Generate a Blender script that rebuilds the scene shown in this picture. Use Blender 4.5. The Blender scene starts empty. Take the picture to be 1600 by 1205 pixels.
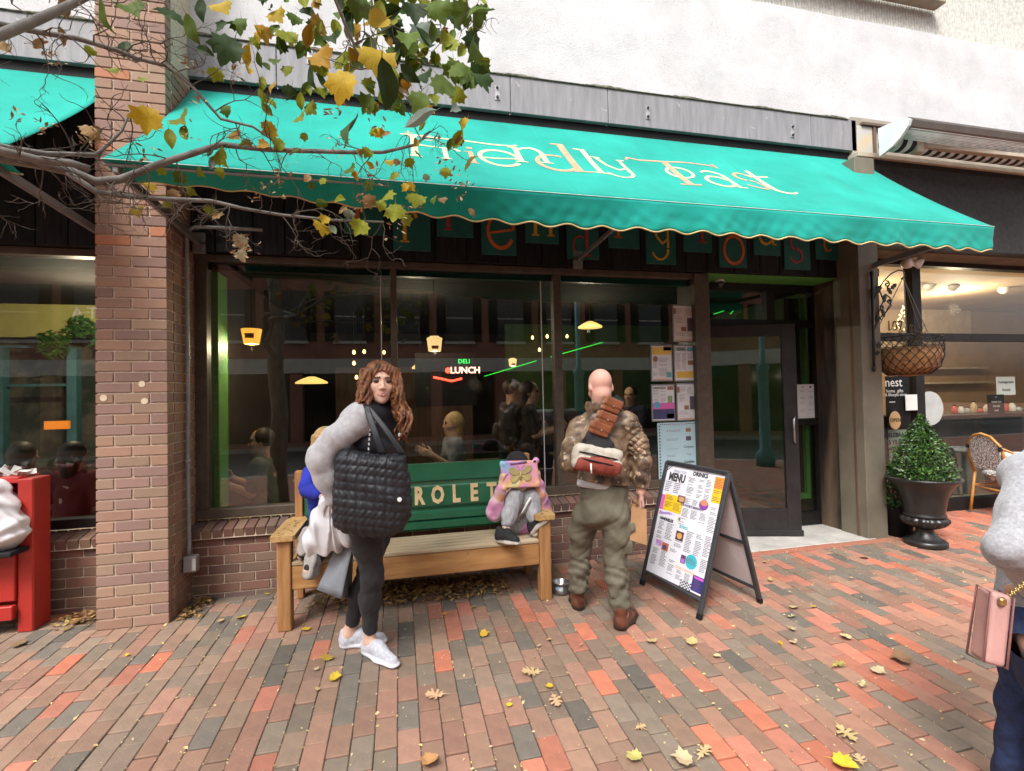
import bpy, bmesh, math, random
import numpy as np
from mathutils import Vector, Matrix, Euler

random.seed(11)
RNG = np.random.RandomState(7)
SC = bpy.context.scene
COL = SC.collection
PI = math.pi

# ------------------------------------------------------------------ camera
# world: X along the shop front (to the right), Y into the building, Z up
FPX = 759.0
CH = 1.48
def _d3(x, y):
    v = np.array([x - 800.0, y - 602.5, FPX]); return v / np.linalg.norm(v)
_X = _d3(4084.0, 547.0); _Y = _d3(625.0, 622.9)
_Y = _Y - _X * (_X @ _Y); _Y /= np.linalg.norm(_Y)
_Z = np.cross(_Y, _X)
if _Z[1] > 0: _Z = -_Z
ROT = np.array([_X, _Y, _Z])
cam = bpy.data.cameras.new('camera')
cam.sensor_width = 36.0
cam.lens = FPX / 1600.0 * 36.0
cam.clip_start = 0.05; cam.clip_end = 500
cam_o = bpy.data.objects.new('camera', cam); COL.objects.link(cam_o)
_m = Matrix(((ROT[0, 0], -ROT[0, 1], -ROT[0, 2], 0.0), (ROT[1, 0], -ROT[1, 1], -ROT[1, 2], 0.0),
             (ROT[2, 0], -ROT[2, 1], -ROT[2, 2], CH), (0, 0, 0, 1)))
cam_o.matrix_world = _m
SC.camera = cam_o

# ------------------------------------------------------------------ light: overcast day
SUN_EL, SUN_AZ = math.radians(52), math.radians(215)     # azimuth clockwise from +Y: behind the camera, to the left
wd = bpy.data.worlds.new('World'); SC.world = wd; wd.use_nodes = True
wn = wd.node_tree.nodes; wl = wd.node_tree.links
bg = wn['Background']
sky = wn.new('ShaderNodeTexSky'); sky.sky_type = 'NISHITA'; sky.sun_disc = False
sky.sun_elevation = SUN_EL; sky.sun_rotation = SUN_AZ
sky.air_density = 1.0; sky.dust_density = 4.0; sky.ozone_density = 1.0
hs = wn.new('ShaderNodeHueSaturation'); hs.inputs['Saturation'].default_value = 0.16
wl.new(sky.outputs[0], hs.inputs['Color']); wl.new(hs.outputs[0], bg.inputs[0])
bg.inputs[1].default_value = 0.125
sl = bpy.data.lights.new('sun', 'SUN'); sl.energy = 1.5; sl.angle = math.radians(18); sl.color = (1, 0.965, 0.93)
so = bpy.data.objects.new('sun', sl); COL.objects.link(so)
_sd = Vector((math.sin(SUN_AZ) * math.cos(SUN_EL), math.cos(SUN_AZ) * math.cos(SUN_EL), math.sin(SUN_EL)))
so.rotation_euler = _sd.to_track_quat('Z', 'Y').to_euler(); so.location = (-6, -8, 14)
SC.view_settings.view_transform = 'Standard'; SC.view_settings.look = 'None'
SC.view_settings.exposure = 1.3; SC.view_settings.gamma = 1.0
SC.view_settings.use_curve_mapping = False
SC.cycles.max_bounces = 8; SC.cycles.transparent_max_bounces = 12; SC.cycles.glossy_bounces = 4
SC.cycles.caustics_reflective = False; SC.cycles.caustics_refractive = False
try:
    SC.cycles.use_denoising = True
except Exception:
    pass

# ------------------------------------------------------------------ pixel -> world helpers (1600 px wide measure of the photograph)
def ray(px, py):
    v = np.array([px - 800.0, py - 602.5, FPX]); return ROT @ (v / np.linalg.norm(v))
CAM = np.array([0.0, 0.0, CH])
def P(px, py, Y):
    r = ray(px, py); return Vector(CAM + r * (Y / r[1]))
def PXp(px, py, X):
    r = ray(px, py); return Vector(CAM + r * (X / r[0]))
def PZ(px, py, Z):
    r = ray(px, py); return Vector(CAM + r * ((Z - CH) / r[2]))
YP = 3.746        # plane of the brick pillar's front
SLOPE = 0.04      # the pavement drains away from the shop front
def gz(y): return SLOPE * (y - YP) if y < YP else 0.0
def G(px, py):
    r = ray(px, py); t = (-SLOPE * YP - CH) / (r[2] - SLOPE * r[1])
    q = CAM + t * r
    if q[1] > YP:
        t = -CH / r[2]; q = CAM + t * r
    return Vector(q)
def PROJ(p):
    q = ROT.T @ (np.array(p) - CAM); return 800 + FPX * q[0] / q[2], 602.5 + FPX * q[1] / q[2], q[2]

# ------------------------------------------------------------------ materials
MATS = {}
def nt(name):
    m = bpy.data.materials.new(name); m.use_nodes = True
    return m, m.node_tree.nodes, m.node_tree.links
def c4(c): return (c[0], c[1], c[2], 1.0)
def _ramp(nodes, stops, const=False):
    r = nodes.new('ShaderNodeValToRGB'); e = r.color_ramp.elements
    if const: r.color_ramp.interpolation = 'CONSTANT'
    e[0].position, e[0].color = stops[0][0], c4(stops[0][1])
    e[1].position, e[1].color = stops[-1][0], c4(stops[-1][1])
    for p_, c_ in stops[1:-1]:
        x = e.new(p_); x.color = c4(c_)
    return r
def _noise(n, l, scale, detail=4, rough=0.6, stretch=None, src='Object'):
    tc = n.new('ShaderNodeTexCoord'); t = n.new('ShaderNodeTexNoise')
    t.inputs['Scale'].default_value = scale; t.inputs['Detail'].default_value = detail; t.inputs['Roughness'].default_value = rough
    if stretch:
        mp = n.new('ShaderNodeMapping'); mp.inputs['Scale'].default_value = stretch
        l.new(tc.outputs[src], mp.inputs['Vector']); l.new(mp.outputs[0], t.inputs['Vector'])
    else:
        l.new(tc.outputs[src], t.inputs['Vector'])
    return t
def _mul(n, l, a, b):
    x = n.new('ShaderNodeMix'); x.data_type = 'RGBA'; x.blend_type = 'MULTIPLY'; x.inputs[0].default_value = 1.0
    l.new(a, x.inputs[6]); l.new(b, x.inputs[7]); return x.outputs[2]
def M(name, col, rough=0.6, col2=None, scale=6.0, detail=5, var=0.12, bump=0.0, bscale=60.0, metal=0.0, stretch=None,
      rnd=0.0, spec=0.5, lo=0.35, hi=0.65, objcol=False, attr=None, speck=None, sheen=0.0, coat=0.0, trans=None, emit=None, es=0.0):
    """procedural principled material: two-tone noise, optional per-object tint, speckle and fine relief"""
    if name in MATS: return MATS[name]
    m, n, l = nt(name); b = n['Principled BSDF']
    a_ = tuple(max(0, x * (1 - var)) for x in col); b_ = col2 if col2 else tuple(min(1, x * (1 + var)) for x in col)
    t = _noise(n, l, scale, detail, stretch=stretch)
    r = _ramp(n, [(lo, a_), (hi, b_)]); l.new(t.outputs['Fac'], r.inputs[0]); out = r.outputs[0]
    if objcol or attr or rnd:
        if objcol:
            oi = n.new('ShaderNodeObjectInfo'); out = _mul(n, l, out, oi.outputs['Color'])
        elif attr:
            at = n.new('ShaderNodeAttribute'); at.attribute_name = attr; out = _mul(n, l, out, at.outputs['Color'])
        else:
            oi = n.new('ShaderNodeObjectInfo'); rr = _ramp(n, [(0, (1 - rnd,) * 3), (1, (1 + rnd,) * 3)])
            l.new(oi.outputs['Random'], rr.inputs[0]); out = _mul(n, l, out, rr.outputs[0])
    if speck:
        t2 = _noise(n, l, speck[0], 2, 0.5); r2 = _ramp(n, [(speck[1], (0, 0, 0)), (speck[1] + 0.06, (1, 1, 1))])
        l.new(t2.outputs['Fac'], r2.inputs[0])
        mx = n.new('ShaderNodeMix'); mx.data_type = 'RGBA'; l.new(r2.outputs[0], mx.inputs[0]); l.new(out, mx.inputs[6])
        mx.inputs[7].default_value = c4(speck[2]); out = mx.outputs[2]
    l.new(out, b.inputs['Base Color'])
    b.inputs['Roughness'].default_value = rough; b.inputs['Metallic'].default_value = metal
    b.inputs['Specular IOR Level'].default_value = spec
    if sheen: b.inputs['Sheen Weight'].default_value = sheen
    if coat: b.inputs['Coat Weight'].default_value = coat; b.inputs['Coat Roughness'].default_value = 0.1
    if bump:
        t3 = _noise(n, l, bscale, 4, 0.65, stretch=stretch); bp = n.new('ShaderNodeBump'); bp.inputs['Strength'].default_value = min(1.0, bump)
        bp.inputs['Distance'].default_value = 0.004 * max(1.0, bump); l.new(t3.outputs['Fac'], bp.inputs['Height']); l.new(bp.outputs[0], b.inputs['Normal'])
    if emit:
        b.inputs['Emission Color'].default_value = c4(emit); b.inputs['Emission Strength'].default_value = es
    if trans:
        o = n['Material Output']; tb = n.new('ShaderNodeBsdfTranslucent'); tb.inputs[0].default_value = c4(trans)
        if True: l.new(out, tb.inputs[0])
        ms = n.new('ShaderNodeMixShader'); ms.inputs[0].default_value = 0.14
        l.new(b.outputs[0], ms.inputs[1]); l.new(tb.outputs[0], ms.inputs[2]); l.new(ms.outputs[0], o.inputs[0])
    MATS[name] = m; return m
def GLASS(name, tint=(0.8, 0.84, 0.82), ior=1.7, rough=0.0):
    if name in MATS: return MATS[name]
    m, n, l = nt(name); n.remove(n['Principled BSDF']); o = n['Material Output']
    tr = n.new('ShaderNodeBsdfTransparent'); tr.inputs[0].default_value = c4(tint)
    gl = n.new('ShaderNodeBsdfGlossy'); gl.inputs['Roughness'].default_value = rough; gl.inputs[0].default_value = (1, 1, 1, 1)
    lw = n.new('ShaderNodeLayerWeight'); lw.inputs[0].default_value = 0.5; f0 = ((ior - 1) / (ior + 1)) ** 2
    pw = n.new('ShaderNodeMath'); pw.operation = 'POWER'; pw.inputs[1].default_value = 5.0; l.new(lw.outputs['Facing'], pw.inputs[0])
    fr = n.new('ShaderNodeMath'); fr.operation = 'MULTIPLY_ADD'; fr.inputs[1].default_value = 1 - f0; fr.inputs[2].default_value = f0; l.new(pw.outputs[0], fr.inputs[0])
    mx = n.new('ShaderNodeMixShader'); l.new(fr.outputs[0], mx.inputs[0]); l.new(tr.outputs[0], mx.inputs[1]); l.new(gl.outputs[0], mx.inputs[2])
    l.new(mx.outputs[0], o.inputs[0]); MATS[name] = m; return m
def EMIT(name, col, s):
    if name in MATS: return MATS[name]
    m, n, l = nt(name); b = n['Principled BSDF']; b.inputs['Base Color'].default_value = c4(col)
    b.inputs['Emission Color'].default_value = c4(col); b.inputs['Emission Strength'].default_value = s
    MATS[name] = m; return m

# ------------------------------------------------------------------ objects
def origin_of(o):
    return o.matrix_world.translation.copy() if o.parent is None and not o.get('_w') else Vector(o['_w'])
def link(o, parent=None, at=None):
    """put an object at a world position, under its thing"""
    at = Vector(at) if at is not None else Vector((0, 0, 0))
    COL.objects.link(o); o.location = at; WPOS[o.name] = at.copy()
    if parent is not None:
        o.parent = parent; o.location = at - WPOS[parent.name]
    return o
WPOS = {}
def tag(o, label=None, cat=None, group=None, kind=None):
    if label: o['label'] = label
    if cat: o['category'] = cat
    if group: o['group'] = group
    if kind: o['kind'] = kind
    return o
def thing(name, label, cat, loc=(0, 0, 0), group=None):
    o = bpy.data.objects.new(name, None); o.empty_display_size = 0.1
    link(o, None, loc); return tag(o, label, cat, group)
def setmats(me, mats):
    for m in (mats if isinstance(mats, (list, tuple)) else [mats]): me.materials.append(m)

class MB:
    """collects shapes into one mesh"""
    def __init__(s): s.v = []; s.f = []; s.mi = []; s.cols = []
    def add(s, vs, fs, mi=0, col=None):
        o = len(s.v); s.v += [tuple(p) for p in vs]; s.f += [tuple(i + o for i in f) for f in fs]; s.mi += [mi] * len(fs)
        if col is not None: s.cols += [col] * len(vs)
        return s
    def box(s, c, d, R=None, mi=0, bev=0.0, col=None):
        x, y, z = d[0] / 2, d[1] / 2, d[2] / 2
        if bev > 0:
            b = min(bev, x * .9, y * .9, z * .9); vs = []; fs = []
            bm = bmesh.new(); bmesh.ops.create_cube(bm, size=1.0)
            for q in bm.verts: q.co = Vector((q.co.x * 2 * x, q.co.y * 2 * y, q.co.z * 2 * z))
            bmesh.ops.bevel(bm, geom=bm.edges[:], offset=b, segments=1, affect='EDGES')
            bm.verts.index_update(); vs = [q.co.copy() for q in bm.verts]; fs = [[q.index for q in f.verts] for f in bm.faces]; bm.free()
        else:
            vs = [Vector((i * x, j * y, k * z)) for k in (-1, 1) for j in (-1, 1) for i in (-1, 1)]
            fs = [(0, 2, 3, 1), (4, 5, 7, 6), (0, 1, 5, 4), (2, 6, 7, 3), (0, 4, 6, 2), (1, 3, 7, 5)]
        if R is not None: vs = [R @ q for q in vs]
        c = Vector(c); return s.add([q + c for q in vs], fs, mi, col)
    def b2(s, lo, hi, mi=0, bev=0.0, col=None):
        lo = Vector(lo); hi = Vector(hi); return s.box((lo + hi) / 2, tuple(abs(a) for a in (hi - lo)), None, mi, bev, col)
    def bar(s, a, b, w, t, up=(0, 0, 1), mi=0, bev=0.0):
        a = Vector(a); b = Vector(b); d = (b - a); L = d.length; z = d.normalized()
        x = Vector(up).cross(z)
        if x.length < 1e-4: x = Vector((1, 0, 0)).cross(z)
        x.normalize(); y = z.cross(x); R = Matrix((x, y, z)).transposed()
        return s.box((a + b) / 2, (w, t, L), R, mi, bev)
    def tube(s, pts, r, n=8, mi=0, cap=True):
        pts = [Vector(p) for p in pts]; k = len(pts); rr = r if isinstance(r, (list, tuple)) else [r] * k
        vs = []; fs = []; prev = None
        for i, p in enumerate(pts):
            t = (pts[min(i + 1, k - 1)] - pts[max(i - 1, 0)])
            t = t.normalized() if t.length > 1e-9 else Vector((0, 0, 1))
            if prev is None:
                x = t.orthogonal().normalized()
            else:
                x = prev - t * prev.dot(t)
                x = x.normalized() if x.length > 1e-6 else t.orthogonal().normalized()
            prev = x; y = t.cross(x)
            for j in range(n):
                a = 2 * PI * j / n; vs.append(p + (x * math.cos(a) + y * math.sin(a)) * rr[i])
        for i in range(k - 1):
            for j in range(n):
                a = i * n + j; b = i * n + (j + 1) % n; fs.append((a, b, b + n, a + n))
        if cap: fs.append(tuple(range(n - 1, -1, -1))); fs.append(tuple(range((k - 1) * n, k * n)))
        return s.add(vs, fs, mi)
    def lathe(s, c, prof, n=32, mi=0, ax=None, sy=1.0):
        """prof: list of (radius, z)"""
        vs = []; fs = []; c = Vector(c)
        for r, z in prof:
            for j in range(n):
                a = 2 * PI * j / n; q = Vector((r * math.cos(a), r * math.sin(a) * sy, z))
                if ax is not None: q = ax @ q
                vs.append(c + q)
        for i in range(len(prof) - 1):
            for j in range(n):
                a = i * n + j; b = i * n + (j + 1) % n; fs.append((a, b, b + n, a + n))
        if prof[0][0] > 1e-5: fs.append(tuple(range(n - 1, -1, -1)))
        if prof[-1][0] > 1e-5: fs.append(tuple(range((len(prof) - 1) * n, len(prof) * n)))
        return s.add(vs, fs, mi)
    def prism(s, poly, o, u, v, w, t0, t1, mi=0):
        """poly of (a,b) in the plane (u,v) from o, thickened along w between t0 and t1"""
        o, u, v, w = Vector(o), Vector(u), Vector(v), Vector(w); k = len(poly)
        vs = [o + u * a + v * b + w * t for t in (t0, t1) for a, b in poly]
        fs = [tuple(range(k - 1, -1, -1)), tuple(range(k, 2 * k))] + [(i, (i + 1) % k, (i + 1) % k + k, i + k) for i in range(k)]
        return s.add(vs, fs, mi)
    def grid(s, fn, nu, nv, mi=0):
        vs = [Vector(fn(i / nu, j / nv)) for j in range(nv + 1) for i in range(nu + 1)]
        fs = [(j * (nu + 1) + i, j * (nu + 1) + i + 1, (j + 1) * (nu + 1) + i + 1, (j + 1) * (nu + 1) + i) for j in range(nv) for i in range(nu)]
        return s.add(vs, fs, mi)
    def mesh(s, name, mats, smooth=False, center=None):
        me = bpy.data.meshes.new(name)
        c = Vector(center) if center is not None else Vector((0, 0, 0))
        me.from_pydata([(p[0] - c.x, p[1] - c.y, p[2] - c.z) for p in s.v], [], s.f)
        setmats(me, mats)
        if any(s.mi): me.polygons.foreach_set('material_index', s.mi)
        if s.cols and len(s.cols) == len(s.v):
            at = me.color_attributes.new('tint', 'FLOAT_COLOR', 'POINT')
            at.data.foreach_set('color', [x for c_ in s.cols for x in (c_[0], c_[1], c_[2], 1.0)])
        if smooth: me.polygons.foreach_set('use_smooth', [True] * len(me.polygons))
        me.update(); return me
    def build(s, name, mats, parent=None, smooth=False, solid=0.0, auto=0.0, sub=0, base=False):
        a = np.array(s.v); lo = a.min(0); hi = a.max(0); c = (lo + hi) / 2
        if parent is None: c[2] = lo[2]
        me = s.mesh(name, mats, smooth, c)
        if auto:
            me.polygons.foreach_set('use_smooth', [True] * len(me.polygons)); me.set_sharp_from_angle(angle=math.radians(auto))
        o = bpy.data.objects.new(name, me); link(o, parent, c)
        if solid:
            md = o.modifiers.new('thick', 'SOLIDIFY'); md.thickness = solid; md.offset = 0
        if sub:
            md = o.modifiers.new('smooth', 'SUBSURF'); md.levels = sub; md.render_levels = sub
        return o
def put(name, me, parent, at, rot=None, scale=None, color=None):
    o = bpy.data.objects.new(name, me); link(o, parent, at)
    if rot is not None: o.rotation_euler = rot
    if scale is not None: o.scale = scale
    if color is not None: o.color = c4(color)
    return o
def copy_thing(src, at, rotz=0.0, label=None, scale=1.0):
    def rec(o, parent):
        c = o.copy(); COL.objects.link(c); c.parent = parent
        for ch in [x for x in o.children]: rec(ch, c)
        return c
    r = rec(src, None); r.location = at; r.rotation_euler = (0, 0, rotz); r.scale = (scale,) * 3; WPOS[r.name] = Vector(at)
    if label: r['label'] = label
    return r

def text_mesh(txt, size=1.0, ext=0.0, bold=0.0, align='CENTER', spacing=1.0):
    cu = bpy.data.curves.new('t', 'FONT'); cu.body = txt; cu.size = size; cu.extrude = ext; cu.offset = bold
    cu.align_x = align; cu.align_y = 'CENTER'; cu.space_character = spacing; cu.resolution_u = 2
    o = bpy.data.objects.new('t', cu); COL.objects.link(o)
    dg = bpy.context.evaluated_depsgraph_get(); me = bpy.data.meshes.new_from_object(o.evaluated_get(dg))
    vs = [v.co.copy() for v in me.vertices]; fs = [tuple(p.vertices) for p in me.polygons]
    bpy.data.objects.remove(o); bpy.data.curves.remove(cu); bpy.data.meshes.remove(me)
    return vs, fs
def text_on(mb, txt, o, u, v, size, ext=0.001, lift=0.001, bold=0.0, mi=0, align='CENTER', spacing=1.0, sx=1.0):
    """lettering lying in the plane (u right, v up) at o"""
    vs, fs = text_mesh(txt, size, ext, bold, align, spacing)
    o, u, v = Vector(o), Vector(u).normalized(), Vector(v).normalized(); w = u.cross(v)
    mb.add([o + u * p.x * sx + v * p.y + w * (p.z + ext + lift) for p in vs], fs, mi)

# ------------------------------------------------------------------ implicit bodies: smooth unions of tapered limbs, meshed with surface nets
class Body:
    def __init__(s, pts, h, pad=0.16):
        a = np.array([tuple(p) for p in pts]); s.lo = a.min(0) - pad; s.h = h
        s.n = np.ceil((a.max(0) + pad - s.lo) / h).astype(int) + 1
        s.d = np.full(s.n, 0.5, np.float32); s.m = np.zeros(s.n, np.int8)
    def _sl(s, lo, hi):
        a = np.clip(np.floor((np.array(lo) - s.lo) / s.h).astype(int), 0, s.n - 1); b = np.clip(np.ceil((np.array(hi) - s.lo) / s.h).astype(int) + 1, 1, s.n)
        sl = tuple(slice(a[i], b[i]) for i in range(3))
        ax = [s.lo[i] + s.h * np.arange(a[i], b[i]) for i in range(3)]
        return sl, ax[0][:, None, None], ax[1][None, :, None], ax[2][None, None, :]
    def _mix(s, sl, e, k, mat, sub=False):
        d = s.d[sl]; e = e.astype(np.float32)
        if sub:
            hh = np.clip(0.5 - 0.5 * (d + e) / k, 0, 1); s.d[sl] = d * (1 - hh) - e * hh + k * hh * (1 - hh); return
        if mat is not None:
            mm = s.m[sl]; mm[e < d] = mat
        hh = np.clip(0.5 + 0.5 * (d - e) / k, 0, 1); s.d[sl] = d * (1 - hh) + e * hh - k * hh * (1 - hh)
    def limb(s, a, b, ra, rb, k=0.03, mat=0, flat=None, sub=False):
        a = np.array(tuple(a), float); b = np.array(tuple(b), float); R = max(ra, rb) * (1.0 if flat is None else max(1.0, 1 / flat[1])) + k + 3 * s.h + 0.03
        sl, X, Y, Z = s._sl(np.minimum(a, b) - R, np.maximum(a, b) + R)
        px, py, pz = X - a[0], Y - a[1], Z - a[2]; ba = b - a
        t = np.clip((px * ba[0] + py * ba[1] + pz * ba[2]) / max(1e-9, ba @ ba), 0, 1)
        qx, qy, qz = px - t * ba[0], py - t * ba[1], pz - t * ba[2]
        if flat is not None:                                  # flatten along a direction (factor > 1 thins)
            fd = np.array(tuple(flat[0]), float); fd /= np.linalg.norm(fd); g = (qx * fd[0] + qy * fd[1] + qz * fd[2]) * (flat[1] - 1)
            qx, qy, qz = qx + g * fd[0], qy + g * fd[1], qz + g * fd[2]
        e = np.sqrt(qx * qx + qy * qy + qz * qz) - (ra + (rb - ra) * t)
        if flat is not None: e = e / max(1.0, flat[1] ** 0.5)
        s._mix(sl, e, k, mat, sub)
    def chain(s, pts, rs, k=0.03, mat=0, flat=None):
        for i in range(len(pts) - 1): s.limb(pts[i], pts[i + 1], rs[i], rs[i + 1], k, mat, flat)
    def ell(s, c, r, axes=None, k=0.02, mat=0, sub=False):
        c = np.array(tuple(c), float); r = np.array(r, float); A = np.eye(3) if axes is None else np.array([tuple(q) for q in axes], float)
        R = r.max() + k + 3 * s.h + 0.02; sl, X, Y, Z = s._sl(c - R, c + R)
        px, py, pz = X - c[0], Y - c[1], Z - c[2]
        u = [(px * A[i][0] + py * A[i][1] + pz * A[i][2]) / r[i] for i in range(3)]
        q = np.sqrt(u[0] ** 2 + u[1] ** 2 + u[2] ** 2); g = np.sqrt((u[0] / r[0]) ** 2 + (u[1] / r[1]) ** 2 + (u[2] / r[2]) ** 2) + 1e-6
        s._mix(sl, q * (q - 1) / g, k, mat, sub)
    def rbox(s, c, half, axes=None, r=0.02, k=0.01, mat=0, sub=False):
        c = np.array(tuple(c), float); half = np.array(half, float); A = np.eye(3) if axes is None else np.array([tuple(q) for q in axes], float)
        R = np.linalg.norm(half) + k + 3 * s.h; sl, X, Y, Z = s._sl(c - R, c + R)
        px, py, pz = X - c[0], Y - c[1], Z - c[2]
        u = [np.abs(px * A[i][0] + py * A[i][1] + pz * A[i][2]) - (half[i] - r) for i in range(3)]
        e = np.sqrt(sum(np.maximum(x, 0) ** 2 for x in u)) + np.minimum(np.maximum(np.maximum(u[0], u[1]), u[2]), 0) - r
        s._mix(sl, e, k, mat, sub)
    def cut(s, o, nrm):
        """remove everything on the side the normal points to"""
        nrm = np.array(tuple(nrm), float); nrm /= np.linalg.norm(nrm); o = np.array(tuple(o), float)
        X, Y, Z = [s.lo[i] + s.h * np.arange(s.n[i]) for i in range(3)]
        e = (X[:, None, None] - o[0]) * nrm[0] + (Y[None, :, None] - o[1]) * nrm[1] + (Z[None, None, :] - o[2]) * nrm[2]
        s.d = np.maximum(s.d, e.astype(np.float32))
    def warp(s, fn, band=0.06):
        """relief: fn(x,y,z)-> outward offset in metres, applied near the surface"""
        i = np.nonzero(np.abs(s.d) < band); p = [s.lo[q] + s.h * i[q] for q in range(3)]
        s.d[i] -= fn(p[0], p[1], p[2]).astype(np.float32)
    def mesh(s, name, mats, center):
        d = s.d; neg = d < 0; n = s.n
        cnt = np.zeros(tuple(n - 1), np.int8)
        for i in (0, 1):
            for j in (0, 1):
                for k in (0, 1): cnt += neg[i:n[0] - 1 + i, j:n[1] - 1 + j, k:n[2] - 1 + k]
        ci = np.array(np.nonzero((cnt > 0) & (cnt < 8))).T
        idx = np.full(tuple(n - 1), -1, np.int32); idx[ci[:, 0], ci[:, 1], ci[:, 2]] = np.arange(len(ci))
        acc = np.zeros((len(ci), 3)); num = np.zeros(len(ci)); cor = {}
        for i in (0, 1):
            for j in (0, 1):
                for k in (0, 1): cor[i, j, k] = d[ci[:, 0] + i, ci[:, 1] + j, ci[:, 2] + k]
        for a in cor:
            for ax in range(3):
                if a[ax] == 0:
                    b = list(a); b[ax] = 1; b = tuple(b); da, db = cor[a], cor[b]; x = (da < 0) != (db < 0)
                    t = np.where(x, da / np.where(x, da - db, 1), 0); q = np.array(a, float)[None, :].repeat(len(ci), 0); q[:, ax] += t
                    acc[x] += q[x]; num[x] += 1
        vs = s.lo + s.h * (ci + acc / np.maximum(num, 1)[:, None]) - np.array(tuple(center))
        mt = s.m[ci[:, 0], ci[:, 1], ci[:, 2]]
        quads = []
        for ax in range(3):
            a = [slice(None)] * 3; b = [slice(None)] * 3; a[ax] = slice(0, -1); b[ax] = slice(1, None)
            A = neg[tuple(a)]; B = neg[tuple(b)]
            e = np.array(np.nonzero(A != B)).T; o1, o2 = [q for q in range(3) if q != ax]
            ok = (e[:, o1] > 0) & (e[:, o2] > 0) & (e[:, o1] < n[o1] - 1) & (e[:, o2] < n[o2] - 1); e = e[ok]
            inside = A[e[:, 0], e[:, 1], e[:, 2]]
            def cell(x, y):
                c = e.copy(); c[:, o1] -= x; c[:, o2] -= y; return idx[c[:, 0], c[:, 1], c[:, 2]]
            q = np.stack([cell(0, 0), cell(1, 0), cell(1, 1), cell(0, 1)], 1)
            flip = inside if ax != 1 else ~inside
            q[~flip] = q[~flip][:, ::-1]; quads.append(q)
        q = np.concatenate(quads); q = q[(q >= 0).all(1)]
        me = bpy.data.meshes.new(name); me.vertices.add(len(vs)); me.vertices.foreach_set('co', vs.astype(np.float32).ravel())
        me.loops.add(len(q) * 4); me.loops.foreach_set('vertex_index', q[:, ::-1].astype(np.int32).ravel())
        me.polygons.add(len(q)); me.polygons.foreach_set('loop_start', np.arange(0, len(q) * 4, 4, dtype=np.int32))
        try: me.polygons.foreach_set('loop_total', np.full(len(q), 4, np.int32))
        except Exception: pass
        setmats(me, mats)
        me.polygons.foreach_set('material_index', mt[q[:, 0]].astype(np.int32))
        me.polygons.foreach_set('use_smooth', np.ones(len(q), bool)); me.update(calc_edges=True); me.validate()
        return me
    def build(s, name, mats, parent=None, at=None, smooth=1):
        i = np.array(np.nonzero(s.d < 0)); c = s.lo + s.h * (i.min(1) + i.max(1)) / 2
        if parent is None: c[2] = s.lo[2] + s.h * i[2].min()
        me = s.mesh(name, mats, c); o = bpy.data.objects.new(name, me); link(o, parent, c)
        if smooth:
            md = o.modifiers.new('relax', 'SMOOTH'); md.factor = 0.5; md.iterations = smooth
        return o
# ================================================================== SETTING: ground
m_joint = M('joint sand', (0.12, 0.095, 0.07), 0.95, scale=30, var=0.4, bump=0.6, bscale=200, speck=(120, 0.62, (0.42, 0.36, 0.26)))
m_paver = M('paver clay', (1.08, 1.06, 1.04), 0.86, col2=(0.66, 0.66, 0.67), scale=13, detail=8, bump=0.55, bscale=90, objcol=True, lo=0.25, hi=0.75, speck=(55, 0.70, (0.50, 0.42, 0.32)))
m_paver2 = M('paver clay far', (1.08, 1.06, 1.04), 0.86, col2=(0.66, 0.66, 0.67), scale=13, detail=8, bump=0.55, bscale=90, attr='tint', lo=0.25, hi=0.75, speck=(55, 0.70, (0.50, 0.42, 0.32)))
def brick_ground(name):
    m, n, l = nt(name); b = n['Principled BSDF']; tc = n.new('ShaderNodeTexCoord'); mp = n.new('ShaderNodeMapping')
    mp.inputs['Rotation'].default_value = (0, 0, PI / 2); bt = n.new('ShaderNodeTexBrick')
    bt.inputs['Scale'].default_value = 1.0; bt.inputs['Brick Width'].default_value = 0.203; bt.inputs['Row Height'].default_value = 0.1013
    bt.inputs['Mortar Size'].default_value = 0.003; bt.inputs['Color1'].default_value = (0.20, 0.14, 0.11, 1); bt.inputs['Color2'].default_value = (0.40, 0.14, 0.09, 1)
    bt.inputs['Mortar'].default_value = (0.10, 0.08, 0.07, 1)
    l.new(tc.outputs['Object'], mp.inputs['Vector']); l.new(mp.outputs[0], bt.inputs['Vector']); l.new(bt.outputs['Color'], b.inputs['Base Color'])
    b.inputs['Roughness'].default_value = 0.85; return m
mb = MB()
y0 = -4.2
for (xa, xb) in [(-40, 40)]:
    mb.add([(xa, y0, gz(y0) - .014), (xb, y0, gz(y0) - .014), (xb, YP, -.014), (xa, YP, -.014), (xb, 4.55, -.014), (xa, 4.55, -.014)], [(0, 1, 2, 3), (3, 2, 4, 5)])
pavement = mb.build('pavement', m_joint); tag(pavement, 'brick pavement in front of the shops', None, None, 'structure')
m_far = brick_ground('paving far')
mb = MB()
for (xa, xb, ya, yb) in [(-40, -3.6, y0, 4.5), (9.6, 40, y0, 4.5), (-3.6, 9.6, y0, 0.7)]:
    ym = min(yb, YP)
    mb.add([(xa, ya, gz(ya) - .003), (xb, ya, gz(ya) - .003), (xb, ym, gz(ym) - .003), (xa, ym, gz(ym) - .003)], [(0, 1, 2, 3)])
    if yb > YP: mb.add([(xa, YP, -.003), (xb, YP, -.003), (xb, yb, -.003), (xa, yb, -.003)], [(0, 1, 2, 3)])
tag(mb.build('paving_beyond', m_far, pavement), kind='stuff')
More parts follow.
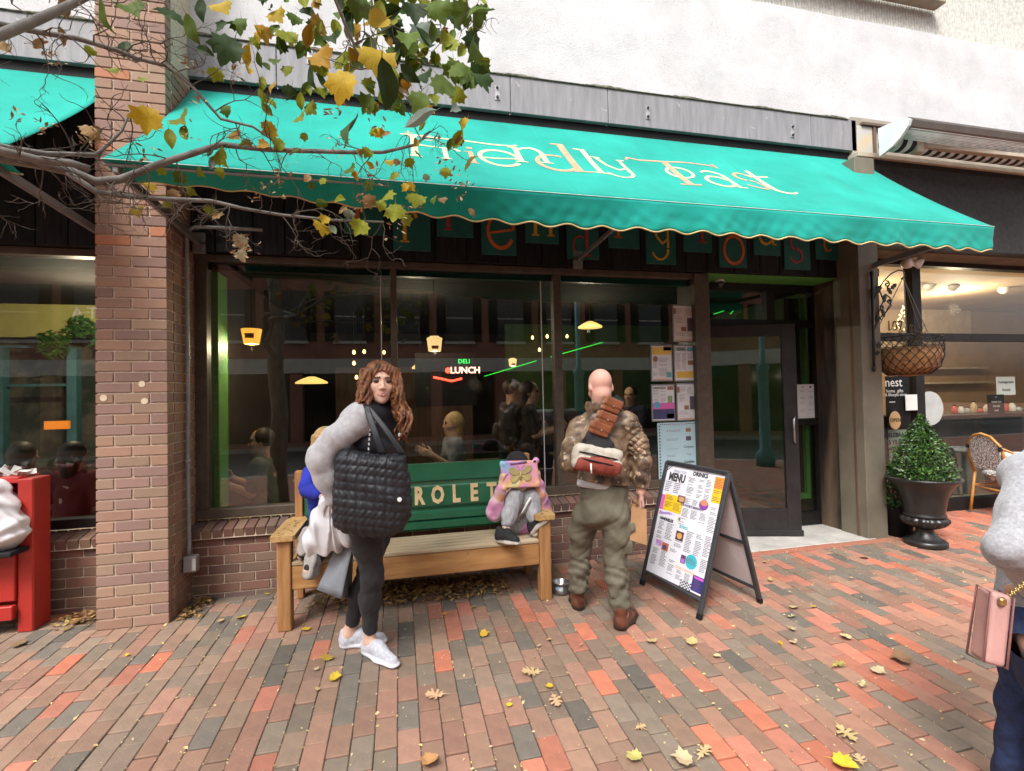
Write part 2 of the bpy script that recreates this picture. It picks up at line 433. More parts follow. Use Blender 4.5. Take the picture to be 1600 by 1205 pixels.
# road and the far pavement behind the viewer
m_asph = M('asphalt', (0.055, 0.055, 0.058), 0.9, scale=3, var=0.25, bump=0.5, bscale=150)
mb = MB(); zr = gz(y0) - 0.13
mb.add([(-60, -11.5, zr), (60, -11.5, zr), (60, y0, zr), (-60, y0, zr)], [(0, 1, 2, 3)])
tag(mb.build('road', m_asph), 'asphalt street', None, None, 'structure')
m_conc = M('concrete', (0.42, 0.40, 0.37), 0.9, scale=4, var=0.18, bump=0.5, bscale=120, speck=(90, 0.66, (0.25, 0.23, 0.21)))
mb = MB(); mb.b2((-60, y0 - .15, zr), (60, y0, gz(y0))); mb.b2((-60, -11.6, zr), (60, -11.45, zr + .14))
tag(mb.build('kerb', m_conc), 'grey kerbs along the street', None, None, 'structure')
mb = MB(); mb.add([(-60, -60, zr + .13), (60, -60, zr + .13), (60, -11.6, zr + .13), (-60, -11.6, zr + .13)], [(0, 1, 2, 3)])
tag(mb.build('far_pavement', m_far), 'brick pavement across the street', None, None, 'structure')
mb = MB(); mb.add([(-60, 4.55, -.02), (60, 4.55, -.02), (60, 40, -.02), (-60, 40, -.02)], [(0, 1, 2, 3)])
m_floor = M('interior floor', (0.16, 0.13, 0.10), 0.5, scale=2, var=0.2)
tag(mb.build('interior_floor', m_floor), 'floor inside the shops', None, None, 'structure')

# pavers laid in running bond, long side towards the shop
PW, PL, PH = 0.1013, 0.203, 0.055
xj = G(621, 1200).x
def paver_col(x, y):
    t = max(0.0, min(1.0, (x - 0.6) / 1.6)); pr = 0.075 + 0.135 * t
    if x > 4.9 and y > 3.2: pr = 0.75
    u = random.random(); k = random.uniform(0.80, 1.18)
    if u < pr: c = random.choice([(0.56, 0.19, 0.115), (0.53, 0.205, 0.135), (0.50, 0.20, 0.14)])
    elif u < pr + 0.11: c = random.choice([(0.158, 0.140, 0.120), (0.185, 0.162, 0.136)])
    elif u < pr + 0.36: c = random.choice([(0.235, 0.188, 0.146), (0.255, 0.192, 0.148)])
    else:
        c = random.choice([(0.32, 0.205, 0.148), (0.34, 0.205, 0.148), (0.285, 0.20, 0.148), (0.36, 0.20, 0.148)])
        if t > 0.5: c = (c[0] * 1.12, c[1] * 0.98, c[2] * 0.96)
    return (c[0] * k * 1.0, c[1] * k * .985, c[2] * k * .95)
plist = []
for i in range(int((-3.6 - xj) / PW), int((9.6 - xj) / PW)):
    x = xj + (i + 0.5) * PW; off = (0.5 if i % 2 else 0.0) * PL + 0.03
    yend = 4.02 if x < 3.0 else (3.79 if x < 4.73 else 4.49)
    j = 0; y = 0.7 + off - PL
    while y < yend - 0.02:
        ya, yb = max(y, 0.7), min(y + PL, yend)
        if yb - ya > 0.03: plist.append((x, (ya + yb) / 2, PW - 0.0028, yb - ya - 0.0066))
        y += PL
x = -3.6
while x < 3.0:                                           # border course along the foot of the low wall
    plist.append((x + PL / 2, 4.075, PL - 0.004, PW - 0.004)); x += PL
x = 3.02
while x < 4.7:                                           # red border along the threshold
    plist.append((x + PL / 2, 3.842, PL - 0.004, PW - 0.006)); x += PL
def paver_area(p):
    z = gz(p[1]); q = [PROJ((p[0] + a * p[2] / 2, p[1] + b * p[3] / 2, z)) for a, b in ((-1, -1), (1, -1), (1, 1), (-1, 1))]
    if any(w[2] < 0.3 for w in q): return 0
    A = 0.5 * abs(sum(q[k][0] * q[(k + 1) % 4][1] - q[(k + 1) % 4][0] * q[k][1] for k in range(4)))
    cx = sum(w[0] for w in q) / 4; cy = sum(w[1] for w in q) / 4
    return A if -20 < cx < 1620 and 800 < cy < 1225 else 0
plist.sort(key=paver_area, reverse=True)
pmesh = {}
def paver_mesh(w, l):
    k = (round(w, 3), round(l, 3))
    if k not in pmesh: pmesh[k] = MB().box((0, 0, -PH / 2), (w, l, PH), bev=0.004).mesh('paver', m_paver)
    return pmesh[k]
tilt = math.atan(SLOPE)
rest = MB()
for i, (x, y, w, l) in enumerate(plist):
    z = gz(y) + random.uniform(-0.003, 0.003); c = paver_col(x, y); rx = (tilt if y < YP else 0) + random.uniform(-.007, .007); ry = random.uniform(-.012, .012); rz = random.uniform(-.012, .012)
    if y > 3.8 and 3.0 < x < 4.72: c = (0.46 * random.uniform(.85, 1.1), 0.17, 0.11)
    if i < 300: put('paver', paver_mesh(w, l), pavement, (x, y, z), (rx, ry, rz), None, c)
    else: rest.box((x, y, z - PH / 2), (w, l, PH), Euler((rx, ry, rz)).to_matrix(), 0, 0.0035, c)
tag(rest.build('pavers_beyond', m_paver2, pavement), kind='stuff')

# ================================================================== the commercial building: pillar, fascia, stucco
XL, XR = -1.54, -1.96      # right and left sides of the brick pillar
COURSE, BL = 0.0708, 0.2165
m_mortar = M('mortar', (0.56, 0.46, 0.36), 0.95, scale=40, var=0.2, bump=0.5, bscale=180)
m_brick = M('wall brick', (1.0, 1.0, 1.0), 0.85, col2=(0.82, 0.8, 0.8), scale=14, detail=8, bump=0.5, bscale=110, objcol=True, speck=(140, 0.73, (0.05, 0.04, 0.035)))
m_brick2 = M('wall brick far', (1.0, 1.0, 1.0), 0.85, col2=(0.82, 0.8, 0.8), scale=14, detail=8, bump=0.5, bscale=110, attr='tint', speck=(140, 0.73, (0.05, 0.04, 0.035)))
def pillar_col():
    k = random.uniform(0.92, 1.16); c = random.choice([(0.345, 0.215, 0.15), (0.36, 0.215, 0.15), (0.285, 0.18, 0.148), (0.30, 0.185, 0.15), (0.33, 0.205, 0.148), (0.37, 0.225, 0.15), (0.325, 0.22, 0.15)])
    if random.random() < 0.03: c = (0.45, 0.19, 0.10)
    return tuple(x * k for x in c)
def wall_col():
    k = random.uniform(0.82, 1.15); c = random.choice([(0.205, 0.105, 0.082), (0.185, 0.105, 0.09), (0.225, 0.115, 0.085), (0.24, 0.145, 0.10), (0.17, 0.105, 0.092), (0.21, 0.14, 0.10)])
    return tuple(x * k for x in c)
bmeshes = {}
def brick_mesh(dx, dy, dz):
    k = (round(dx, 3), round(dy, 3), round(dz, 3))
    if k not in bmeshes: bmeshes[k] = MB().box((0, 0, 0), (dx, dy, dz), bev=0.003).mesh('brick', m_brick)
    return bmeshes[k]
bld = thing('commercial_building', 'white stucco commercial building with steel fascia above the shop fronts', 'building', (1.4, 4.3, 0))
m_stucco = M('white stucco', (0.555, 0.56, 0.57), 0.92, col2=(0.585, 0.585, 0.59), scale=3.5, detail=12, bump=1.0, bscale=70, speck=(85, 0.63, (0.36, 0.36, 0.37)), lo=0.3, hi=0.6)
mb = MB()
YF = 4.15
def stucco(u, v):
    x = -4.5 + 19 * u; z = 4.345 + 1.13 * v
    y = YF + 0.035 + 0.006 * math.sin(x * 3.1 + z * 4) * math.sin(z * 5.3 - x)
    return (x, y, z)
mb.grid(stucco, 150, 10)
mb.b2((-4.5, YF + .05, 4.345), (14.5, YF + .3, 5.47))
mb.build('stucco_wall', m_stucco, bld, smooth=False)
m_rib = M('ribbed concrete', (0.50, 0.49, 0.45), 0.92, scale=20, detail=8, var=0.18, bump=1.0, bscale=70, speck=(60, 0.66, (0.28, 0.26, 0.23)))
mb = MB(); x = -4.5; vs = []; pitch = 0.038
k = int(19 / pitch)
for i in range(k):
    xa = -4.5 + i * pitch
    for dx, dy in ((0, 0.0), (0.012, -0.016), (0.026, -0.016), (0.031, 0.0)): vs.append((xa + dx, dy))
zs = [5.475, 5.80, 5.806, 7.6]
nn = len(vs)
V = [(x, YF + .10 + y + (0.012 if z in (5.80, 5.806) else 0), z) for z in zs for x, y in vs]
F = [(r * nn + i, r * nn + i + 1, (r + 1) * nn + i + 1, (r + 1) * nn + i) for r in range(len(zs) - 1) for i in range(nn - 1)]
mb.add(V, F); mb.b2((-4.5, YF + .12, 5.47), (14.5, YF + .3, 7.6))
mb.build('ribbed_wall', m_rib, bld)
wl_ = P(1418, 3, YF); wr_ = P(1470, 8, YF)
m_rust = M('rusty brown steel', (0.20, 0.14, 0.10), 0.7, scale=10, var=0.35, col2=(0.13, 0.09, 0.07))
MB().b2((wl_.x - 3, YF - .06, wr_.z - .02), (wr_.x, YF + .07, wr_.z + .05), bev=0.006).build('window_ledge', M('ledge', (0.30, 0.25, 0.19), 0.8), bld)
# steel fascia panels
m_steel = M('weathered zinc', (0.235, 0.23, 0.245), 0.6, col2=(0.285, 0.275, 0.29), scale=5, detail=8, stretch=(4, 1, 0.5), bump=0.25, bscale=30, speck=(14, 0.72, (0.43, 0.37, 0.34)), metal=0.0, spec=0.4)
edges = [-4.2, -2.9, -1.55, P(432, 60, YF).x, P(797, 150, YF).x, P(949, 170, YF).x + .0, P(1263, 220, YF).x + .02, P(1336, 220, YF).x]
for a, b in zip(edges[:-1], edges[1:]):
    if b - a < 0.02: continue
    MB().b2((a + .003, YF - .02, 3.995), (b - .003, YF + .03, 4.325), bev=0.003).build('fascia_panel', m_steel, bld)
m_moss = M('mossy slate edge', (0.045, 0.05, 0.035), 0.95, scale=30, var=0.5, col2=(0.16, 0.15, 0.10), bump=1, bscale=60)
mb = MB()
rs_ = random.Random(3)
def ragged(u, v):
    x = -4.5 + 9.15 * u; return (x, YF - .032 + 0.03 * v, 4.322 + (0.022 + 0.012 * math.sin(x * 7.3) + 0.008 * rs_.random()) * v)
mb.grid(ragged, 260, 1); mb.b2((-4.5, YF - .03, 4.318), (4.66, YF + .03, 4.327))
mb.build('fascia_flashing', m_moss, bld)
m_black = M('black paint', (0.009, 0.009, 0.010), 0.7, spec=.25, scale=8, var=0.3)
MB().b2((-4.5, YF + .02, 3.86), (4.72, YF + .25, 3.992)).build('shadow_gap_backing', m_black, bld)  # black block puts the shadow of the gap above the awning into colour
m_plate = M('steel plate', (0.36, 0.355, 0.36), 0.5, scale=20, var=0.2, metal=0.3)
m_bolt = M('bolt', (0.07, 0.065, 0.06), 0.5, metal=0.6)
for px, py in ((484, 88), (777, 145), (1012, 176), (1238, 205)):
    c = P(px, py, YF - .022)
    pl = MB().b2((c.x - .022, YF - .026, c.z - .065), (c.x + .022, YF - .019, c.z + .065)).build('anchor_plate', m_plate, bld)
    for dz in (-.042, .042):
        MB().lathe((c.x, YF - .026, c.z + dz), [(0.012, 0), (0.012, .012), (0.008, .018), (0, .018)], 8, ax=Matrix.Rotation(PI / 2, 3, 'X')).build('bolt', m_bolt, pl)
# end plate over the right-hand column
a = P(1339, 196, YF - .03); b = P(1364, 244, YF - .03)
MB().b2((a.x, YF - .034, b.z - .02), (b.x, YF + .1, a.z), bev=0.004).build('end_plate', M('stained white plate', (0.50, 0.52, 0.55), 0.7, col2=(0.55, 0.43, 0.25), scale=7, detail=8), bld)
MB().b2((b.x + .003, YF - .05, b.z - .04), (b.x + .03, YF + .1, a.z + .02)).build('rust_strip', m_rust, bld)
MB().b2((b.x - .15, YF - .06, a.z + .004), (b.x + .16, YF + .06, a.z + .03)).build('rust_cap', m_rust, bld)

# brick pillar: every brick its own piece
pil = MB(); pil.b2((XR + .008, YP + .008, -.05), (XL - .008, 4.6, 5.9))
pil = pil.build('brick_pillar', m_mortar, bld)
W = XL - XR
ncourse = int(4.72 / COURSE)
for k in range(ncourse):
    z = 0.062 + (k + 0.5) * COURSE - .062 + 0.0
    if k % 2 == 0: spans = [(0, W / 2), (W / 2, W)]
    else: spans = [(0, W / 4), (W / 4, 3 * W / 4), (3 * W / 4, W)]
    for a, b in spans:
        dx = b - a - 0.009; bx = XR + (a + b) / 2
        if abs(a) < 1e-6: dx += 0.0045; bx -= .00225
        if abs(b - W) < 1e-6: dx += 0.0045; bx += .00225
        put('brick', brick_mesh(dx, 0.09, COURSE - .0095), pil, (bx, YP + .045, z), None, None, pillar_col())
    # side face: bricks running back from the corner
    y = YP + (0.092 if k % 2 == 0 else 0.20)
    y = YP + 0.094
    first = 0.105 if k % 2 == 0 else 0.215
    seg = [(y, y + first - .09 + .0)] if first > .12 else []
    ys = y + (first - .09 if first > .12 else 0.012)
    if k < 55:
        while ys < 4.32:
            seg.append((ys, ys + BL)); ys += BL
        for a, b in seg:
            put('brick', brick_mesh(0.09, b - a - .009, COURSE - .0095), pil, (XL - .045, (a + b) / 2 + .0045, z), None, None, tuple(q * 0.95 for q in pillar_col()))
for px, py in ((222, 600), (162, 622), (226, 627)):
    c = P(px, py, YP)
    MB().lathe((c.x, YP - .001, c.z), [(0.021, 0), (0.021, .002), (0, .0025)], 18, ax=Matrix.Rotation(PI / 2, 3, 'X')).build('round_sticker', M('cream sticker', (0.68, 0.58, 0.42), 0.7), bld)

# ================================================================== low brick walls with rowlock sills
YWALL = 4.12
def low_wall(x0, x1, parent, top=0.462, name='low_wall'):
    lw = MB().b2((x0, YWALL + .008, -.05), (x1, 4.55, top + .05)).build(name, m_mortar, parent)
    k = 0; z = top - COURSE / 2
    while z > -0.02:
        x = x0 - (BL / 2 if k % 2 else 0)
        while x < x1:
            a, b = max(x, x0), min(x + BL, x1)
            if b - a > 0.03:
                put('brick', brick_mesh(b - a - .009, .09, COURSE - .0095), lw, ((a + b) / 2, YWALL + .045, z), None, None, wall_col())
            x += BL
        k += 1; z -= COURSE
    return lw
def row_sill(x0, x1, parent):
    sl_ = MB().b2((x0, YWALL - .03, .455), (x1, 4.5, .515)).build('sill_course', m_mortar, parent)
    x = x0; R = Matrix.Rotation(math.radians(14), 3, 'X')
    me = MB().box((0, 0, 0), (.0665, .17, .075), R, 0, 0.003).mesh('sill_brick', m_brick)
    while x < x1 - .03:
        put('sill_brick', me, sl_, (x + .037, YWALL + .045, .512), (random.uniform(-.01, .01), 0, 0), None, wall_col()); x += 0.0745
    return sl_

# ================================================================== restaurant shop front
m_bronze = M('bronze aluminium', (0.085, 0.064, 0.046), 0.5, scale=12, var=0.2, spec=0.5, metal=0.15, bump=0.05)
m_dark = M('dark frame', (0.011, 0.010, 0.010), 0.5, spec=.3, scale=12, var=0.3)
g_win = GLASS('window glass', (0.74, 0.77, 0.75), 1.72)
shop = thing('shop_front', 'restaurant shop front with bronze framed windows under the green lettered awning', 'shop front', (1.5, 4.25, 0))
low_wall(XL, 2.98, shop); row_sill(XL, 2.98, shop)
FY0, FY1 = 4.2, 4.29
X1a, X1b = P(612, 600, FY0).x, P(622, 600, FY0).x
X2a, X2b = P(868, 600, FY0).x, P(880, 600, FY0).x
X3a, X3b = P(1087, 600, FY0).x, P(1110, 600, FY0).x
ZS0, ZS1, ZH0, ZH1 = 0.585, 0.655, 2.585, 2.64
MB().b2((XL, FY0 - .01, ZH0), (X3b, FY1, ZH1), bev=.004).build('head_frame', m_bronze, shop)
MB().b2((XL, FY0 - .012, ZS0), (X3a, FY1, ZS1), bev=.004).build('sill_frame', m_bronze, shop)
MB().b2((XL, FY0, ZS1), (XL + .085, FY1, ZH0), bev=.003).build('jamb', m_bronze, shop)
for a, b in ((X1a, X1b), (X2a, X2b)):
    MB().b2((a, FY0, ZS1), (b, FY1, ZH0), bev=.003).build('mullion', m_bronze, shop)
MB().b2((X3a, FY0 - .03, 0.0), (X3b, FY1 + .19, ZH1 - .002), bev=.004).build('door_post', m_bronze, shop)
for a, b in ((XL + .085, X1a), (X1b, X2a), (X2b, X3a)):
    MB().b2((a, FY0 + .04, ZS1), (b, FY0 + .046, ZH0)).build('pane', g_win, shop)
m_gasket = m_dark
mb = MB().b2((XL + .085, FY0 + .05, ZH0 - .055), (X3a, FY1 + .02, ZH0)); mb.build('dark_head_strip', m_dark, shop)  # dark strip behind the glass along the window head
# butt joints between the glass sheets
m_seal = M('glass seal', (0.45, 0.46, 0.45), 0.4)
for px in (597, 848):
    c = P(px, 600, FY0 + .046); MB().b2((c.x - .004, FY0 + .038, ZS1), (c.x + .004, FY0 + .048, ZH0 - .06)).build('glass_seal', m_seal, shop)
# black board of vertical planks behind the letter tiles
board = MB().b2((XL, YF + .012, 2.645), (4.50, YF + .10, 3.86)).build('sign_board', m_dark, shop)
m_plank = M('black stained plank', (0.014, 0.014, 0.016), 0.75, spec=.2, scale=4, detail=9, stretch=(8, 8, 0.7), var=0.5, bump=0.4, bscale=12, rnd=0.25)
x = XL
while x < 4.46:
    w = random.choice([0.17, 0.23, 0.27, 0.3]); w = min(w, 4.48 - x)
    if w > .04: MB().b2((x + .004, YF - .018, 2.642), (x + w - .004, YF + .014, 3.86), bev=.003).build('plank', m_plank, board)
    x += w
# entrance recess
m_green = M('bright green paint', (0.10, 0.34, 0.06), 0.55, scale=6, var=0.1)
YD = 4.46
XD1 = P(1285, 640, YD).x
MB().b2((X3b - .02, YF + .02, 2.63), (4.62, YD + .02, 2.641)).build('entrance_soffit', m_green, shop)
slab = MB(); slab.b2((X3a, 3.895, -.05), (4.55, 6.2, 0.004), bev=.006); slab.build('threshold_slab', m_conc, shop)
XT = P(1204, 480, YD).x
dfr = MB()
ZT0, ZT1 = P(1160, 503, YD).z - .05, P(1160, 499, YD).z
dfr.b2((X3b, YD, ZT0), (XD1, YD + .09, ZT1 + .0)); dfr.b2((X3b, YD, 2.55), (XD1, YD + .09, 2.63)); dfr.b2((XD1 - .075, YD, 0.0), (XD1, YD + .09, 2.55))
dfr.b2((XT - .05, YD, ZT1), (XT + .05, YD + .09, 2.55)); dfr.b2((X3b, YD, 0), (X3b + .05, YD + .09, 2.55))
XSd = P(1240, 700, YD).x
dfr.b2((XSd - .03, YD, 0), (XSd + .03, YD + .09, ZT0)); zm = P(1260, 660, YD).z
dfr.b2((XSd + .03, YD, zm - .03), (XD1 - .075, YD + .09, zm + .03)); dfr.b2((XSd + .03, YD, 0), (XD1 - .075, YD + .09, .14))
dfr.build('door_frame', m_dark, shop)
for a, b, z0, z1 in ((X3b + .05, XT - .05, ZT1, 2.55), (XT + .05, XD1 - .075, ZT1, 2.55), (XSd + .03, XD1 - .075, zm + .03, ZT0), (XSd + .03, XD1 - .075, .14, zm - .03)):
    MB().b2((a, YD + .04, z0), (b, YD + .046, z1)).build('transom_pane', g_win, shop)
gx = P(1264, 560, YD).x
mb = MB(); mb.b2((gx - .02, YD + .06, .28), (gx + .025, YD + .1, 2.5)); mb.b2((XSd + .03, YD + .06, .28), (gx - .02, YD + .1, .34)); mb.build('green_trim', m_green, shop)
MB().b2((XSd + .03, YD + .105, .3), (gx + .03, YD + .12, 2.5)).build('chalkboard', M('chalkboard', (0.012, 0.013, 0.013), 0.8, scale=15, var=0.5, speck=(9, 0.70, (0.10, 0.11, 0.11))), shop)
# open glazed door
hinge = Vector((X3b + .06, YD - .01, 0)); q = G(1252, 838); dirv = Vector((q.x - hinge.x, q.y - hinge.y, 0)); DW = dirv.length; dirv.normalize(); nrm = Vector((dirv.y, -dirv.x, 0))
door = MB()
RD = Matrix((dirv, -nrm, Vector((0, 0, 1)))).transposed()
DZ0, DZ1 = 0.012, ZT0 - .01
def dbox(m_, u0, u1, z0, z1, t0=-.022, t1=.022, bev=0.003, mi=0):
    c = hinge + dirv * ((u0 + u1) / 2) - nrm * ((t0 + t1) / 2) + Vector((0, 0, (z0 + z1) / 2)); m_.box(c, (u1 - u0, t1 - t0, z1 - z0), RD, mi, bev)
gz0 = P(1230, 797, 4.15).z; gz1 = P(1222, 525, 4.2).z
gu1 = DW - .135
for a in ((0, .11, DZ0, DZ1), (gu1, DW, DZ0, DZ1), (.11, gu1, DZ0, gz0), (.11, gu1, gz1, DZ1)): dbox(door, *a)
dbox(door, 0, DW + .012, DZ0, DZ0 + .055, -.035, .03)
m_door = M('black door', (0.020, 0.019, 0.020), 0.38, scale=10, var=0.25)
door = door.build('door', m_door, shop)
mb = MB(); dbox(mb, .11, gu1, gz0, gz1, -.004, .004, 0); mb.build('door_pane', g_win, door)
hz0, hz1 = P(1240, 693, 4.1).z, P(1240, 652, 4.1).z
m_chrome = M('brushed steel', (0.42, 0.41, 0.40), 0.3, metal=0.9, scale=20, var=0.1)
hp = [hinge + dirv * (DW - .035) + nrm * t + Vector((0, 0, z)) for t, z in ((.02, hz0), (.05, hz0 + .004), (.066, hz0 + .03), (.066, hz1 - .03), (.05, hz1 - .004), (.02, hz1))]
hp = [p_ - dirv * d for p_, d in zip(hp, (0, .015, .03, .03, .015, 0))]
MB().tube(hp, 0.011, 8).build('door_handle', m_chrome, door, smooth=True)
mb = MB(); c = hinge + dirv * (DW - .05) + nrm * .022 + Vector((0, 0, (hz0 + hz1) / 2))
mb.lathe(c, [(0.017, 0), (0.017, .01), (0.012, .014), (0, .014)], 14, ax=Matrix((dirv, Vector((0, 0, 1)), nrm)).transposed()); mb.build('lock_cylinder', m_bolt, door)
mb = MB(); c = hinge + dirv * (P(1172, 798, 4.3).x - hinge.x) ; dbox(mb, .40, .45, gz0 - .045, gz0 - .02, .022, .024, 0)
# burnt timber panel on the return of the recess
m_burnt = M('scorched timber', (0.035, 0.025, 0.02), 0.75, col2=(0.17, 0.115, 0.07), scale=1.6, detail=9, stretch=(3, 3, 0.5), bump=0.4, bscale=14, lo=0.42, hi=0.68)
XC0 = P(1350, 650, 3.9).x; XC1 = P(1381, 650, 3.9).x
MB().b2((XC0 + .02, 4.02, 0.0), (XC0 + .05, YD + .1, 2.66)).build('side_panel', m_burnt, shop)
MB().b2((XC0 - .005, 3.985, 0.0), (XC0 + .04, 4.02, 2.66), bev=.004).build('side_trim', M('bare timber', (0.20, 0.12, 0.065), 0.7, col2=(0.08, 0.055, 0.04), scale=2, stretch=(5, 5, .6)), shop)
m_colm = M('olive brown column paint', (0.155, 0.135, 0.10), 0.55, scale=3, detail=8, var=0.15, bump=0.1, bscale=20, speck=(25, 0.76, (0.36, 0.30, 0.2)))
# ================================================================== left-hand shop window
lshop = thing('shop_front', 'bronze framed shop window left of the brick pillar behind the red bench', 'shop front', (-3.2, 4.25, 0))
low_wall(-4.4, XR, lshop, 0.462); row_sill(-4.4, XR, lshop)
MB().b2((-4.4, FY0 - .01, ZH0), (XR, FY1, ZH1), bev=.004).build('head_frame', m_bronze, lshop)
MB().b2((-4.4, FY0 - .012, ZS0), (XR, FY1, ZS1), bev=.004).build('sill_frame', m_dark, lshop)
MB().b2((-4.4, FY0 + .04, ZS1), (XR - .01, FY0 + .046, ZH0)).build('pane', g_win, lshop)
lb = MB().b2((-4.4, YF + .012, 2.645), (XR, YF + .10, 3.86)).build('sign_board', m_dark, lshop)
x = -4.4
while x < XR - .05:
    w = min(random.choice([.2, .27, .33]), XR - x)
    MB().b2((x + .004, YF - .018, 2.642), (x + w - .004, YF + .014, 3.86), bev=.003).build('plank', m_plank, lb); x += w
# ================================================================== neighbouring shop on the right
nshop = thing('shop_front', 'gift shop front with black framed windows right of the olive column', 'shop front', (6.8, 4.45, 0))
MB().b2((XC0, 3.9, -.02), (XC1, 4.2, 3.80), bev=.004).build('column', m_colm, nshop)
MB().b2((XC1 + .001, 3.96, -.02), (XC1 + .05, 4.5, 3.7)).build('jamb', m_dark, nshop)
YN = 4.5
zfb = 3.02
zft = P(1600, 276, 4.1).z
MB().b2((XC1, 4.08, 2.98), (14.5, 4.2, zft), bev=.004).build('black_fascia', M('black render', (0.014, 0.014, 0.014), 0.75, scale=20, var=0.5, bump=0.4, bscale=60), nshop)
m_beige = M('beige paint', (0.42, 0.36, 0.28), 0.6, scale=8, var=0.1)
MB().b2((XC1 - .02, 4.05, zft), (14.5, 4.2, zft + .05), bev=.004).build('fascia_trim', m_beige, nshop)
MB().b2((XC1, 4.13, zft + .05), (14.5, 4.3, 4.36)).build('beige_band', M('beige band', (0.33, 0.29, 0.235), 0.7, scale=6, var=0.15), nshop)
MB().b2((XC1, 4.2, 2.975), (14.5, YN + .1, 3.0)).build('entrance_soffit', M('brown soffit', (0.17, 0.13, 0.09), 0.7, scale=2, var=0.35), nshop)
zh = P(1440, 416, YN).z; zt0 = P(1440, 533, YN).z; zt1 = P(1440, 521, YN).z
xm0, xm1 = P(1425, 500, YN).x, P(1438, 500, YN).x
fr = MB(); fr.b2((XC1 + .05, YN - .02, zh), (14, YN + .08, 2.976)); fr.b2((XC1 + .05, YN - .02, zt0), (14, YN + .06, zt1)); fr.b2((xm0, YN - .02, -.0), (xm1, YN + .08, zh)); fr.b2((XC1 + .05, YN - .02, 0), (XC1 + .2, YN + .08, zh))
fr.b2((xm1, YN - .02, 0), (14, YN + .08, .13)); zsh = P(1530, 648, YN).z
fr.build('window_frame', m_dark, nshop)
for a, b, z0, z1 in ((XC1 + .2, xm0, zt1, zh), (XC1 + .2, xm0, .02, zt0), (xm1, 10.5, zt1, zh), (xm1, 10.5, .13, zt0)):
    MB().b2((a, YN + .02, z0), (b, YN + .026, z1)).build('pane', GLASS('shop glass', (0.88, 0.90, 0.88), 1.6), nshop)
# ================================================================== whimsical serif lettering built from strokes
def arc(cx, cy, rx, ry, a0, a1, n=14):
    return [(cx + rx * math.cos(math.radians(a0 + (a1 - a0) * i / n)), cy + ry * math.sin(math.radians(a0 + (a1 - a0) * i / n))) for i in range(n + 1)]
def ser(x, y, w=.3, t=.06): return ([(x - w / 2, y), (x + w / 2, y)], t, t)
GL = {
 'F': [([(.25, 0), (.25, 1.5)], .17, .17), ([(-.05, 1.46), (2.6, 1.46), (2.75, 1.55)], .07, .10), ([(.25, .8), (.75, .8)], .08, .08), ser(.25, 0)],
 'r': [([(.2, 0), (.2, 1)], .15, .15), (arc(.42, .62, .22, .34, 165, 25), .06, .13), ser(.2, 0), ([(.05, .97), (.25, .97)], .06, .06)],
 'i': [([(.2, 0), (.2, 1)], .16, .16), ser(.2, 0), ([(.03, .97), (.25, .97)], .06, .06), ([(.13, 1.3), (.29, 1.3)], .15, .15)],
 'e': [(arc(.45, .5, .42, .5, 5, 330, 22), .10, .13), ([(.05, .42), (.86, .55)], .08, .08)],
 'n': [([(.18, 0), (.18, 1)], .15, .15), (arc(.48, .62, .3, .38, 175, 0), .07, .14) , ([(.78, .62), (.78, 0)], .15, .15), ser(.18, 0), ser(.78, 0), ([(.0, .97), (.2, .97)], .06, .06)],
 'd': [([(.75, 0), (.75, 1.55)], .16, .16), (arc(.42, .42, .36, .42, 60, 320, 18), .08, .12), ser(.8, 0, .34), ([(.55, 1.52), (.75, 1.52)], .06, .06)],
 'l': [([(.25, 0), (.25, 1.55)], .15, .15), ser(.25, 0, .42), ([(.03, 1.52), (.25, 1.52)], .07, .07)],
 'y': [([(.1, 1), (.25, .5), (.5, .25), (.72, .4)], .14, .09), ([(.75, 1), (.75, .1)], .10, .12), (arc(.4, .05, .35, .38, 0, -160), .12, .07), ser(.1, 1, .26), ser(.78, 1, .22)],
 'T': [([(.75, 0), (.75, 1.5)], .18, .18), ([(-.25, 1.42), (-.18, 1.56), (.1, 1.5), (2.0, 1.5), (2.15, 1.36), (2.1, 1.62)], .09, .07), ser(.75, 0, .5, .08)],
 'o': [(arc(.42, .45, .4, .45, 0, 360, 24), .12, .12)],
 'a': [(arc(.38, .32, .32, .32, 30, 330, 18), .11, .11), ([(.72, .75), (.72, 0)], .13, .13), (arc(.42, .72, .3, .28, 0, 150), .13, .08), ser(.8, 0, .2)],
 's': [(arc(.38, .74, .28, .26, 20, 250, 12) , .08, .12), (arc(.38, .26, .3, .26, 90, -160, 14), .12, .08)],
 't': [([(.3, 1.35), (.3, .25)], .14, .14), (arc(.55, .25, .25, .25, 180, 320), .13, .08), ([(.02, .98), (.65, 1.02)], .08, .08)],
}
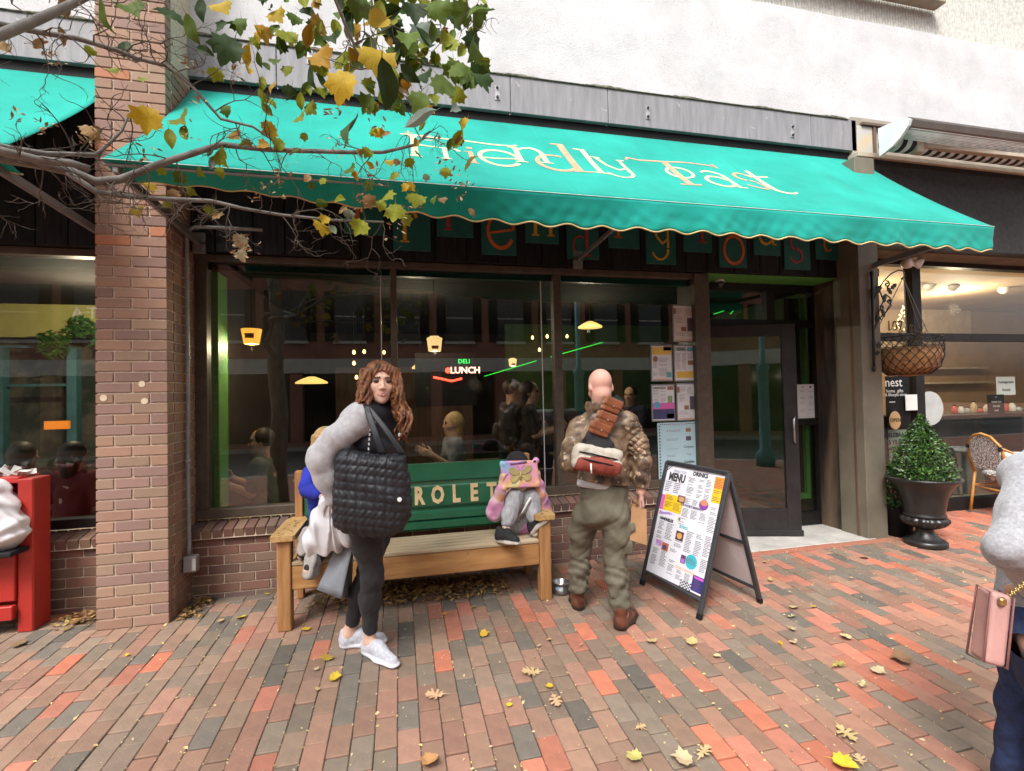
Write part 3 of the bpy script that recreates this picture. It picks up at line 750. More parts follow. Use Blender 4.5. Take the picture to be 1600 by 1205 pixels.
def glyph(mb, ch, fn, mi=0):
    """fn maps glyph coordinates to a world point"""
    for pts, w0, w1 in GL[ch]:
        pts = [q_ for a_, b_ in zip(pts[:-1], pts[1:]) for q_ in [(a_[0] + (b_[0] - a_[0]) * i_ / max(1, int(math.hypot(b_[0] - a_[0], b_[1] - a_[1]) / .15)), a_[1] + (b_[1] - a_[1]) * i_ / max(1, int(math.hypot(b_[0] - a_[0], b_[1] - a_[1]) / .15))) for i_ in range(max(1, int(math.hypot(b_[0] - a_[0], b_[1] - a_[1]) / .15)))]] + [pts[-1]]
        k = len(pts); L = []; R_ = []
        for i, p in enumerate(pts):
            a = pts[max(i - 1, 0)]; b = pts[min(i + 1, k - 1)]; dx, dy = b[0] - a[0], b[1] - a[1]; q = math.hypot(dx, dy) or 1
            w = (w0 + (w1 - w0) * i / max(1, k - 1)) / 2 * .86; nx, ny = -dy / q * w, dx / q * w
            L.append((p[0] + nx, p[1] + ny)); R_.append((p[0] - nx, p[1] - ny))
        V = [fn(*p, 1) for p in L] + [fn(*p, 1) for p in R_] + [fn(*p, 0) for p in L] + [fn(*p, 0) for p in R_]
        F = []
        for i in range(k - 1):
            F += [(i, i + 1, k + i + 1, k + i), (2 * k + i, 3 * k + i, 3 * k + i + 1, 2 * k + i + 1), (i, 2 * k + i, 2 * k + i + 1, i + 1), (k + i, k + i + 1, 3 * k + i + 1, 3 * k + i)]
        F += [(0, k, 3 * k, 2 * k), (k - 1, 3 * k - 1, 4 * k - 1, 2 * k - 1)]
        mb.add(V, F, mi)

# ================================================================== green awnings
RID = Vector((0, YF - .01, 3.895)); FRO = Vector((0, 2.97, 2.785)); AWL = (FRO - RID).length; AWE = (FRO - RID).normalized(); AWN = Vector((1, 0, 0)).cross(AWE); AWN = -AWN if AWN.z < 0 else AWN
m_canvas = M('green canvas', (0.010, 0.325, 0.262), 0.88, spec=.15, col2=(0.017, 0.41, 0.335), scale=1.3, detail=8, stretch=(1, 1, 1), bump=0.25, bscale=220, sheen=0.1, trans=(0.02, 0.45, 0.35))
m_pipe = M('cream piping', (0.62, 0.50, 0.24), 0.7)
m_alu = M('grey aluminium', (0.22, 0.215, 0.21), 0.45, metal=0.4, scale=20, var=0.1)
def aw_pt(x, s, lift=0.0, x0=0, x1=1):
    """point on the canvas: x along the shop, s metres down the slope"""
    t = s / AWL; sag = -0.035 * math.sin(PI * min(1, max(0, t))) ; rip = 0.006 * math.sin(x * 5.2 + 0.9 * math.sin(4 * t)) * math.sin(PI * t) - 0.007 * max(0, math.cos(x * 2 * PI / 1.043 + .9 * t)) ** 8 * math.sin(PI * t) + 0.0035 * math.sin(x * 13.1 + t * 2.0) * t * (1 - t) * 3
    return Vector((x, RID.y, RID.z)) + AWE * s + AWN * (sag + rip + lift)
def val_ang(x, right):
    t = (x + 1.55) / 3.6 if right else 0.0
    t = min(1, max(0, t)); t = t * t * (3 - 2 * t)
    return math.radians(78 * (1 - t) + 4)
def val_pt(x, s, right, free=True):
    th = val_ang(x, right)
    f = s / 0.205
    fold = (0.008 * math.sin(x * 9.0 + 1.5 * math.sin(x * 3.3)) + 0.0022 * math.sin(x * 47 + 7 * f + 3 * math.sin(x * 5)) + 0.0018 * math.sin(x * 23 - 13 * f + 3 * math.sin(x * 8.3))) * min(1, f * 1.6)
    hem = 0.026 * (0.5 - 0.5 * math.cos(x * 2 * PI / 0.245)) * f
    s2 = s - hem
    return Vector((x, FRO.y, FRO.z)) + Vector((0, math.sin(th) * s2, -math.cos(th) * s2)) + Vector((0, -math.cos(th), -math.sin(th) * .6)) * fold
def awning(x0, x1, label, right):
    t = thing('awning', label, 'awning', ((x0 + x1) / 2, 3.6, 2.6))
    nu = int((x1 - x0) / 0.05)
    MB().grid(lambda u, v: aw_pt(x0 + (x1 - x0) * u, AWL * v), nu, 22).build('canopy', m_canvas, t, smooth=True, solid=0.004)
    MB().grid(lambda u, v: val_pt(x0 + (x1 - x0) * u, 0.205 * v, right), int((x1 - x0) / 0.0155), 10).build('valance', m_canvas, t, smooth=True, solid=0.003)
    n = int((x1 - x0) / 0.02)
    MB().tube([val_pt(x0 + (x1 - x0) * i / n, 0.207, right) for i in range(n + 1)], 0.0055, 6).build('piping', m_pipe, t, smooth=True)
    MB().tube([(x0, FRO.y + .03, FRO.z - .012), (x1, FRO.y + .03, FRO.z - .012)], 0.010, 10).build('front_bar', m_alu, t, smooth=True)
    MB().tube([aw_pt(x0, AWL, .004), aw_pt(x1, AWL, .004)], 0.0022, 5).build('seam', M('white thread', (.6, .75, .7), .8), t)
    n = int((x1 - x0) / 1.05)
    for i in range(1, n + 1):
        x = x0 + (x1 - x0) * i / (n + 1)
        MB().grid(lambda u, v: aw_pt(x - .011 + .022 * u, AWL * v, 0.0035 - .0025 * abs(2 * u - 1)), 2, 22).build('canvas_seam', m_canvas, t, smooth=True)
    return t
AX0, AX1 = -1.525, 4.79
aw = awning(AX0, AX1, 'large green canvas awning lettered in cream and peach over the restaurant windows', True)
def arm(parent, a, b, w=.05, t_=.03):
    ar = MB().bar(a, b, w, t_, up=(1, 0, 0), bev=.004).build('support_arm', m_alu, parent)
    a = Vector(a); MB().box(a + Vector((0, .005, 0)), (.09, .03, .16), bev=.004).build('wall_bracket', m_alu, ar)
    MB().tube([a + Vector((-.05, -.02, 0)), a + Vector((.05, -.02, 0))], .014, 8).build('pivot_pin', m_bolt, ar)
arm(aw, (AX0 + .05, YF - .03, 2.70), (AX0 + .05, FRO.y + .03, FRO.z - .03), .05, .03)
arm(aw, (P(903, 406, 4.12).x, YF - .03, P(903, 406, 4.12).z), (P(903, 406, 4.12).x + .02, FRO.y + .03, FRO.z - .03), .035, .025)
arm(aw, (AX1 - .14, YF - .03, P(1333, 424, 4.1).z), (AX1 - .1, FRO.y + .03, FRO.z - .03), .05, .03)
m_cream = M('cream lettering', (0.62, 0.55, 0.32), 0.8); m_peach = M('peach lettering', (0.58, 0.29, 0.18), 0.8)
LET = [('F', .05, 1.03, .33, 0, .0), ('r', .30, 1.02, .26, 0, 0), ('i', .49, 1.06, .27, 1, 0), ('e', .60, 1.04, .36, 0, 0), ('n', .87, .90, .33, 0, 0), ('d', 1.03, 1.06, .42, 1, 0), ('l', 1.43, 1.05, .36, 0, 0),
       ('y', 1.56, .98, .33, 0, 0), ('T', 1.98, 1.12, .36, 1, .0), ('o', 2.17, .96, .27, 0, 0), ('a', 2.44, 1.11, .36, 0, 0), ('s', 2.79, 1.07, .36, 1, 0), ('t', 2.96, 1.12, .40, 0, 0)]
for ch, x, s, sz, cidx, _ in LET:
    mb = MB(); glyph(mb, ch, lambda a, b, top: aw_pt(x + a * sz, s - b * sz, 0.0035 + .0012 * top)); mb.build('letter', m_peach if cidx else m_cream, aw)
for ch, x, s in (('t', .06, .62), ('e', .19, .62)):
    mb = MB(); glyph(mb, ch, lambda a, b, top: aw_pt(x + a * .12, s - b * .12, 0.0012 + .0012 * top)); mb.build('letter', m_peach, aw)
law = awning(-4.4, -1.995, 'plain green canvas awning left of the brick pillar', False)
arm(law, (-2.06, YF - .03, 2.70), (-2.06, FRO.y + .03, FRO.z - .03))

# ================================================================== letter tiles on the black board
m_tile = M('dark teal tile', (0.008, 0.085, 0.075), 0.6, scale=5, var=0.2, bump=0.1)
m_red = M('tile red', (0.33, 0.035, 0.03), 0.6); m_or = M('tile orange', (0.50, 0.11, 0.02), 0.6); m_ye = M('tile yellow', (0.55, 0.30, 0.02), 0.6)
sign = thing('letter_sign', 'row of dark teal square tiles with red, orange and yellow letters', 'sign', (2.0, YF - .03, 2.7))
tiles = [('F', -.42, 2.83, m_or), ('r', -.035, 2.715, m_ye), ('i', .33, 2.85, m_red), ('e', .71, 2.712, m_or), ('n', 1.103, 2.834, m_ye), ('d', 1.487, 2.708, m_red), ('l', 1.893, 2.826, m_or),
         ('y', 2.27, 2.693, m_ye), ('T', 2.663, 2.826, m_red), ('o', 3.048, 2.693, m_or), ('a', 3.444, 2.83, m_ye), ('s', 3.798, 2.696, m_red), ('t', 4.18, 2.817, m_or)]
for ch, x, z, mt in tiles:
    h = .43 if z < 2.75 else .36
    tl = MB().b2((x, YF - .034, z), (x + .31, YF - .019, z + h), bev=.003).build('tile', m_tile, sign)
    sc = .235 if ch not in 'FTldt' else .19; ox = .05 if ch not in 'FT' else .06
    oz = {'r': .075, 'i': .06, 'e': .06, 'n': .07, 'd': .03, 'l': .10, 'y': .13, 'o': .035, 'a': .11, 's': .075, 't': .09}.get(ch, .1)
    if ch in 'eo': sc = .27
    mb = MB(); glyph(mb, ch, lambda a, b, top: Vector((x + ox + min(a, 1.05) * sc, YF - .0355 - .004 * top, z + oz + b * sc * 1.12))); mb.build('letter', mt, tl)

# ================================================================== fixtures on the front
m_galv = M('grey conduit', (0.30, 0.30, 0.31), 0.5, scale=10, var=0.15, metal=0.2)
xs = XL + .022
pp = [PXp(294, 372, xs), PXp(294, 420, xs), PXp(293, 560, xs), PXp(294, 640, xs), PXp(295, 720, xs), PXp(299, 850, xs), PXp(301, 862, xs)]
yc = pp[2].y
con = thing('electrical_conduit', 'grey metal conduit pipe down the pillar side to a box', 'pipe', (xs, yc, 0.4))
pts = [Vector((xs + .012 * (i > 4), yc - (.012 * max(0, i - 3)), p_.z)) for i, p_ in enumerate(pp)]
top = pts[0]
pts = [top + Vector((.5, .06, .10)), top + Vector((.12, .06, .10)), top + Vector((.04, .03, .085)), top + Vector((.008, .01, .05))] + pts
MB().tube(pts, 0.0135, 10).build('pipe', m_galv, con, smooth=True)
for i in (5, 6, 8): MB().tube([pts[i] + Vector((0, 0, -.009)), pts[i] + Vector((0, 0, .009))], .019, 10).build('coupling', m_galv, con, smooth=True)
e = pts[-1]
bx = MB().box(e + Vector((.018, -.005, -.055)), (.085, .07, .115), bev=.006).build('junction_box', m_galv, con)
MB().box(e + Vector((.048, -.043, -.055)), (.026, .012, .085), bev=.003).build('cover', M('white cover', (.65, .65, .63), .5), bx)
# floodlight under the awning
c = P(466, 350, YF - .05)
fl = thing('floodlight', 'small black floodlight on the sign board under the awning', 'lamp', (c.x, c.y, c.z - .1))
MB().lathe(c, [(.0, -.055), (.05, -.05), (.062, -.02), (.055, .03), (.03, .06), (0, .065)], 18, ax=Matrix.Rotation(.9, 3, 'X')).build('lamp_head', m_black, fl, smooth=True)
MB().tube([c + Vector((-.01, .03, .05)), c + Vector((-.012, .03, .12))], .014, 8).build('knuckle', m_plate, fl)
# camera over the door
c = P(1124, 444, 4.36)
cc = thing('security_camera', 'small round security camera above the restaurant door', 'camera', (c.x, c.y, c.z - .05))
MB().lathe(c, [(0, -.045), (.03, -.035), (.045, -.005), (.045, .02), (0, .02)], 18).build('dome', M('smoked dome', (.03, .03, .03), .15), cc, smooth=True)
MB().lathe(c + Vector((0, 0, .02)), [(.05, 0), (.05, .03), (0, .03)], 18).build('mount', M('white mount', (.5, .5, .5), .5), cc, smooth=True)
# retractable cassette awning over the neighbour
XCS = 4.80
ra = thing('retractable_awning', 'half closed black and white striped retractable awning over the gift shop', 'awning', (7.2, 4.0, 3.9))
cap_px = [(1374, 245), (1372, 201), (1392, 192), (1417, 184), (1422, 186), (1419, 196), (1408, 213), (1396, 227)]
poly = [PXp(x, y, XCS) for x, y in cap_px]
mb = MB(); k = len(poly)
mb.add([p_ for p_ in poly] + [p_ + Vector((.03, 0, 0)) for p_ in poly], [tuple(range(k)), tuple(range(2 * k - 1, k - 1, -1))] + [(i, i + k, (i + 1) % k + k, (i + 1) % k) for i in range(k)])
m_wht = M('white enamel', (0.72, 0.76, 0.76), 0.35, scale=4, var=0.06)
mb.build('end_cap', m_wht, ra)
def ext(pl, name, mt, x1=13.0, th=.012):
    mb = MB(); k = len(pl); o = pl + [p_ + Vector((0, .0, th)) for p_ in pl[::-1]]; k = len(o)
    mb.add([Vector((XCS + .03, q_.y, q_.z)) for q_ in o] + [Vector((x1, q_.y, q_.z)) for q_ in o], [(i, (i + 1) % k, (i + 1) % k + k, i + k) for i in range(k)] + [tuple(range(k - 1, -1, -1)), tuple(range(k, 2 * k))])
    return mb.build(name, mt, ra)
ext([poly[1], poly[2], poly[3]], 'hood', M('brown hood', (0.16, 0.14, 0.125), 0.5))
tp = poly[4]; bt = poly[5]
ext([tp, bt, bt + Vector((0, .03, -.02))], 'front_rail', M('brown rail', (.13, .115, .10), .4))
def stripes(name):
    m, n, l = nt(name); b = n['Principled BSDF']; tc = n.new('ShaderNodeTexCoord'); w = n.new('ShaderNodeTexWave'); w.inputs['Scale'].default_value = 2.6; w.bands_direction = 'X'
    r = _ramp(n, [(0, (.015, .015, .016)), (.5, (.62, .62, .6))], True); l.new(tc.outputs['Object'], w.inputs[0]); l.new(w.outputs['Fac'], r.inputs[0]); l.new(r.outputs[0], b.inputs['Base Color']); b.inputs['Roughness'].default_value = .8; return m
m_str = stripes('striped canvas')
ra_y = (poly[0].y + bt.y) / 2
mb = MB()
for i in range(9):
    mb.tube([(XCS + .05, bt.y + .02 + .012 * i, bt.z - .01 - .006 * i), (13, bt.y + .05 + .012 * i, bt.z - .02 - .02 * i)], .006, 5)
tag(mb.build('canvas_folds', M('white canvas fold', (.7, .7, .7), .8), ra, smooth=True), kind='stuff')
mb = MB(); mb.lathe((XCS + .04, ra_y + .1, (poly[0].z + tp.z) / 2 + .03), [(.09, 0), (.09, 8.0)], 20, ax=Matrix.Rotation(PI / 2, 3, 'Y')); mb.build('fabric_roll', m_str, ra, smooth=True)
MB().bar((XCS + .35, ra_y + .05, poly[0].z + .1), (XCS + 1.75, ra_y - .1, poly[0].z + .02), .06, .045, bev=.006).build('folding_arm', m_beige, ra)
MB().bar((XCS + .1, ra_y + .12, poly[0].z + .12), (13, ra_y + .12, poly[0].z + .12), .05, .04, bev=.006).build('torsion_bar', m_beige, ra)
MB().box((XCS + .37, ra_y + .05, poly[0].z + .08), (.09, .08, .13), bev=.01).build('arm_bracket', m_beige, ra)
MB().box((XCS + 1.78, ra_y - .1, poly[0].z + .03), (.1, .09, .09), bev=.015).build('arm_elbow', m_wht, ra)
# twin floodlight under the neighbour's soffit
c = P(1425, 406, 4.3)
fl = thing('floodlight', 'pair of white floodlights under the gift shop soffit', 'lamp', (c.x, c.y, c.z - .1))
for dx, ry in ((-.09, -.5), (.07, .4)):
    MB().lathe(c + Vector((dx, -.02, -.03)), [(0, -.06), (.055, -.055), (.06, -.03), (.035, .03), (.02, .05), (0, .05)], 16, ax=Matrix.Rotation(.8, 3, 'X') @ Matrix.Rotation(ry, 3, 'Y')).build('lamp_head', M('off white lamp', (.6, .56, .5), .5), fl, smooth=True)
MB().lathe(c, [(.045, -.0), (.045, .02), (0, .02)], 16).build('base', M('off white lamp', (.6, .56, .5), .5), fl)
# ================================================================== inside the restaurant
m_dwall = M('dark interior wall', (0.03, 0.022, 0.018), 0.8, scale=3, var=0.3)
m_ceil = M('dark ceiling', (0.018, 0.017, 0.016), 0.9, spec=.1)
m_gwall = M('green interior wall', (0.035, 0.085, 0.018), 0.7, scale=2, var=0.25)
m_ylw = M('yellow green wall', (0.50, 0.48, 0.15), 0.7, scale=3, var=0.12)
room = thing('restaurant_interior', 'dim restaurant room with green walls behind the windows', 'room', (1.5, 7, 0))
MB().b2((XL - .05, 9.5, 0), (5.2, 9.6, 3)).build('back_wall', m_dwall, room)
MB().b2((XL - .12, 4.3, 0), (XL - .02, 9.5, 3)).build('side_wall', m_dwall, room)
MB().b2((XL + .005, 4.40, .6), (XL + .10, 4.62, 2.55)).build('green_jamb', m_green, room)
MB().b2((5.05, 4.62, 0), (5.15, 9.5, 3)).build('side_wall', m_gwall, room)
MB().b2((-1.6, 4.3, 2.72), (5.2, 9.6, 2.8)).build('ceiling', m_ceil, room)
MB().b2((1.75, 8.0, 1.2), (4.9, 8.1, 2.7)).build('green_partition', m_gwall, room)
MB().b2((-1.0, 8.2, .0), (1.2, 8.3, 2.0)).build('service_wall', M('brown panelling', (0.12, 0.06, 0.035), 0.6, scale=4, stretch=(6, 1, .5), var=.3), room)
# lit cup-shaped pendant shades hung in the window
m_cup = EMIT('glowing cup amber', (1.0, 0.45, 0.06), .8); m_cup2 = EMIT('glowing cup cream', (1.0, 0.66, 0.28), .75); m_cred = M('cup print red', (0.5, 0.06, 0.03), .6)
def cup_lamp(px, py, Y, w, label, mat, inv, glow=9.0):
    c = P(px, py, Y)
    t = thing('pendant_lamp', label, 'lamp', (c.x, c.y, c.z))
    prof = [(w * .72, -w * .8), (w * .74, -w * .78), (w, w * .75), (w * .98, w * .78)] if not inv else [(w * .8, -w * 1.0), (w, w * .7), (w * .6, w * .85), (w * .6, w * .95)]
    MB().lathe(c, prof, 24).build('shade', mat, t, smooth=True)
    MB().tube([c + Vector((0, 0, w * .8)), Vector((c.x, c.y, 2.72))], .003, 5).build('cord', m_black, t)
    mb = MB(); mb.grid(lambda u, v: c + Vector((w * (.83 + .1 * v) * 1.03 * math.sin(-.5 + u), -w * (.83 + .1 * v) * 1.03 * math.cos(-.5 + u), w * (-.25 + .5 * v) if not inv else w * (-.75 + .4 * v))), 8, 2); mb.build('shade_print', m_cred, t)
    li = bpy.data.lights.new('room_glow', 'POINT'); li.energy = glow; li.color = (1.0, .78, .52); li.shadow_soft_size = .02; lo_ = bpy.data.objects.new('room_glow', li); link(lo_, t, c - Vector((0, -.02, w * 1.15)))
    return t
cup_lamp(393, 526, 4.75, .085, 'amber glowing cup shaped lamp in the left window', m_cup, False)
cup_lamp(679, 537, 4.75, .075, 'cream glowing cup shaped lamp in the middle window', m_cup2, True)
cup_lamp(801, 566, 6.2, .055, 'tiny cream cup lamp deep inside the middle window', m_cup2, True, 4.0)
m_bulb = EMIT('warm bulb', (1.0, 0.55, 0.16), 5.0)
bulbs = [(553, 551, 'first bulb of the upper row in the left window'), (569, 550, 'second bulb of the upper row in the left window'), (600, 551, 'bulb beside the mullion in the left window'), (553, 568, 'bulb below the first of the row in the left window'), (557, 590, 'lowest bulb in the left window beside the woman\'s hair'), (832, 528, 'left bulb of the cluster in the middle window'), (855, 526, 'right bulb of the cluster in the middle window'), (843, 547, 'lowest bulb of the cluster in the middle window'), (886, 526, 'bulb just right of the second mullion'), (681, 565, 'tiny bulb above the neon sign'), (1050, 463, 'bulb high up beside the window menus')]
for i, (px, py, lab) in enumerate(bulbs):
    c = P(px, py, 6.6 + .25 * (i % 3))
    b = thing('hanging_bulb', 'warm glowing ' + lab, 'bulb', c, 'hanging bulbs in the restaurant')
    MB().lathe(c, [(0, -.024), (.015, -.018), (.021, 0), (.014, .02), (.008, .03), (0, .035)], 10).build('glass', m_bulb, b, smooth=True)
    MB().tube([c + Vector((0, 0, .03)), (c.x, c.y, 2.72)], .004, 5).build('cord', m_black, b)
m_pend = EMIT('pendant glow', (1.0, 0.62, 0.18), .9)
for px, py, Y, r, lab in ((922, 510, 6.4, .17, 'yellow dome pendant lamp inside the right window'), (487, 597, 6.8, .2, 'flat glowing pendant lamp inside the left window'), (656, 574, 6.9, .11, 'small glowing dome lamp beside the neon lunch sign')):
    c = P(px, py, Y); t = thing('pendant_lamp', lab, 'lamp', c)
    MB().lathe(c, [(r, -.02), (r * .98, 0), (r * .6, .04), (r * .2, .07), (0, .07)], 24).build('shade', m_pend, t, smooth=True)
    MB().tube([c + Vector((0, 0, .06)), (c.x, c.y, 2.72)], .005, 5).build('cord', m_black, t)
# neon board
a = P(648, 552, 6.0); b = P(745, 602, 6.0)
neon = thing('neon_sign', 'black board with red and green neon LUNCH lettering inside the middle window', 'sign', ((a.x + b.x) / 2, 6.0, b.z))
MB().b2((a.x, 6.0, b.z - .25), (b.x, 6.05, a.z)).build('board', m_black, neon)
m_nr = EMIT('neon red', (1.0, 0.06, 0.03), 3.0); m_ng = EMIT('neon green', (0.05, 1.0, 0.15), 1.2); m_nw = EMIT('neon pink white', (1.0, 0.45, 0.35), 2.2)
mb = MB(); c = P(727, 579, 5.99); text_on(mb, 'LUNCH', c, (1, 0, 0), (0, 0, 1), .11, .004, 0, .003); mb.build('lettering', m_nw, neon)
mb = MB(); c = P(725, 565, 5.99); text_on(mb, 'DELI', c, (1, 0, 0), (0, 0, 1), .075, .004, 0, .0); mb.build('lettering', m_ng, neon)
mb = MB(); c = P(700, 579, 5.99); mb.lathe(c, [(.035, 0), (.035, .01)], 10, ax=Matrix.Rotation(PI / 2, 3, 'X')); c = P(690, 592, 5.99); mb.tube([c + Vector((-.1, 0, .02)), c, c + Vector((.12, 0, -.03)), c + Vector((.25, 0, .0))], .014, 6); mb.build('neon_tube', m_nr, neon)
for i, (p0, p1, Y) in enumerate(((((757, 588)), ((838, 564)), 6.8), ((860, 558), (942, 535), 6.8), ((1115, 491), (1131, 486), 6.5), ((1141, 491), (1147, 484), 6.5))):
    MB().tube([P(*p0, Y), P(*p1, Y)], .006, 6).build('led_strip', EMIT('led green', (0.03, .8, 0.06), .7), room)
# tables and chairs
m_tab = M('table top', (0.16, 0.12, 0.09), 0.35, scale=5, var=.3); m_chrome2 = M('chrome', (.5, .5, .5), .25, metal=1)
for i, (x, y, lab) in enumerate(((-.6, 5.15, 'dark diner table behind the left window'), (.75, 5.3, 'dark diner table behind the middle window'), (2.2, 5.6, 'dark diner table behind the right window'))):
    t = thing('dining_table', lab, 'table', (x, y, 0))
    MB().box((x, y, .745), (.75, .65, .03), bev=.008).build('table_top', m_tab, t)
    MB().tube([(x, y, .03), (x, y, .74)], .035, 10).build('pedestal', m_chrome2, t, smooth=True)
    MB().lathe((x, y, 0), [(.25, 0), (.25, .015), (.04, .04)], 20).build('foot', m_chrome2, t, smooth=True)
# fill lights added to brighten both dining rooms; no fixture holds them
for nm, c, e_, r_ in (('room_glow', (0.2, 5.7, 2.35), 15, .018), ('room_glow', (2.4, 5.9, 2.3), 12, .018), ('room_glow', (-3.0, 5.6, 2.4), 46, .018)):
    li = bpy.data.lights.new(nm, 'POINT'); li.energy = e_; li.color = (1.0, .80, .58); li.shadow_soft_size = r_; o = bpy.data.objects.new(nm, li); link(o, None, c)
# ---- left room
lroom = thing('restaurant_interior', 'left dining room with yellow green wall, paintings and teal window frames', 'room', (-3.2, 7, 0))
MB().b2((-8, 8.5, 0), (XL - .12, 8.6, 3)).build('back_wall', m_dwall, lroom)
MB().b2((-8, 4.3, 2.72), (XL - .1, 8.6, 2.8)).build('ceiling', m_ceil, lroom)
Yb = 7.0
a = P(0, 462, Yb); b = P(150, 530, Yb)
MB().b2((-7.5, Yb, b.z + .02), (XL - .13, Yb + .05, a.z)).build('yellow_band', m_ylw, lroom)
MB().b2((-7.5, Yb + .02, a.z), (XL - .13, Yb + .06, 2.72)).build('green_band', m_gwall, lroom)
MB().b2((-7.5, Yb - .03, a.z - .02), (XL - .13, Yb + .02, a.z + .02)).build('picture_rail', M('pale trim', (.45, .40, .25), .6), lroom)
mb = MB(); c = P(133, 490, Yb - .01); text_on(mb, 'AT', c, (1, 0, 0), (0, 0, 1), .2, .006, 0, 0, spacing=1.3); mb.build('wall_lettering', M('white letters', (.75, .74, .68), .5), lroom)
m_paint = M('painting', (0.45, 0.10, 0.03), .6, col2=(0.03, 0.02, 0.02), scale=2.5, lo=.42, hi=.55); m_pfr = M('picture frame', (0.25, 0.15, 0.05), .5)
for (x0, y0_, x1, y1_), lab in (((0, 425, 62, 460), 'dark red painting above the left dining room wall'), ((137, 425, 152, 460), 'narrow framed painting beside the pillar in the left room')):
    a = P(x0, y0_, Yb - .05); b = P(x1, y1_, Yb - .05); t = thing('painting', lab, 'painting', ((a.x + b.x) / 2, Yb - .04, b.z))
    MB().b2((a.x, Yb - .04, b.z), (b.x, Yb - .03, a.z)).build('canvas', m_paint, t)
    fr = MB(); fr.b2((a.x - .04, Yb - .05, b.z), (a.x, Yb - .02, a.z)); fr.b2((b.x, Yb - .05, b.z), (b.x + .05, Yb - .02, a.z)); fr.b2((a.x - .04, Yb - .05, b.z - .04), (b.x + .05, Yb - .02, b.z)); fr.build('frame', m_pfr, t)
m_teal = M('teal painted timber', (0.07, 0.20, 0.22), .6, var=.2)
zt = P(60, 545, Yb).z
for px in (2, 116): c = P(px, 600, Yb - .05); MB().b2((c.x - .05, Yb - .1, 0), (c.x + .05, Yb, zt)).build('teal_post', m_teal, lroom)
for py in (542, 602):
    c = P(60, py, Yb - .05); MB().b2((-6.5, Yb - .07, c.z - .015), (P(116, 600, Yb).x, Yb - .02, c.z + .015)).build('teal_rail', m_teal, lroom)
MB().b2((-7, Yb + .3, 0), (XL - .2, Yb + .35, 2.4)).build('far_glass', M('far window view', (.05, .07, .05), .3, col2=(.15, .14, .10), scale=3, lo=.45, hi=.6), lroom)
ld = MB(); c = P(95, 670, 6.5); ld.b2((c.x - .1, 6.4, c.z), (c.x + .12, 6.45, c.z + .09)); ld.build('orange_card', EMIT('orange card', (.8, .22, .02), .5), lroom)  # card given a glow of its own, though it is no lamp
def leaf_garland():
    t = thing('hanging_ivy', 'green trailing ivy along the beam in the left room', 'plant', P(115, 530, 6.7))
    mb = MB(); r = random.Random(5)
    for i in range(260):
        u = r.random(); c = P(60 + 95 * u, 505 + 30 * r.random() + 10 * math.sin(u * 7) + (25 if u < .5 else 0) * r.random(), 6.75); s = r.uniform(.03, .06)
        R = Euler((r.uniform(-1, 1), r.uniform(-1, 1), r.uniform(0, 6))).to_matrix()
        mb.add([c + R @ Vector(q) * s for q in ((-1, 0, 0), (0, -.6, .2), (1, 0, 0), (0, .6, .2))], [(0, 1, 2, 3)])
    tag(mb.build('foliage', M('ivy', (.06, .17, .03), .5, rnd=.3), t), kind='stuff')
leaf_garland()
# ---- gift shop
gs = thing('gift_shop_interior', 'warm tan gift shop interior seen through the right-hand window', 'room', (7.5, 6.5, 0))
m_tan = M('tan wall', (0.42, 0.29, 0.16), .8, scale=2, var=.12)
MB().b2((5.2, 7.5, 0), (13, 7.6, 3.2)).build('back_wall', m_tan, gs)
MB().b2((5.16, 4.62, 0), (5.25, 7.5, 3.2)).build('side_wall', m_tan, gs)
MB().b2((5.2, 4.62, 3.0), (13, 7.6, 3.1)).build('ceiling', m_tan, gs)
MB().b2((13, 4.62, 0), (13.1, 7.6, 3.1)).build('side_wall', m_tan, gs)
for x, y, z, e_ in ((6.6, 5.9, 2.7, 50), (8.6, 5.9, 2.7, 50)):
    li = bpy.data.lights.new('track_glow', 'POINT'); li.energy = e_; li.color = (1, .8, .55); li.shadow_soft_size = .08; o = bpy.data.objects.new('track_glow', li); link(o, None, (x, y, z))
m_spot = M('white track lamp', (.62, .62, .56), .5)
for px, py, nm in ((1458, 441, 'first'), (1496, 442, 'second'), (1574, 446, 'third')):
    c = P(px, py, 5.6); t = thing('track_lamp', 'white cylinder track lamp, %s from the left under the gift shop ceiling' % nm, 'lamp', c)
    MB().lathe(c, [(.0, -.14), (.06, -.14), (.06, .1), (.04, .13), (0, .13)], 16, ax=Matrix.Rotation(.9, 3, 'Y')).build('lamp_head', m_spot, t, smooth=True)
    MB().tube([c + Vector((0, 0, .03)), c + Vector((0, 0, .25))], .012, 6).build('stem', m_spot, t)
a = P(1440, 425, 5.6); b = P(1600, 432, 5.6)
mb = MB(); mb.bar(a, b, .05, .04); mb.build('light_track', m_spot, gs)
zs_ = P(1530, 645, 5.0).z
sh = thing('display_counter', 'black topped display counter inside the gift shop window', 'counter', (7.8, 5.0, 0))
MB().b2((6.15, 4.7, zs_ - .04), (12, 5.3, zs_), bev=.005).build('counter_top', m_black, sh)
MB().b2((6.2, 5.2, 0), (12, 5.25, zs_ - .04)).build('counter_back', M('grey green cabinet', (.10, .11, .10), .5, scale=3, var=.4), sh)
for x in (6.3, 8, 10): MB().b2((x, 4.75, 0), (x + .05, 5.2, zs_ - .04)).build('counter_leg', m_dark, sh)
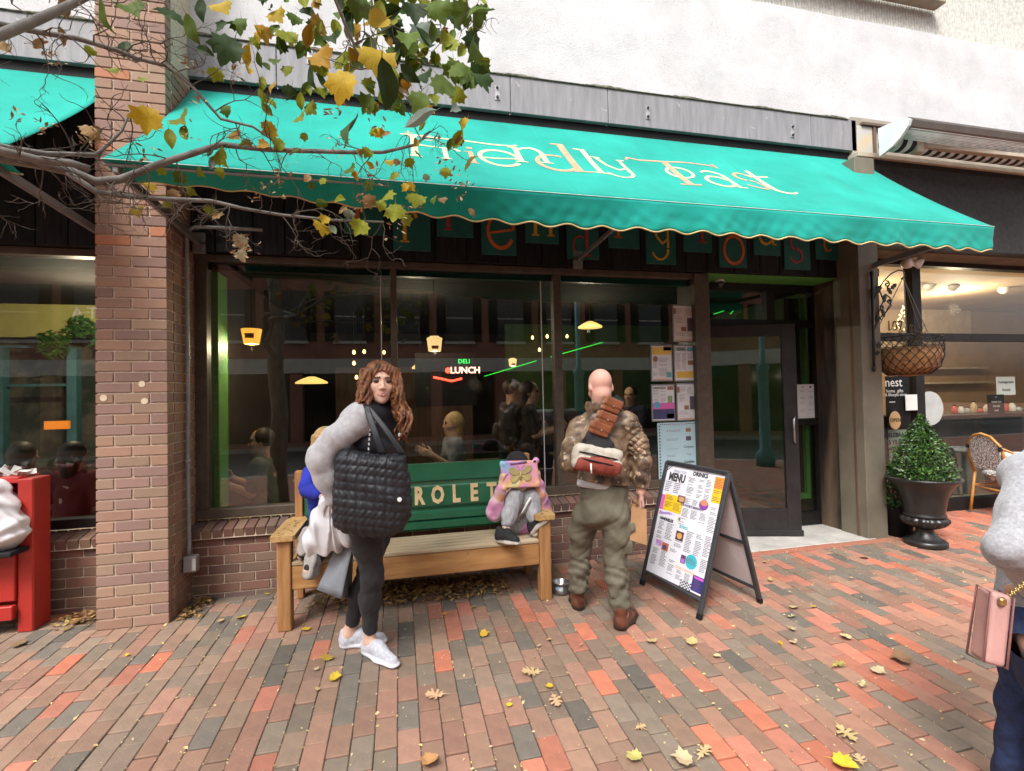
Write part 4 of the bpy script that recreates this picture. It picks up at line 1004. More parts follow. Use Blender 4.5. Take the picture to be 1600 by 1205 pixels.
def card(px0, py0, px1, py1, Y, name, label, cat, mat, txt=None, tm=None, sz=.06):
    a = P(px0, py0, Y); b = P(px1, py1, Y); t = thing(name, label, cat, ((a.x + b.x) / 2, Y, b.z))
    MB().b2((a.x, Y, b.z), (b.x, Y + .008, a.z), bev=.001).build('card', mat, t)
    if txt:
        mb = MB()
        for i, s_ in enumerate(txt): text_on(mb, s_, ((a.x + b.x) / 2, Y - .001, a.z - (i + .7) * (a.z - b.z) / (len(txt) + .4)), (1, 0, 0), (0, 0, 1), sz, .0005, .0005)
        mb.build('lettering', tm or m_black, t)
    return t
m_paper = M('white paper', (.74, .74, .72), .7, scale=5, var=.04)
card(1557, 589, 1587, 617, 4.8, 'sign_card', 'white square sign reading beauty on the gift shop counter', 'sign', m_paper, ['homegrown', 'beauty'], None, .055)
card(1543, 617, 1570, 646, 4.78, 'sign_card', 'black square sign with white print on the gift shop counter', 'sign', m_black, ['* *', 'THANK YOU', 'FOR THE', 'LOVE'], m_paper, .03)
card(1415, 617, 1434, 641, 4.47, 'notice', 'white paper notice taped to the gift shop glass', 'notice', m_paper)
r_ = random.Random(9)
for i in range(11):
    px = 1492 + i * 10; c = P(px, 648, 5.0); c.z = zs_
    h = r_.uniform(.06, .16); t = thing('gift_item', '%s gift jar, %s from the left on the gift shop counter' % (('red', 'cream', 'grey', 'tan')[i % 4], ('first', 'second', 'third', 'fourth', 'fifth', 'sixth', 'seventh', 'eighth', 'ninth', 'tenth', 'eleventh')[i]), 'gift jar', c, 'gift jars on the counter')
    MB().lathe(c, [(.03, 0), (.034, .01), (.034, h * .7), (.018, h * .85), (.018, h), (0, h)], 12).build('jar', M('gift ' + str(i % 4), [(.5, .08, .06), (.6, .58, .5), (.3, .32, .3), (.55, .4, .2)][i % 4], .4), t, smooth=True)
    MB().lathe(c + Vector((0, 0, h)), [(.02, 0), (.02, .012), (0, .012)], 10).build('lid', m_dark, t)
for px, py, w, z in ((1460, 577, .9, 0), (1470, 600, .7, 0)):
    c = P(px, py, 7.3); MB().b2((c.x - .3, 7.3, c.z), (c.x + 1.4, 7.48, c.z + .04)).build('wall_shelf', M('pale shelf', (.5, .42, .3), .6), gs)
a = P(1445, 478, 7.4); b = P(1520, 522, 7.4)
fr = MB(); fr.b2((a.x, 7.42, b.z - .1), (b.x, 7.49, a.z)); fr.build('window_backing', M('pale backing', (.55, .42, .28), .7), gs)
# chandelier behind the street number
c = P(1415, 500, 5.4); t = thing('chandelier', 'sparkling chandelier behind the street number pane', 'lamp', c)
mb = MB()
for i in range(40):
    an = i * 2.4; rr = .02 + .12 * (i / 40); q_ = c + Vector((rr * math.cos(an), rr * math.sin(an), .2 - .35 * (i / 40)))
    mb.lathe(q_, [(0, -.02), (.012, 0), (0, .02)], 5)
tag(mb.build('crystals', EMIT('crystal glow', (1, .75, .4), .8), t), kind='stuff')
mb = MB().lathe(c + Vector((0, -.05, -.08)), [(0, -.02), (.015, 0), (0, .02)], 8); mb.build('bulb', m_bulb, t)
# round arch sign and lettering on the gift shop's glass
c = P(1455, 625, 4.47); mb = MB(); mb.lathe((c.x, 4.49, c.z - .1), [(.2, 0), (.2, .006)], 28, ax=Matrix.Rotation(PI / 2, 3, 'X'))
tag(mb.build('round_sign', M('grey round sign', (.42, .44, .43), .7)), 'pale grey round sign behind the boxwood in the gift shop window', 'sign')
mb = MB(); c = P(1398, 510, YN + .015); text_on(mb, '107', c, (1, 0, 0), (0, 0, 1), .17, .001, .0, 0); mb.build('street_number', m_black, nshop)
dk = MB(); a = P(1383, 588, YN + .01); b = P(1423, 668, YN + .01); dk.b2((a.x, YN + .008, b.z), (b.x, YN + .014, a.z)); dk = dk.build('black_decal', m_black, nshop)
mb = MB()
for txt, px, py, s_ in (('nest', 1396, 598, .15), ('home  gifts', 1398, 611, .055), ('& lifestyle store', 1400, 617, .05), ('www', 1394, 628, .04)):
    text_on(mb, txt, P(px, py, YN + .006), (1, 0, 0), (0, 0, 1), s_, .0005, .0005)
tag(mb.build('decal_lettering', m_paper, dk), kind='stuff')
op = thing('open_sign', 'oval wooden OPEN sign hanging on the gift shop door', 'sign', P(1398, 672, YN - .05))
c = P(1398, 657, YN - .04); mb = MB(); mb.lathe(c, [(.095, 0), (.1, .004), (.095, .008)], 28, ax=Matrix.Rotation(PI / 2, 3, 'X') @ Matrix.Diagonal((.85, 1.05, 1))); mb.build('plaque', M('pale oval wood', (.62, .42, .20), .6, var=.08), op)
mb = MB(); text_on(mb, 'OPEN', c + Vector((0, -.009, 0)), (1, 0, 0), (0, 0, 1), .062, .001, .0, .0); mb.build('lettering', m_black, op)
MB().tube([c + Vector((0, .0, .1)), c + Vector((0, .01, .17))], .003, 5).build('hook', m_bolt, op)
pb = MB(); a = P(1388, 672, YN + .03); b = P(1420, 732, YN + .03); pb.b2((a.x, YN + .03, b.z), (b.x, YN + .035, a.z)); pb = pb.build('poster_board', M('pale green board', (.36, .42, .36), .7), nshop)
mb = MB()
for i, s_ in enumerate(('CELEBRATE', '5 YEARS', 'WITH US', 'SALE', 'HERE')): text_on(mb, s_, P(1402, 680 + i * 11, YN + .028), (1, 0, 0), (0, 0, 1), .07, .0005, .0, .002)
mb.build('poster_lettering', m_black, pb)

# ================================================================== across the street (seen as reflections in the glass)
ob = thing('brick_building', 'red brick building with dark windows across the street', 'building', (0, -14, 0))
m_rb = M('red brick far', (0.36, 0.155, 0.11), .85, scale=1.2, detail=8, var=.2)
z0 = zr + .13
MB().b2((-26, -18, z0 + 3.6), (24, -14.2, z0 + 9.5)).build('upper_wall', m_rb, ob)
MB().b2((-26, -14.3, z0 + 3.0), (24, -13.9, z0 + 3.6)).build('pale_band', M('pale band', (.68, .68, .64), .8, var=.1), ob)
for i in range(17): MB().b2((-25.6 + i * 3, -18, z0), (-25.1 + i * 3, -14.0, z0 + 3.0)).build('pier', m_rb, ob)
m_ow = M('dark window', (.03, .035, .04), .1); m_os = M('pale sill', (.6, .6, .57), .8); m_oi = M('dark shop glass', (.02, .02, .02), .1)
MB().b2((-26, -14.7, z0), (24, -14.5, z0 + 3.0)).build('shop_glazing', m_oi, ob)
for i in range(20):
    x = -24.8 + i * 2.45
    w = MB().b2((x, -14.22, z0 + 4.4), (x + 1.25, -14.15, z0 + 6.6)).build('window', m_ow, ob)
    MB().b2((x - .08, -14.2, z0 + 4.28), (x + 1.33, -14.05, z0 + 4.4)).build('sill', m_os, w)
    MB().b2((x - .42, -14.21, z0 + 4.4), (x - .03, -14.12, z0 + 6.6)).build('shutter', m_black, w); MB().b2((x + 1.28, -14.21, z0 + 4.4), (x + 1.67, -14.12, z0 + 6.6)).build('shutter', m_black, w)
    MB().b2((x, -14.16, z0 + 5.47), (x + 1.25, -14.12, z0 + 5.53)).build('sash_bar', m_os, w)
MB().b2((-26, -18, z0 + 9.5), (24, -13.9, z0 + 9.9)).build('cornice', M('cornice', (.5, .48, .44), .8), ob)
lp = thing('street_lamp', 'teal fluted street lamp post behind the viewer', 'street lamp', (4.3, -2.8, gz(-2.8)))
MB().lathe((4.3, -2.8, gz(-2.8)), [(.2, 0), (.2, .3), (.12, .4), (.11, 2.2), (.15, 2.3), (.06, 2.4), (.06, 4.2), (0, 4.25)], 16).build('post', M('teal paint', (.10, .30, .34), .5), lp, smooth=True)
MB().lathe((4.3, -2.8, gz(-2.8) + 4.2), [(.05, 0), (.18, .25), (.2, .45), (0, .6)], 16).build('lantern', M('lantern glass', (.6, .6, .55), .3), lp, smooth=True)
# ================================================================== tailgate bench
m_wood = M('golden cedar', (0.36, 0.165, 0.055), 0.6, col2=(0.50, 0.27, 0.10), scale=2.2, detail=8, stretch=(1.2, 9, 9), bump=0.3, bscale=20, speck=(5, 0.77, (.13, .055, .02)))
m_woodz = M('golden cedar upright', (0.34, 0.155, 0.052), 0.6, col2=(0.47, 0.25, 0.10), scale=2.2, detail=8, stretch=(9, 9, 1.0), bump=0.3, bscale=20, speck=(5, 0.78, (.13, .055, .02)))
m_woody = M('cedar arm', (0.44, 0.25, 0.09), 0.6, col2=(0.56, 0.36, 0.15), scale=2.5, detail=8, stretch=(9, 1.2, 9), bump=0.3, bscale=20)
m_seatw = M('weathered seat slat', (0.36, 0.26, 0.15), 0.8, col2=(0.52, 0.42, 0.28), scale=2.0, detail=9, stretch=(1.0, 12, 9), bump=0.5, bscale=18, speck=(7, 0.74, (.2, .13, .07)))
bench = thing('bench', 'wooden bench with a green truck tailgate as its back', 'bench', (.13, 3.7, 0))
BX0, BX1 = -.795, 1.06
for x0 in (BX0, BX1 - .085):
    MB().b2((x0, 3.43, gz(3.45)), (x0 + .085, 3.52, .575), bev=.006).build('leg', m_woodz, bench)
    MB().b2((x0 + .015, 3.93, 0.0), (x0 + .07, 4.0, .95 if x0 < 0 else 1.0), bev=.006).build('back_post', m_woodz, bench)
for x0, lab in ((BX0 - .035, 1), (BX1 - .115, 1)):
    am = MB(); k = [(0, 0), (.15, 0), (.15, .56), (.075, .60), (0, .5)]
    poly_ = [(.012, 0), (.138, 0), (.15, .02), (.15, .46), (.12, .55), (.03, .55), (0, .46), (0, .02)]
    am.prism(poly_, (x0, 3.40, .575), (1, 0, 0), (0, 1, 0), (0, 0, 1), 0, .034)
    am = am.build('armrest', m_woody, bench)
    r_ = random.Random(4); cv = MB()
    for i in range(16):
        cx, cy = x0 + .03 + .09 * r_.random(), 3.44 + .42 * i / 16; cv.box((cx, cy, .6095), (.02, .006, .0015), Matrix.Rotation(r_.uniform(0, 3), 3, 'Z'))
    tag(cv.build('carving', M('carved dark', (.06, .03, .015), .8), am), kind='stuff')
MB().b2((BX0 + .085, 3.445, .245), (BX1 - .085, 3.485, .40), bev=.006).build('front_rail', m_wood, bench)
for i in range(5):
    y0_ = 3.44 + i * .094; MB().b2((BX0 + .087, y0_, .402 - .006 * i), (BX1 - .087, y0_ + .088, .428 - .006 * i), bev=.005).build('seat_slat', m_seatw, bench)
for x0 in (BX0 + .02, BX1 - .065): MB().b2((x0, 3.52, .25), (x0 + .04, 3.95, .35), bev=.004).build('side_rail', m_wood, bench)
m_tg = M('green enamel', (0.012, 0.095, 0.042), 0.32, col2=(0.02, 0.12, 0.06), scale=3, detail=8, bump=0.08, bscale=30, speck=(18, 0.76, (.06, .16, .11)), coat=0.3)
TZ0, TZ1 = .43, .955
def tgp(u, v):
    x = BX0 + .075 + (BX1 - BX0 - .15) * u; z = TZ0 + (TZ1 - TZ0) * v; b = 0
    for zc, hw, am_ in ((.925, .045, .03), (.855, .05, .03), (.70, .105, .022), (.545, .035, .028), (.475, .035, .028)):
        t = abs(z - zc) / hw
        if t < 1: b = max(b, am_ * min(1, (1 - t) * 3.5))
    ed = min(1, min(u, 1 - u) * 30); return (x, 3.93 + .05 * v - b * ed, z)
tg = MB(); tg.grid(tgp, 60, 90); tg.b2((BX0 + .075, 3.95, TZ0), (BX1 - .075, 3.99, TZ1)); tg = tg.build('tailgate', m_tg, bench, auto=35)
m_tl = M('cream raised letters', (.62, .47, .25), .6)
xr = P(655, 778, 3.92).x; xe = P(741, 770, 3.92).x; pit = (xe - xr) / 3
for i, ch in enumerate('CHEVROLET'):
    x = xr + (i - 4) * pit
    if x < BX0 + .09: continue
    mb = MB(); text_on(mb, ch, (x, 3.93 + .026 - .021, .70), (1, 0, .0), (0, .08, 1), .185, .004, .002, .008, sx=.68); mb.build('letter', m_tl, tg)

# ================================================================== steel dog bowl
q = G(877, 924)
bo = thing('dog_bowl', 'steel dog bowl on the bricks beside the bench leg', 'bowl', q)
MB().lathe(q, [(.078, 0), (.076, .012), (.066, .07), (.07, .076), (.066, .078), (.058, .07), (.05, .02), (0, .018)], 28).build('bowl', m_chrome, bo, smooth=True)
mb = MB(); mb.grid(lambda u, v: q + Vector((.0705 * math.sin(-.75 + .8 * u - .2), -.0735 * math.cos(-.75 + .8 * u - .2), .018 + .04 * v)), 8, 2); mb.build('label', M('blue paw sticker', (.05, .25, .45), .5, col2=(.7, .7, .7), scale=18), bo)

# ================================================================== folding menu board
FL, FR, BR = G(1003, 914), G(1092, 968), G(1188, 942); BLk = FL + (BR - FR)
RT = P(1139, 740, (FR.y + BR.y) / 2); LT = P(1043, 722, (FL.y + BLk.y) / 2)
ab = thing('menu_board', 'black framed folding menu board with printed white menu on the pavement', 'menu board', (FL + BR) / 2)
m_frame = M('charcoal frame', (0.035, 0.037, 0.041), 0.45, scale=10, var=.2)
def lerp(a, b, t): return Vector(a) * (1 - t) + Vector(b) * t
fL0, fR0, fL1, fR1 = lerp(FL, LT, .10), lerp(FR, RT, .10), LT, RT
for a, b in ((FL, LT), (FR, RT), (BLk, LT), (BR, RT)):
    lg = MB().bar(lerp(a, b, .03), b, .026, .034, up=(FR - FL), bev=.003).build('leg', m_frame, ab)
    MB().bar(a, lerp(a, b, .04), .03, .038, up=(FR - FL), bev=.004).build('foot', m_black, lg)
for a, b, t0 in ((FL, FR, .115), (BLk, BR, .115), (BLk, BR, .47)):
    A_, B_ = (lerp(a, LT, t0), lerp(b, RT, t0)); MB().bar(A_, B_, .03, .024, bev=.003).build('rail', m_frame, ab)
MB().bar(LT, RT, .034, .03, bev=.004).build('top_rail', m_frame, ab)
uu = (RT - LT).normalized(); PWd = (RT - LT).length
vt = ((LT - FL) + (RT - FR)) / 2; SLH = vt.length; vv = vt.normalized(); ww = uu.cross(vv).normalized()
o0 = lerp(FL, LT, .125) + uu * .014; PWd2 = ((fR0 - fL0).length + PWd) / 2 - .028; PHt = SLH * .855
def bp(u, v, lift=0.0): return o0 + uu * (PWd2 * u) + vv * (PHt * (1 - v)) + ww * (.006 + lift)
pn = MB(); pn.add([bp(0, 1, -.006), bp(1, 1, -.006), bp(1, 0, -.006), bp(0, 0, -.006), bp(0, 1, 0), bp(1, 1, 0), bp(1, 0, 0), bp(0, 0, 0)], [(3, 2, 1, 0), (4, 5, 6, 7), (0, 1, 5, 4), (1, 2, 6, 5), (2, 3, 7, 6), (3, 0, 4, 7)])
m_menu = M('menu print white', (.70, .70, .76), .45, scale=4, var=.03)
pn = pn.build('menu_panel', m_menu, ab)
ub = (RT - LT).normalized(); ob0 = lerp(BLk, LT, .125); ob1 = lerp(BR, RT, .125); hb0, hb1 = lerp(BLk, LT, .98), lerp(BR, RT, .98); nb = (ob1 - ob0).cross(hb0 - ob0).normalized() * .003
mb = MB(); mb.add([ob0 - nb, ob1 - nb, hb1 - nb, hb0 - nb, ob0 + nb, ob1 + nb, hb1 + nb, hb0 + nb], [(0, 1, 2, 3), (7, 6, 5, 4), (0, 4, 5, 1), (1, 5, 6, 2), (2, 6, 7, 3), (3, 7, 4, 0)]); mb.build('rear_panel', M('pinkish white panel', (.60, .53, .53), .5, var=.05), ab)
m_ink = M('print ink', (.05, .05, .06), .7); INK = {}
def ink(c): 
    k = 'print %.2f %.2f %.2f' % c
    return M(k, c, .55, var=.05)
def quad(mb, f, u0, v0, u1, v1, lift): mb.add([f(u0, v1, lift), f(u1, v1, lift), f(u1, v0, lift), f(u0, v0, lift)], [(0, 1, 2, 3)])
def block(f, parent, u0, v0, u1, v1, col, name='print_block', lift=.0006):
    mb = MB(); quad(mb, f, u0, v0, u1, v1, lift); return mb.build(name, ink(col), parent)
def disc(f, parent, u, v, ru, rv, col, name='print_block', lift=.0008, n=20):
    mb = MB(); mb.add([f(u + ru * math.cos(2 * PI * i / n), v - rv * math.sin(2 * PI * i / n), lift) for i in range(n)], [tuple(range(n))]); return mb.build(name, ink(col), parent)
def para(mb, f, u0, v0, u1, v1, n, lift=.0009, rr=random.Random(2)):
    """a column of small print: each row broken into word-sized strokes"""
    dv = (v1 - v0) / n
    for i in range(n):
        if rr.random() < .16: continue
        u = u0; end = u0 + (u1 - u0) * rr.uniform(.6, 1)
        while u < end:
            w = (u1 - u0) * rr.uniform(.08, .24); quad(mb, f, u, v0 + i * dv, min(u + w, end), v0 + i * dv + dv * .42, lift); u += w + (u1 - u0) * .04
def head(f, parent, txt, u, v, size, col, sx=.8, bold=.002):
    mb = MB(); o = f(u, v, .001); text_on(mb, txt, o, uu if f is bp else (1, 0, 0), vv if f is bp else (0, 0, 1), size, .0003, 0, bold, sx=sx); return mb.build('heading', ink(col), parent)
head(bp, pn, 'MENU', .21, .115, .085, (.03, .03, .03), .72, .004); head(bp, pn, 'DRINKS', .60, .045, .042, (.03, .03, .03), .95, .002)
head(bp, pn, 'FRIENDLY TOAST', .25, .055, .028, (.25, .25, .35), .6, 0); head(bp, pn, 'HANDHELDS', .18, .505, .030, (.03, .03, .05), .8, .002); head(bp, pn, 'BOWLS', .50, .525, .03, (.05, .45, .5), .8, .001)
head(bp, pn, 'OUR FAVORITE BREAKFASTS', .56, .335, .024, (.1, .05, .15), .7, .001); head(bp, pn, 'SWEET', .135, .715, .03, (.45, .1, .5), .75, .001); head(bp, pn, 'STUFF', .135, .74, .03, (.45, .1, .5), .75, .001); head(bp, pn, 'BURGERS & SANDWICHES', .66, .86, .026, (.7, .35, .1), .6, 0)
block(bp, pn, .84, .03, .985, .13, (.75, .25, .03)); block(bp, pn, .84, .13, .985, .25, (.78, .48, .02)); block(bp, pn, .07, .275, .40, .425, (.78, .50, .01)); block(bp, pn, .0, .29, .07, .43, (.6, .12, .4))
block(bp, pn, .30, .26, .43, .325, (.18, .09, .08), lift=.001); disc(bp, pn, .365, .292, .05, .022, (.55, .3, .15), lift=.0013)
disc(bp, pn, .745, .29, .075, .045, (.22, .05, .32)); disc(bp, pn, .745, .272, .06, .025, (.6, .22, .12), lift=.0011)
for i in range(9): block(bp, pn, .02 + i * .034, .44 + .006 * math.sin(i), .054 + i * .034, .475 - .004 * i, ((.65, .15, .45), (.1, .35, .6))[i % 2])
block(bp, pn, .395, .565, .53, .645, (.09, .04, .05)); disc(bp, pn, .46, .605, .045, .026, (.6, .33, .1), lift=.001); block(bp, pn, .195, .705, .315, .775, (.45, .12, .06)); disc(bp, pn, .25, .745, .04, .022, (.08, .06, .12), lift=.001)
disc(bp, pn, .40, .475, .035, .035, (.66, .62, .58)); block(bp, pn, .385, .452, .418, .478, (.12, .2, .08), lift=.0012)
block(bp, pn, .555, .745, .635, .815, (.10, .05, .14)); block(bp, pn, .57, .775, .62, .81, (.4, .15, .5), lift=.001); disc(bp, pn, .73, .775, .095, .06, (.05, .42, .52))
block(bp, pn, .80, .86, .985, .985, (.03, .025, .20)); block(bp, pn, .82, .868, .965, .885, (.6, .1, .5), lift=.001)
mb = MB()
for a in ((.03, .16, .15, .26, 6), (.19, .16, .31, .26, 6), (.42, .085, .55, .25, 14), (.60, .085, .69, .25, 14), (.72, .075, .81, .25, 14), (.42, .27, .53, .32, 5), (.56, .27, .65, .32, 5), (.42, .36, .54, .46, 9), (.57, .36, .68, .46, 9), (.72, .36, .83, .46, 9), (.86, .29, .98, .50, 16),
          (.06, .53, .17, .69, 12), (.21, .53, .35, .69, 12), (.40, .65, .53, .72, 6), (.40, .48, .53, .51, 3), (.57, .54, .69, .72, 13), (.73, .54, .84, .72, 13), (.87, .53, .98, .70, 13), (.05, .78, .17, .93, 12), (.21, .78, .33, .93, 12), (.35, .73, .47, .76, 3), (.37, .80, .49, .95, 12), (.53, .88, .63, .96, 8), (.67, .88, .77, .96, 8), (.87, .72, .98, .84, 9)):
    para(mb, bp, *a)
tag(mb.build('small_print', m_ink, pn), kind='stuff')
mb = MB()
for a in ((.09, .29, .22, .41, 9), (.25, .34, .38, .41, 6), (.86, .04, .97, .24, 15), (.65, .75, .81, .80, 4), (.83, .89, .96, .975, 7)): para(mb, bp, *a, lift=.0014)
tag(mb.build('small_print', ink((.15, .1, .08)), pn), kind='stuff')
mb = MB()
for i in range(14):
    for j in range(5):
        if (i + j) % 2 == 0: quad(mb, bp, .62 + i * .026, .94 + j * .012, .646 + i * .026, .952 + j * .012, .0007) if i < 7 else None
for i in range(6):
    for j in range(6 - i):
        if (i + j) % 2 == 0: quad(mb, bp, .0 + i * .02, .0 + j * .012, .02 + i * .02, .012 + j * .012, .0007)
tag(mb.build('checker_print', m_ink, pn), kind='stuff')

# ================================================================== menus and posters on the glass
YPo = FY0 + .032
m_hold = M('clear grey holder', (.20, .21, .22), .3); m_sheet = M('menu sheet', (.66, .65, .66), .55, scale=6, var=.05)
def sheet(px0, py0, px1, py1, label, spec, holder=True, mat=None, Y=YPo):
    a = P(px0, py0, Y); b = P(px1, py1, Y); t = thing('menu_sheet' if holder else 'menu_poster', label, 'menu', ((a.x + b.x) / 2, Y, b.z))
    if holder: MB().b2((a.x - .012, Y + .0015, b.z - .012), (b.x + .012, Y + .006, a.z + .015), bev=.001).build('holder', m_hold, t)
    f = lambda u, v, lift=0: Vector((a.x + (b.x - a.x) * u, Y - .001 - lift, a.z + (b.z - a.z) * v))
    mb = MB(); mb.b2((a.x, Y - .001, b.z), (b.x, Y + .001, a.z)); sh_ = mb.build('sheet', mat or m_sheet, t)
    for k in spec:
        if k[0] == 'b': block(f, sh_, *k[1:])
        if k[0] == 'd': disc(f, sh_, *k[1:])
        if k[0] == 'h': head(f, sh_, *k[1:])
    mb = MB(); [para(mb, f, *k[1:], lift=.0009) for k in spec if k[0] == 'p']
    if mb.v: tag(mb.build('small_print', ink((.30, .29, .32)), sh_), kind='stuff')
    return t
dk = (.10, .08, .12); br_ = (.30, .15, .09); ye = (.70, .45, .08); pk = (.65, .12, .40); bl_ = (.10, .35, .50)
menu_a = [('p', .08, .06, .45, .5, 12), ('p', .55, .08, .92, .3, 7), ('b', .66, .34, .94, .72, dk), ('b', .35, .6, .6, .72, br_), ('p', .08, .75, .6, .93, 6), ('b', .05, .96, .95, .985, (.6, .3, .1)), ('d', .05, .15, .09, .09, br_)]
sheet(1052, 478, 1085, 533, 'menu sheet in a holder at the top of the window stack', menu_a)
sheet(1018, 541, 1050, 594, 'menu sheet with a yellow top band, left of the drinks menu', [('b', .0, .03, 1, .25, ye), ('b', .6, 0, 1, .13, br_), ('d', .17, .38, .13, .09, br_), ('p', .35, .3, .95, .9, 16), ('p', .05, .5, .3, .9, 10), ('b', .72, .76, .98, .92, (.1, .38, .4)), ('b', .05, .96, .95, .985, (.6, .3, .1))])
sheet(1054, 541, 1086, 594, 'drinks menu sheet with a yellow lower band on the window', [('h', 'DRINKS', .3, .09, .045, (.05, .05, .05), .7, .002), ('b', .62, .03, .95, .15, bl_), ('b', .65, .42, .95, .55, br_), ('p', .05, .2, .3, .7, 14), ('p', .36, .2, .6, .7, 14), ('p', .66, .18, .95, .4, 6), ('b', .05, .74, .95, .93, ye)])
sheet(1019, 603, 1054, 656, 'menu sheet with pink band and handhelds heading on the window', [('h', 'HANDHELDS', .33, .07, .03, (.05, .05, .05), .75, .001), ('b', .7, .02, .98, .13, br_), ('p', .05, .13, .32, .5, 10), ('p', .36, .13, .65, .5, 10), ('b', .0, .5, 1, .68, pk), ('d', .2, .56, .16, .1, bl_), ('b', .7, .3, .92, .5, (.2, .3, .15)), ('b', 0, .68, 1, .97, (.05, .05, .14)), ('b', .65, .82, .98, .95, (.6, .35, .15))], mat=m_sheet)
sheet(1058, 601, 1088, 655, 'menu sheet with dark block at lower right of the window stack', menu_a)
def chk(f, sh):
    mb = MB()
    for i in range(40):
        for s_ in (0.03, .94):
            if i % 2: quad(mb, f, s_, .02 + i * .0245, s_ + .03, .0445 + i * .0245, .0008)
        if i % 2 and (i < 13 or i > 26): quad(mb, f, .03 + i * .0235, .02, .0535 + i * .0235, .035, .0008)
    tag(mb.build('checker_border', m_ink, sh), kind='stuff')
t = sheet(1027, 661, 1096, 755, 'light blue poster with black zigzag border behind the menu board', [('h', 'Friendly Toast', .5, .03, .04, (.3, .35, .4), .8, 0), ('p', .2, .12, .55, .16, 2), ('p', .2, .26, .5, .30, 2), ('p', .2, .38, .5, .44, 3), ('p', .2, .52, .5, .56, 2), ('p', .2, .64, .5, .70, 3), ('p', .2, .78, .5, .82, 2), ('b', .66, .10, .78, .16, br_), ('b', .66, .23, .78, .30, dk), ('h', 'Company', .72, .40, .035, (.05, .05, .05), .8, 0), ('h', 'Toast', .72, .52, .03, (.2, .2, .2), .8, 0), ('h', 'Complete', .72, .64, .035, (.05, .05, .05), .8, .001), ('d', .74, .77, .03, .022, (.1, .1, .12))], False, M('pale blue poster', (.42, .60, .66), .55, var=.04))
_sh = t.children[0]; a = P(1027, 661, YPo); b = P(1096, 755, YPo)
chk(lambda u, v, lift=0: Vector((a.x + (b.x - a.x) * u, YPo - .001 - lift, a.z + (b.z - a.z) * v)), _sh)
sheet(1245, 601, 1276, 653, 'white notice with two columns of small logos beside the door', [('d', .3, .08, .06, .035, (.5, .35, .2)), ('d', .72, .08, .06, .035, dk)] + [('p', .15, .16 + .19 * i, .45, .24 + .19 * i, 3) for i in range(4)] + [('p', .58, .16 + .19 * i, .9, .24 + .19 * i, 3) for i in range(4)], False, None, YD + .03)

# ================================================================== red painted bench with bags, far left
q0 = G(42, 987); q1 = G(69, 975)
rb = thing('bench', 'red painted panelled bench at the far left with white bag on it', 'bench', (-2.9, 3.75, 0))
m_redp = M('red gloss paint', (0.40, 0.022, 0.014), 0.5, scale=3, detail=7, var=.14, coat=.2, bump=.05)
q0 = G(52, 987); RX = q0.x; RY = q0.y; zt_ = P(55, 742, RY + .2).z
print('redbench', RX, RY, zt_)
MB().b2((RX - .09, RY, gz(RY)), (RX, RY + .17, zt_), bev=.008).build('end_panel', m_redp, rb)
MB().b2((-4.6, RY + .12, .1), (RX - .09, RY + .16, zt_ - .02), bev=.006).build('back_panel', m_redp, rb)
MB().b2((-4.6, RY + .02, zt_ - .03), (RX - .09, RY + .22, zt_ + .012), bev=.006).build('top_ledge', m_redp, rb)
zs2 = P(20, 860, RY - .1).z
MB().b2((-4.6, RY - .16, zs2 - .03), (RX - .02, RY + .12, zs2), bev=.005).build('seat', m_black, rb)
MB().b2((-4.6, RY - .02, zs2 - .35), (RX - .09, RY + .02, zs2 - .03), bev=.005).build('front_panel', m_redp, rb)
MB().b2((-4.6, RY - .04, .1), (RX - .09, RY + .0, .19), bev=.005).build('lower_rail', m_redp, rb)
MB().b2((RX - .42, RY - .045, zs2 - .2), (RX - .21, RY - .021, zs2 - .08)).build('paper_label', m_paper, rb)
c = P(0, 800, RY - .02)
B_ = Body([c + Vector((-.5, -.3, -.3)), c + Vector((.35, .3, .4))], .012)
B_.ell(c + Vector((-.16, 0, -.02)), (.27, .17, .22), k=.05); B_.ell(c + Vector((.0, -.02, -.12)), (.16, .14, .14), k=.06); B_.ell(c + Vector((-.1, 0, .12)), (.12, .1, .1), k=.08)
B_.warp(lambda x, y, z: .010 * np.sin(x * 34 + 6 * np.sin(z * 14)) + .007 * np.sin(z * 41 + x * 25 + 3 * np.sin(y * 30)))
bg_ = B_.build('plastic_bag', M('white plastic film', (.72, .72, .74), .3, var=.05, bump=.3, bscale=12), smooth=2); tag(bg_, 'white crumpled plastic bag slumped on the red bench', 'bag')
c = P(22, 733, RY + .12); c.z = zt_ + .01
mb = MB(); r_ = random.Random(8)
for i in range(26):
    p0 = c + Vector((r_.uniform(-.25, .09), r_.uniform(-.07, .07), r_.uniform(0, .03))); R = Euler((r_.uniform(-1, 1), r_.uniform(-1, 1), r_.uniform(0, 6))).to_matrix()
    mb.box(p0 + Vector((0, 0, .015)), (.06, .04, .004), R)
tag(mb.build('crumpled_paper', M('white tissue', (.68, .69, .66), .8)), 'heap of crumpled white paper on the red bench ledge', 'paper', None, None)

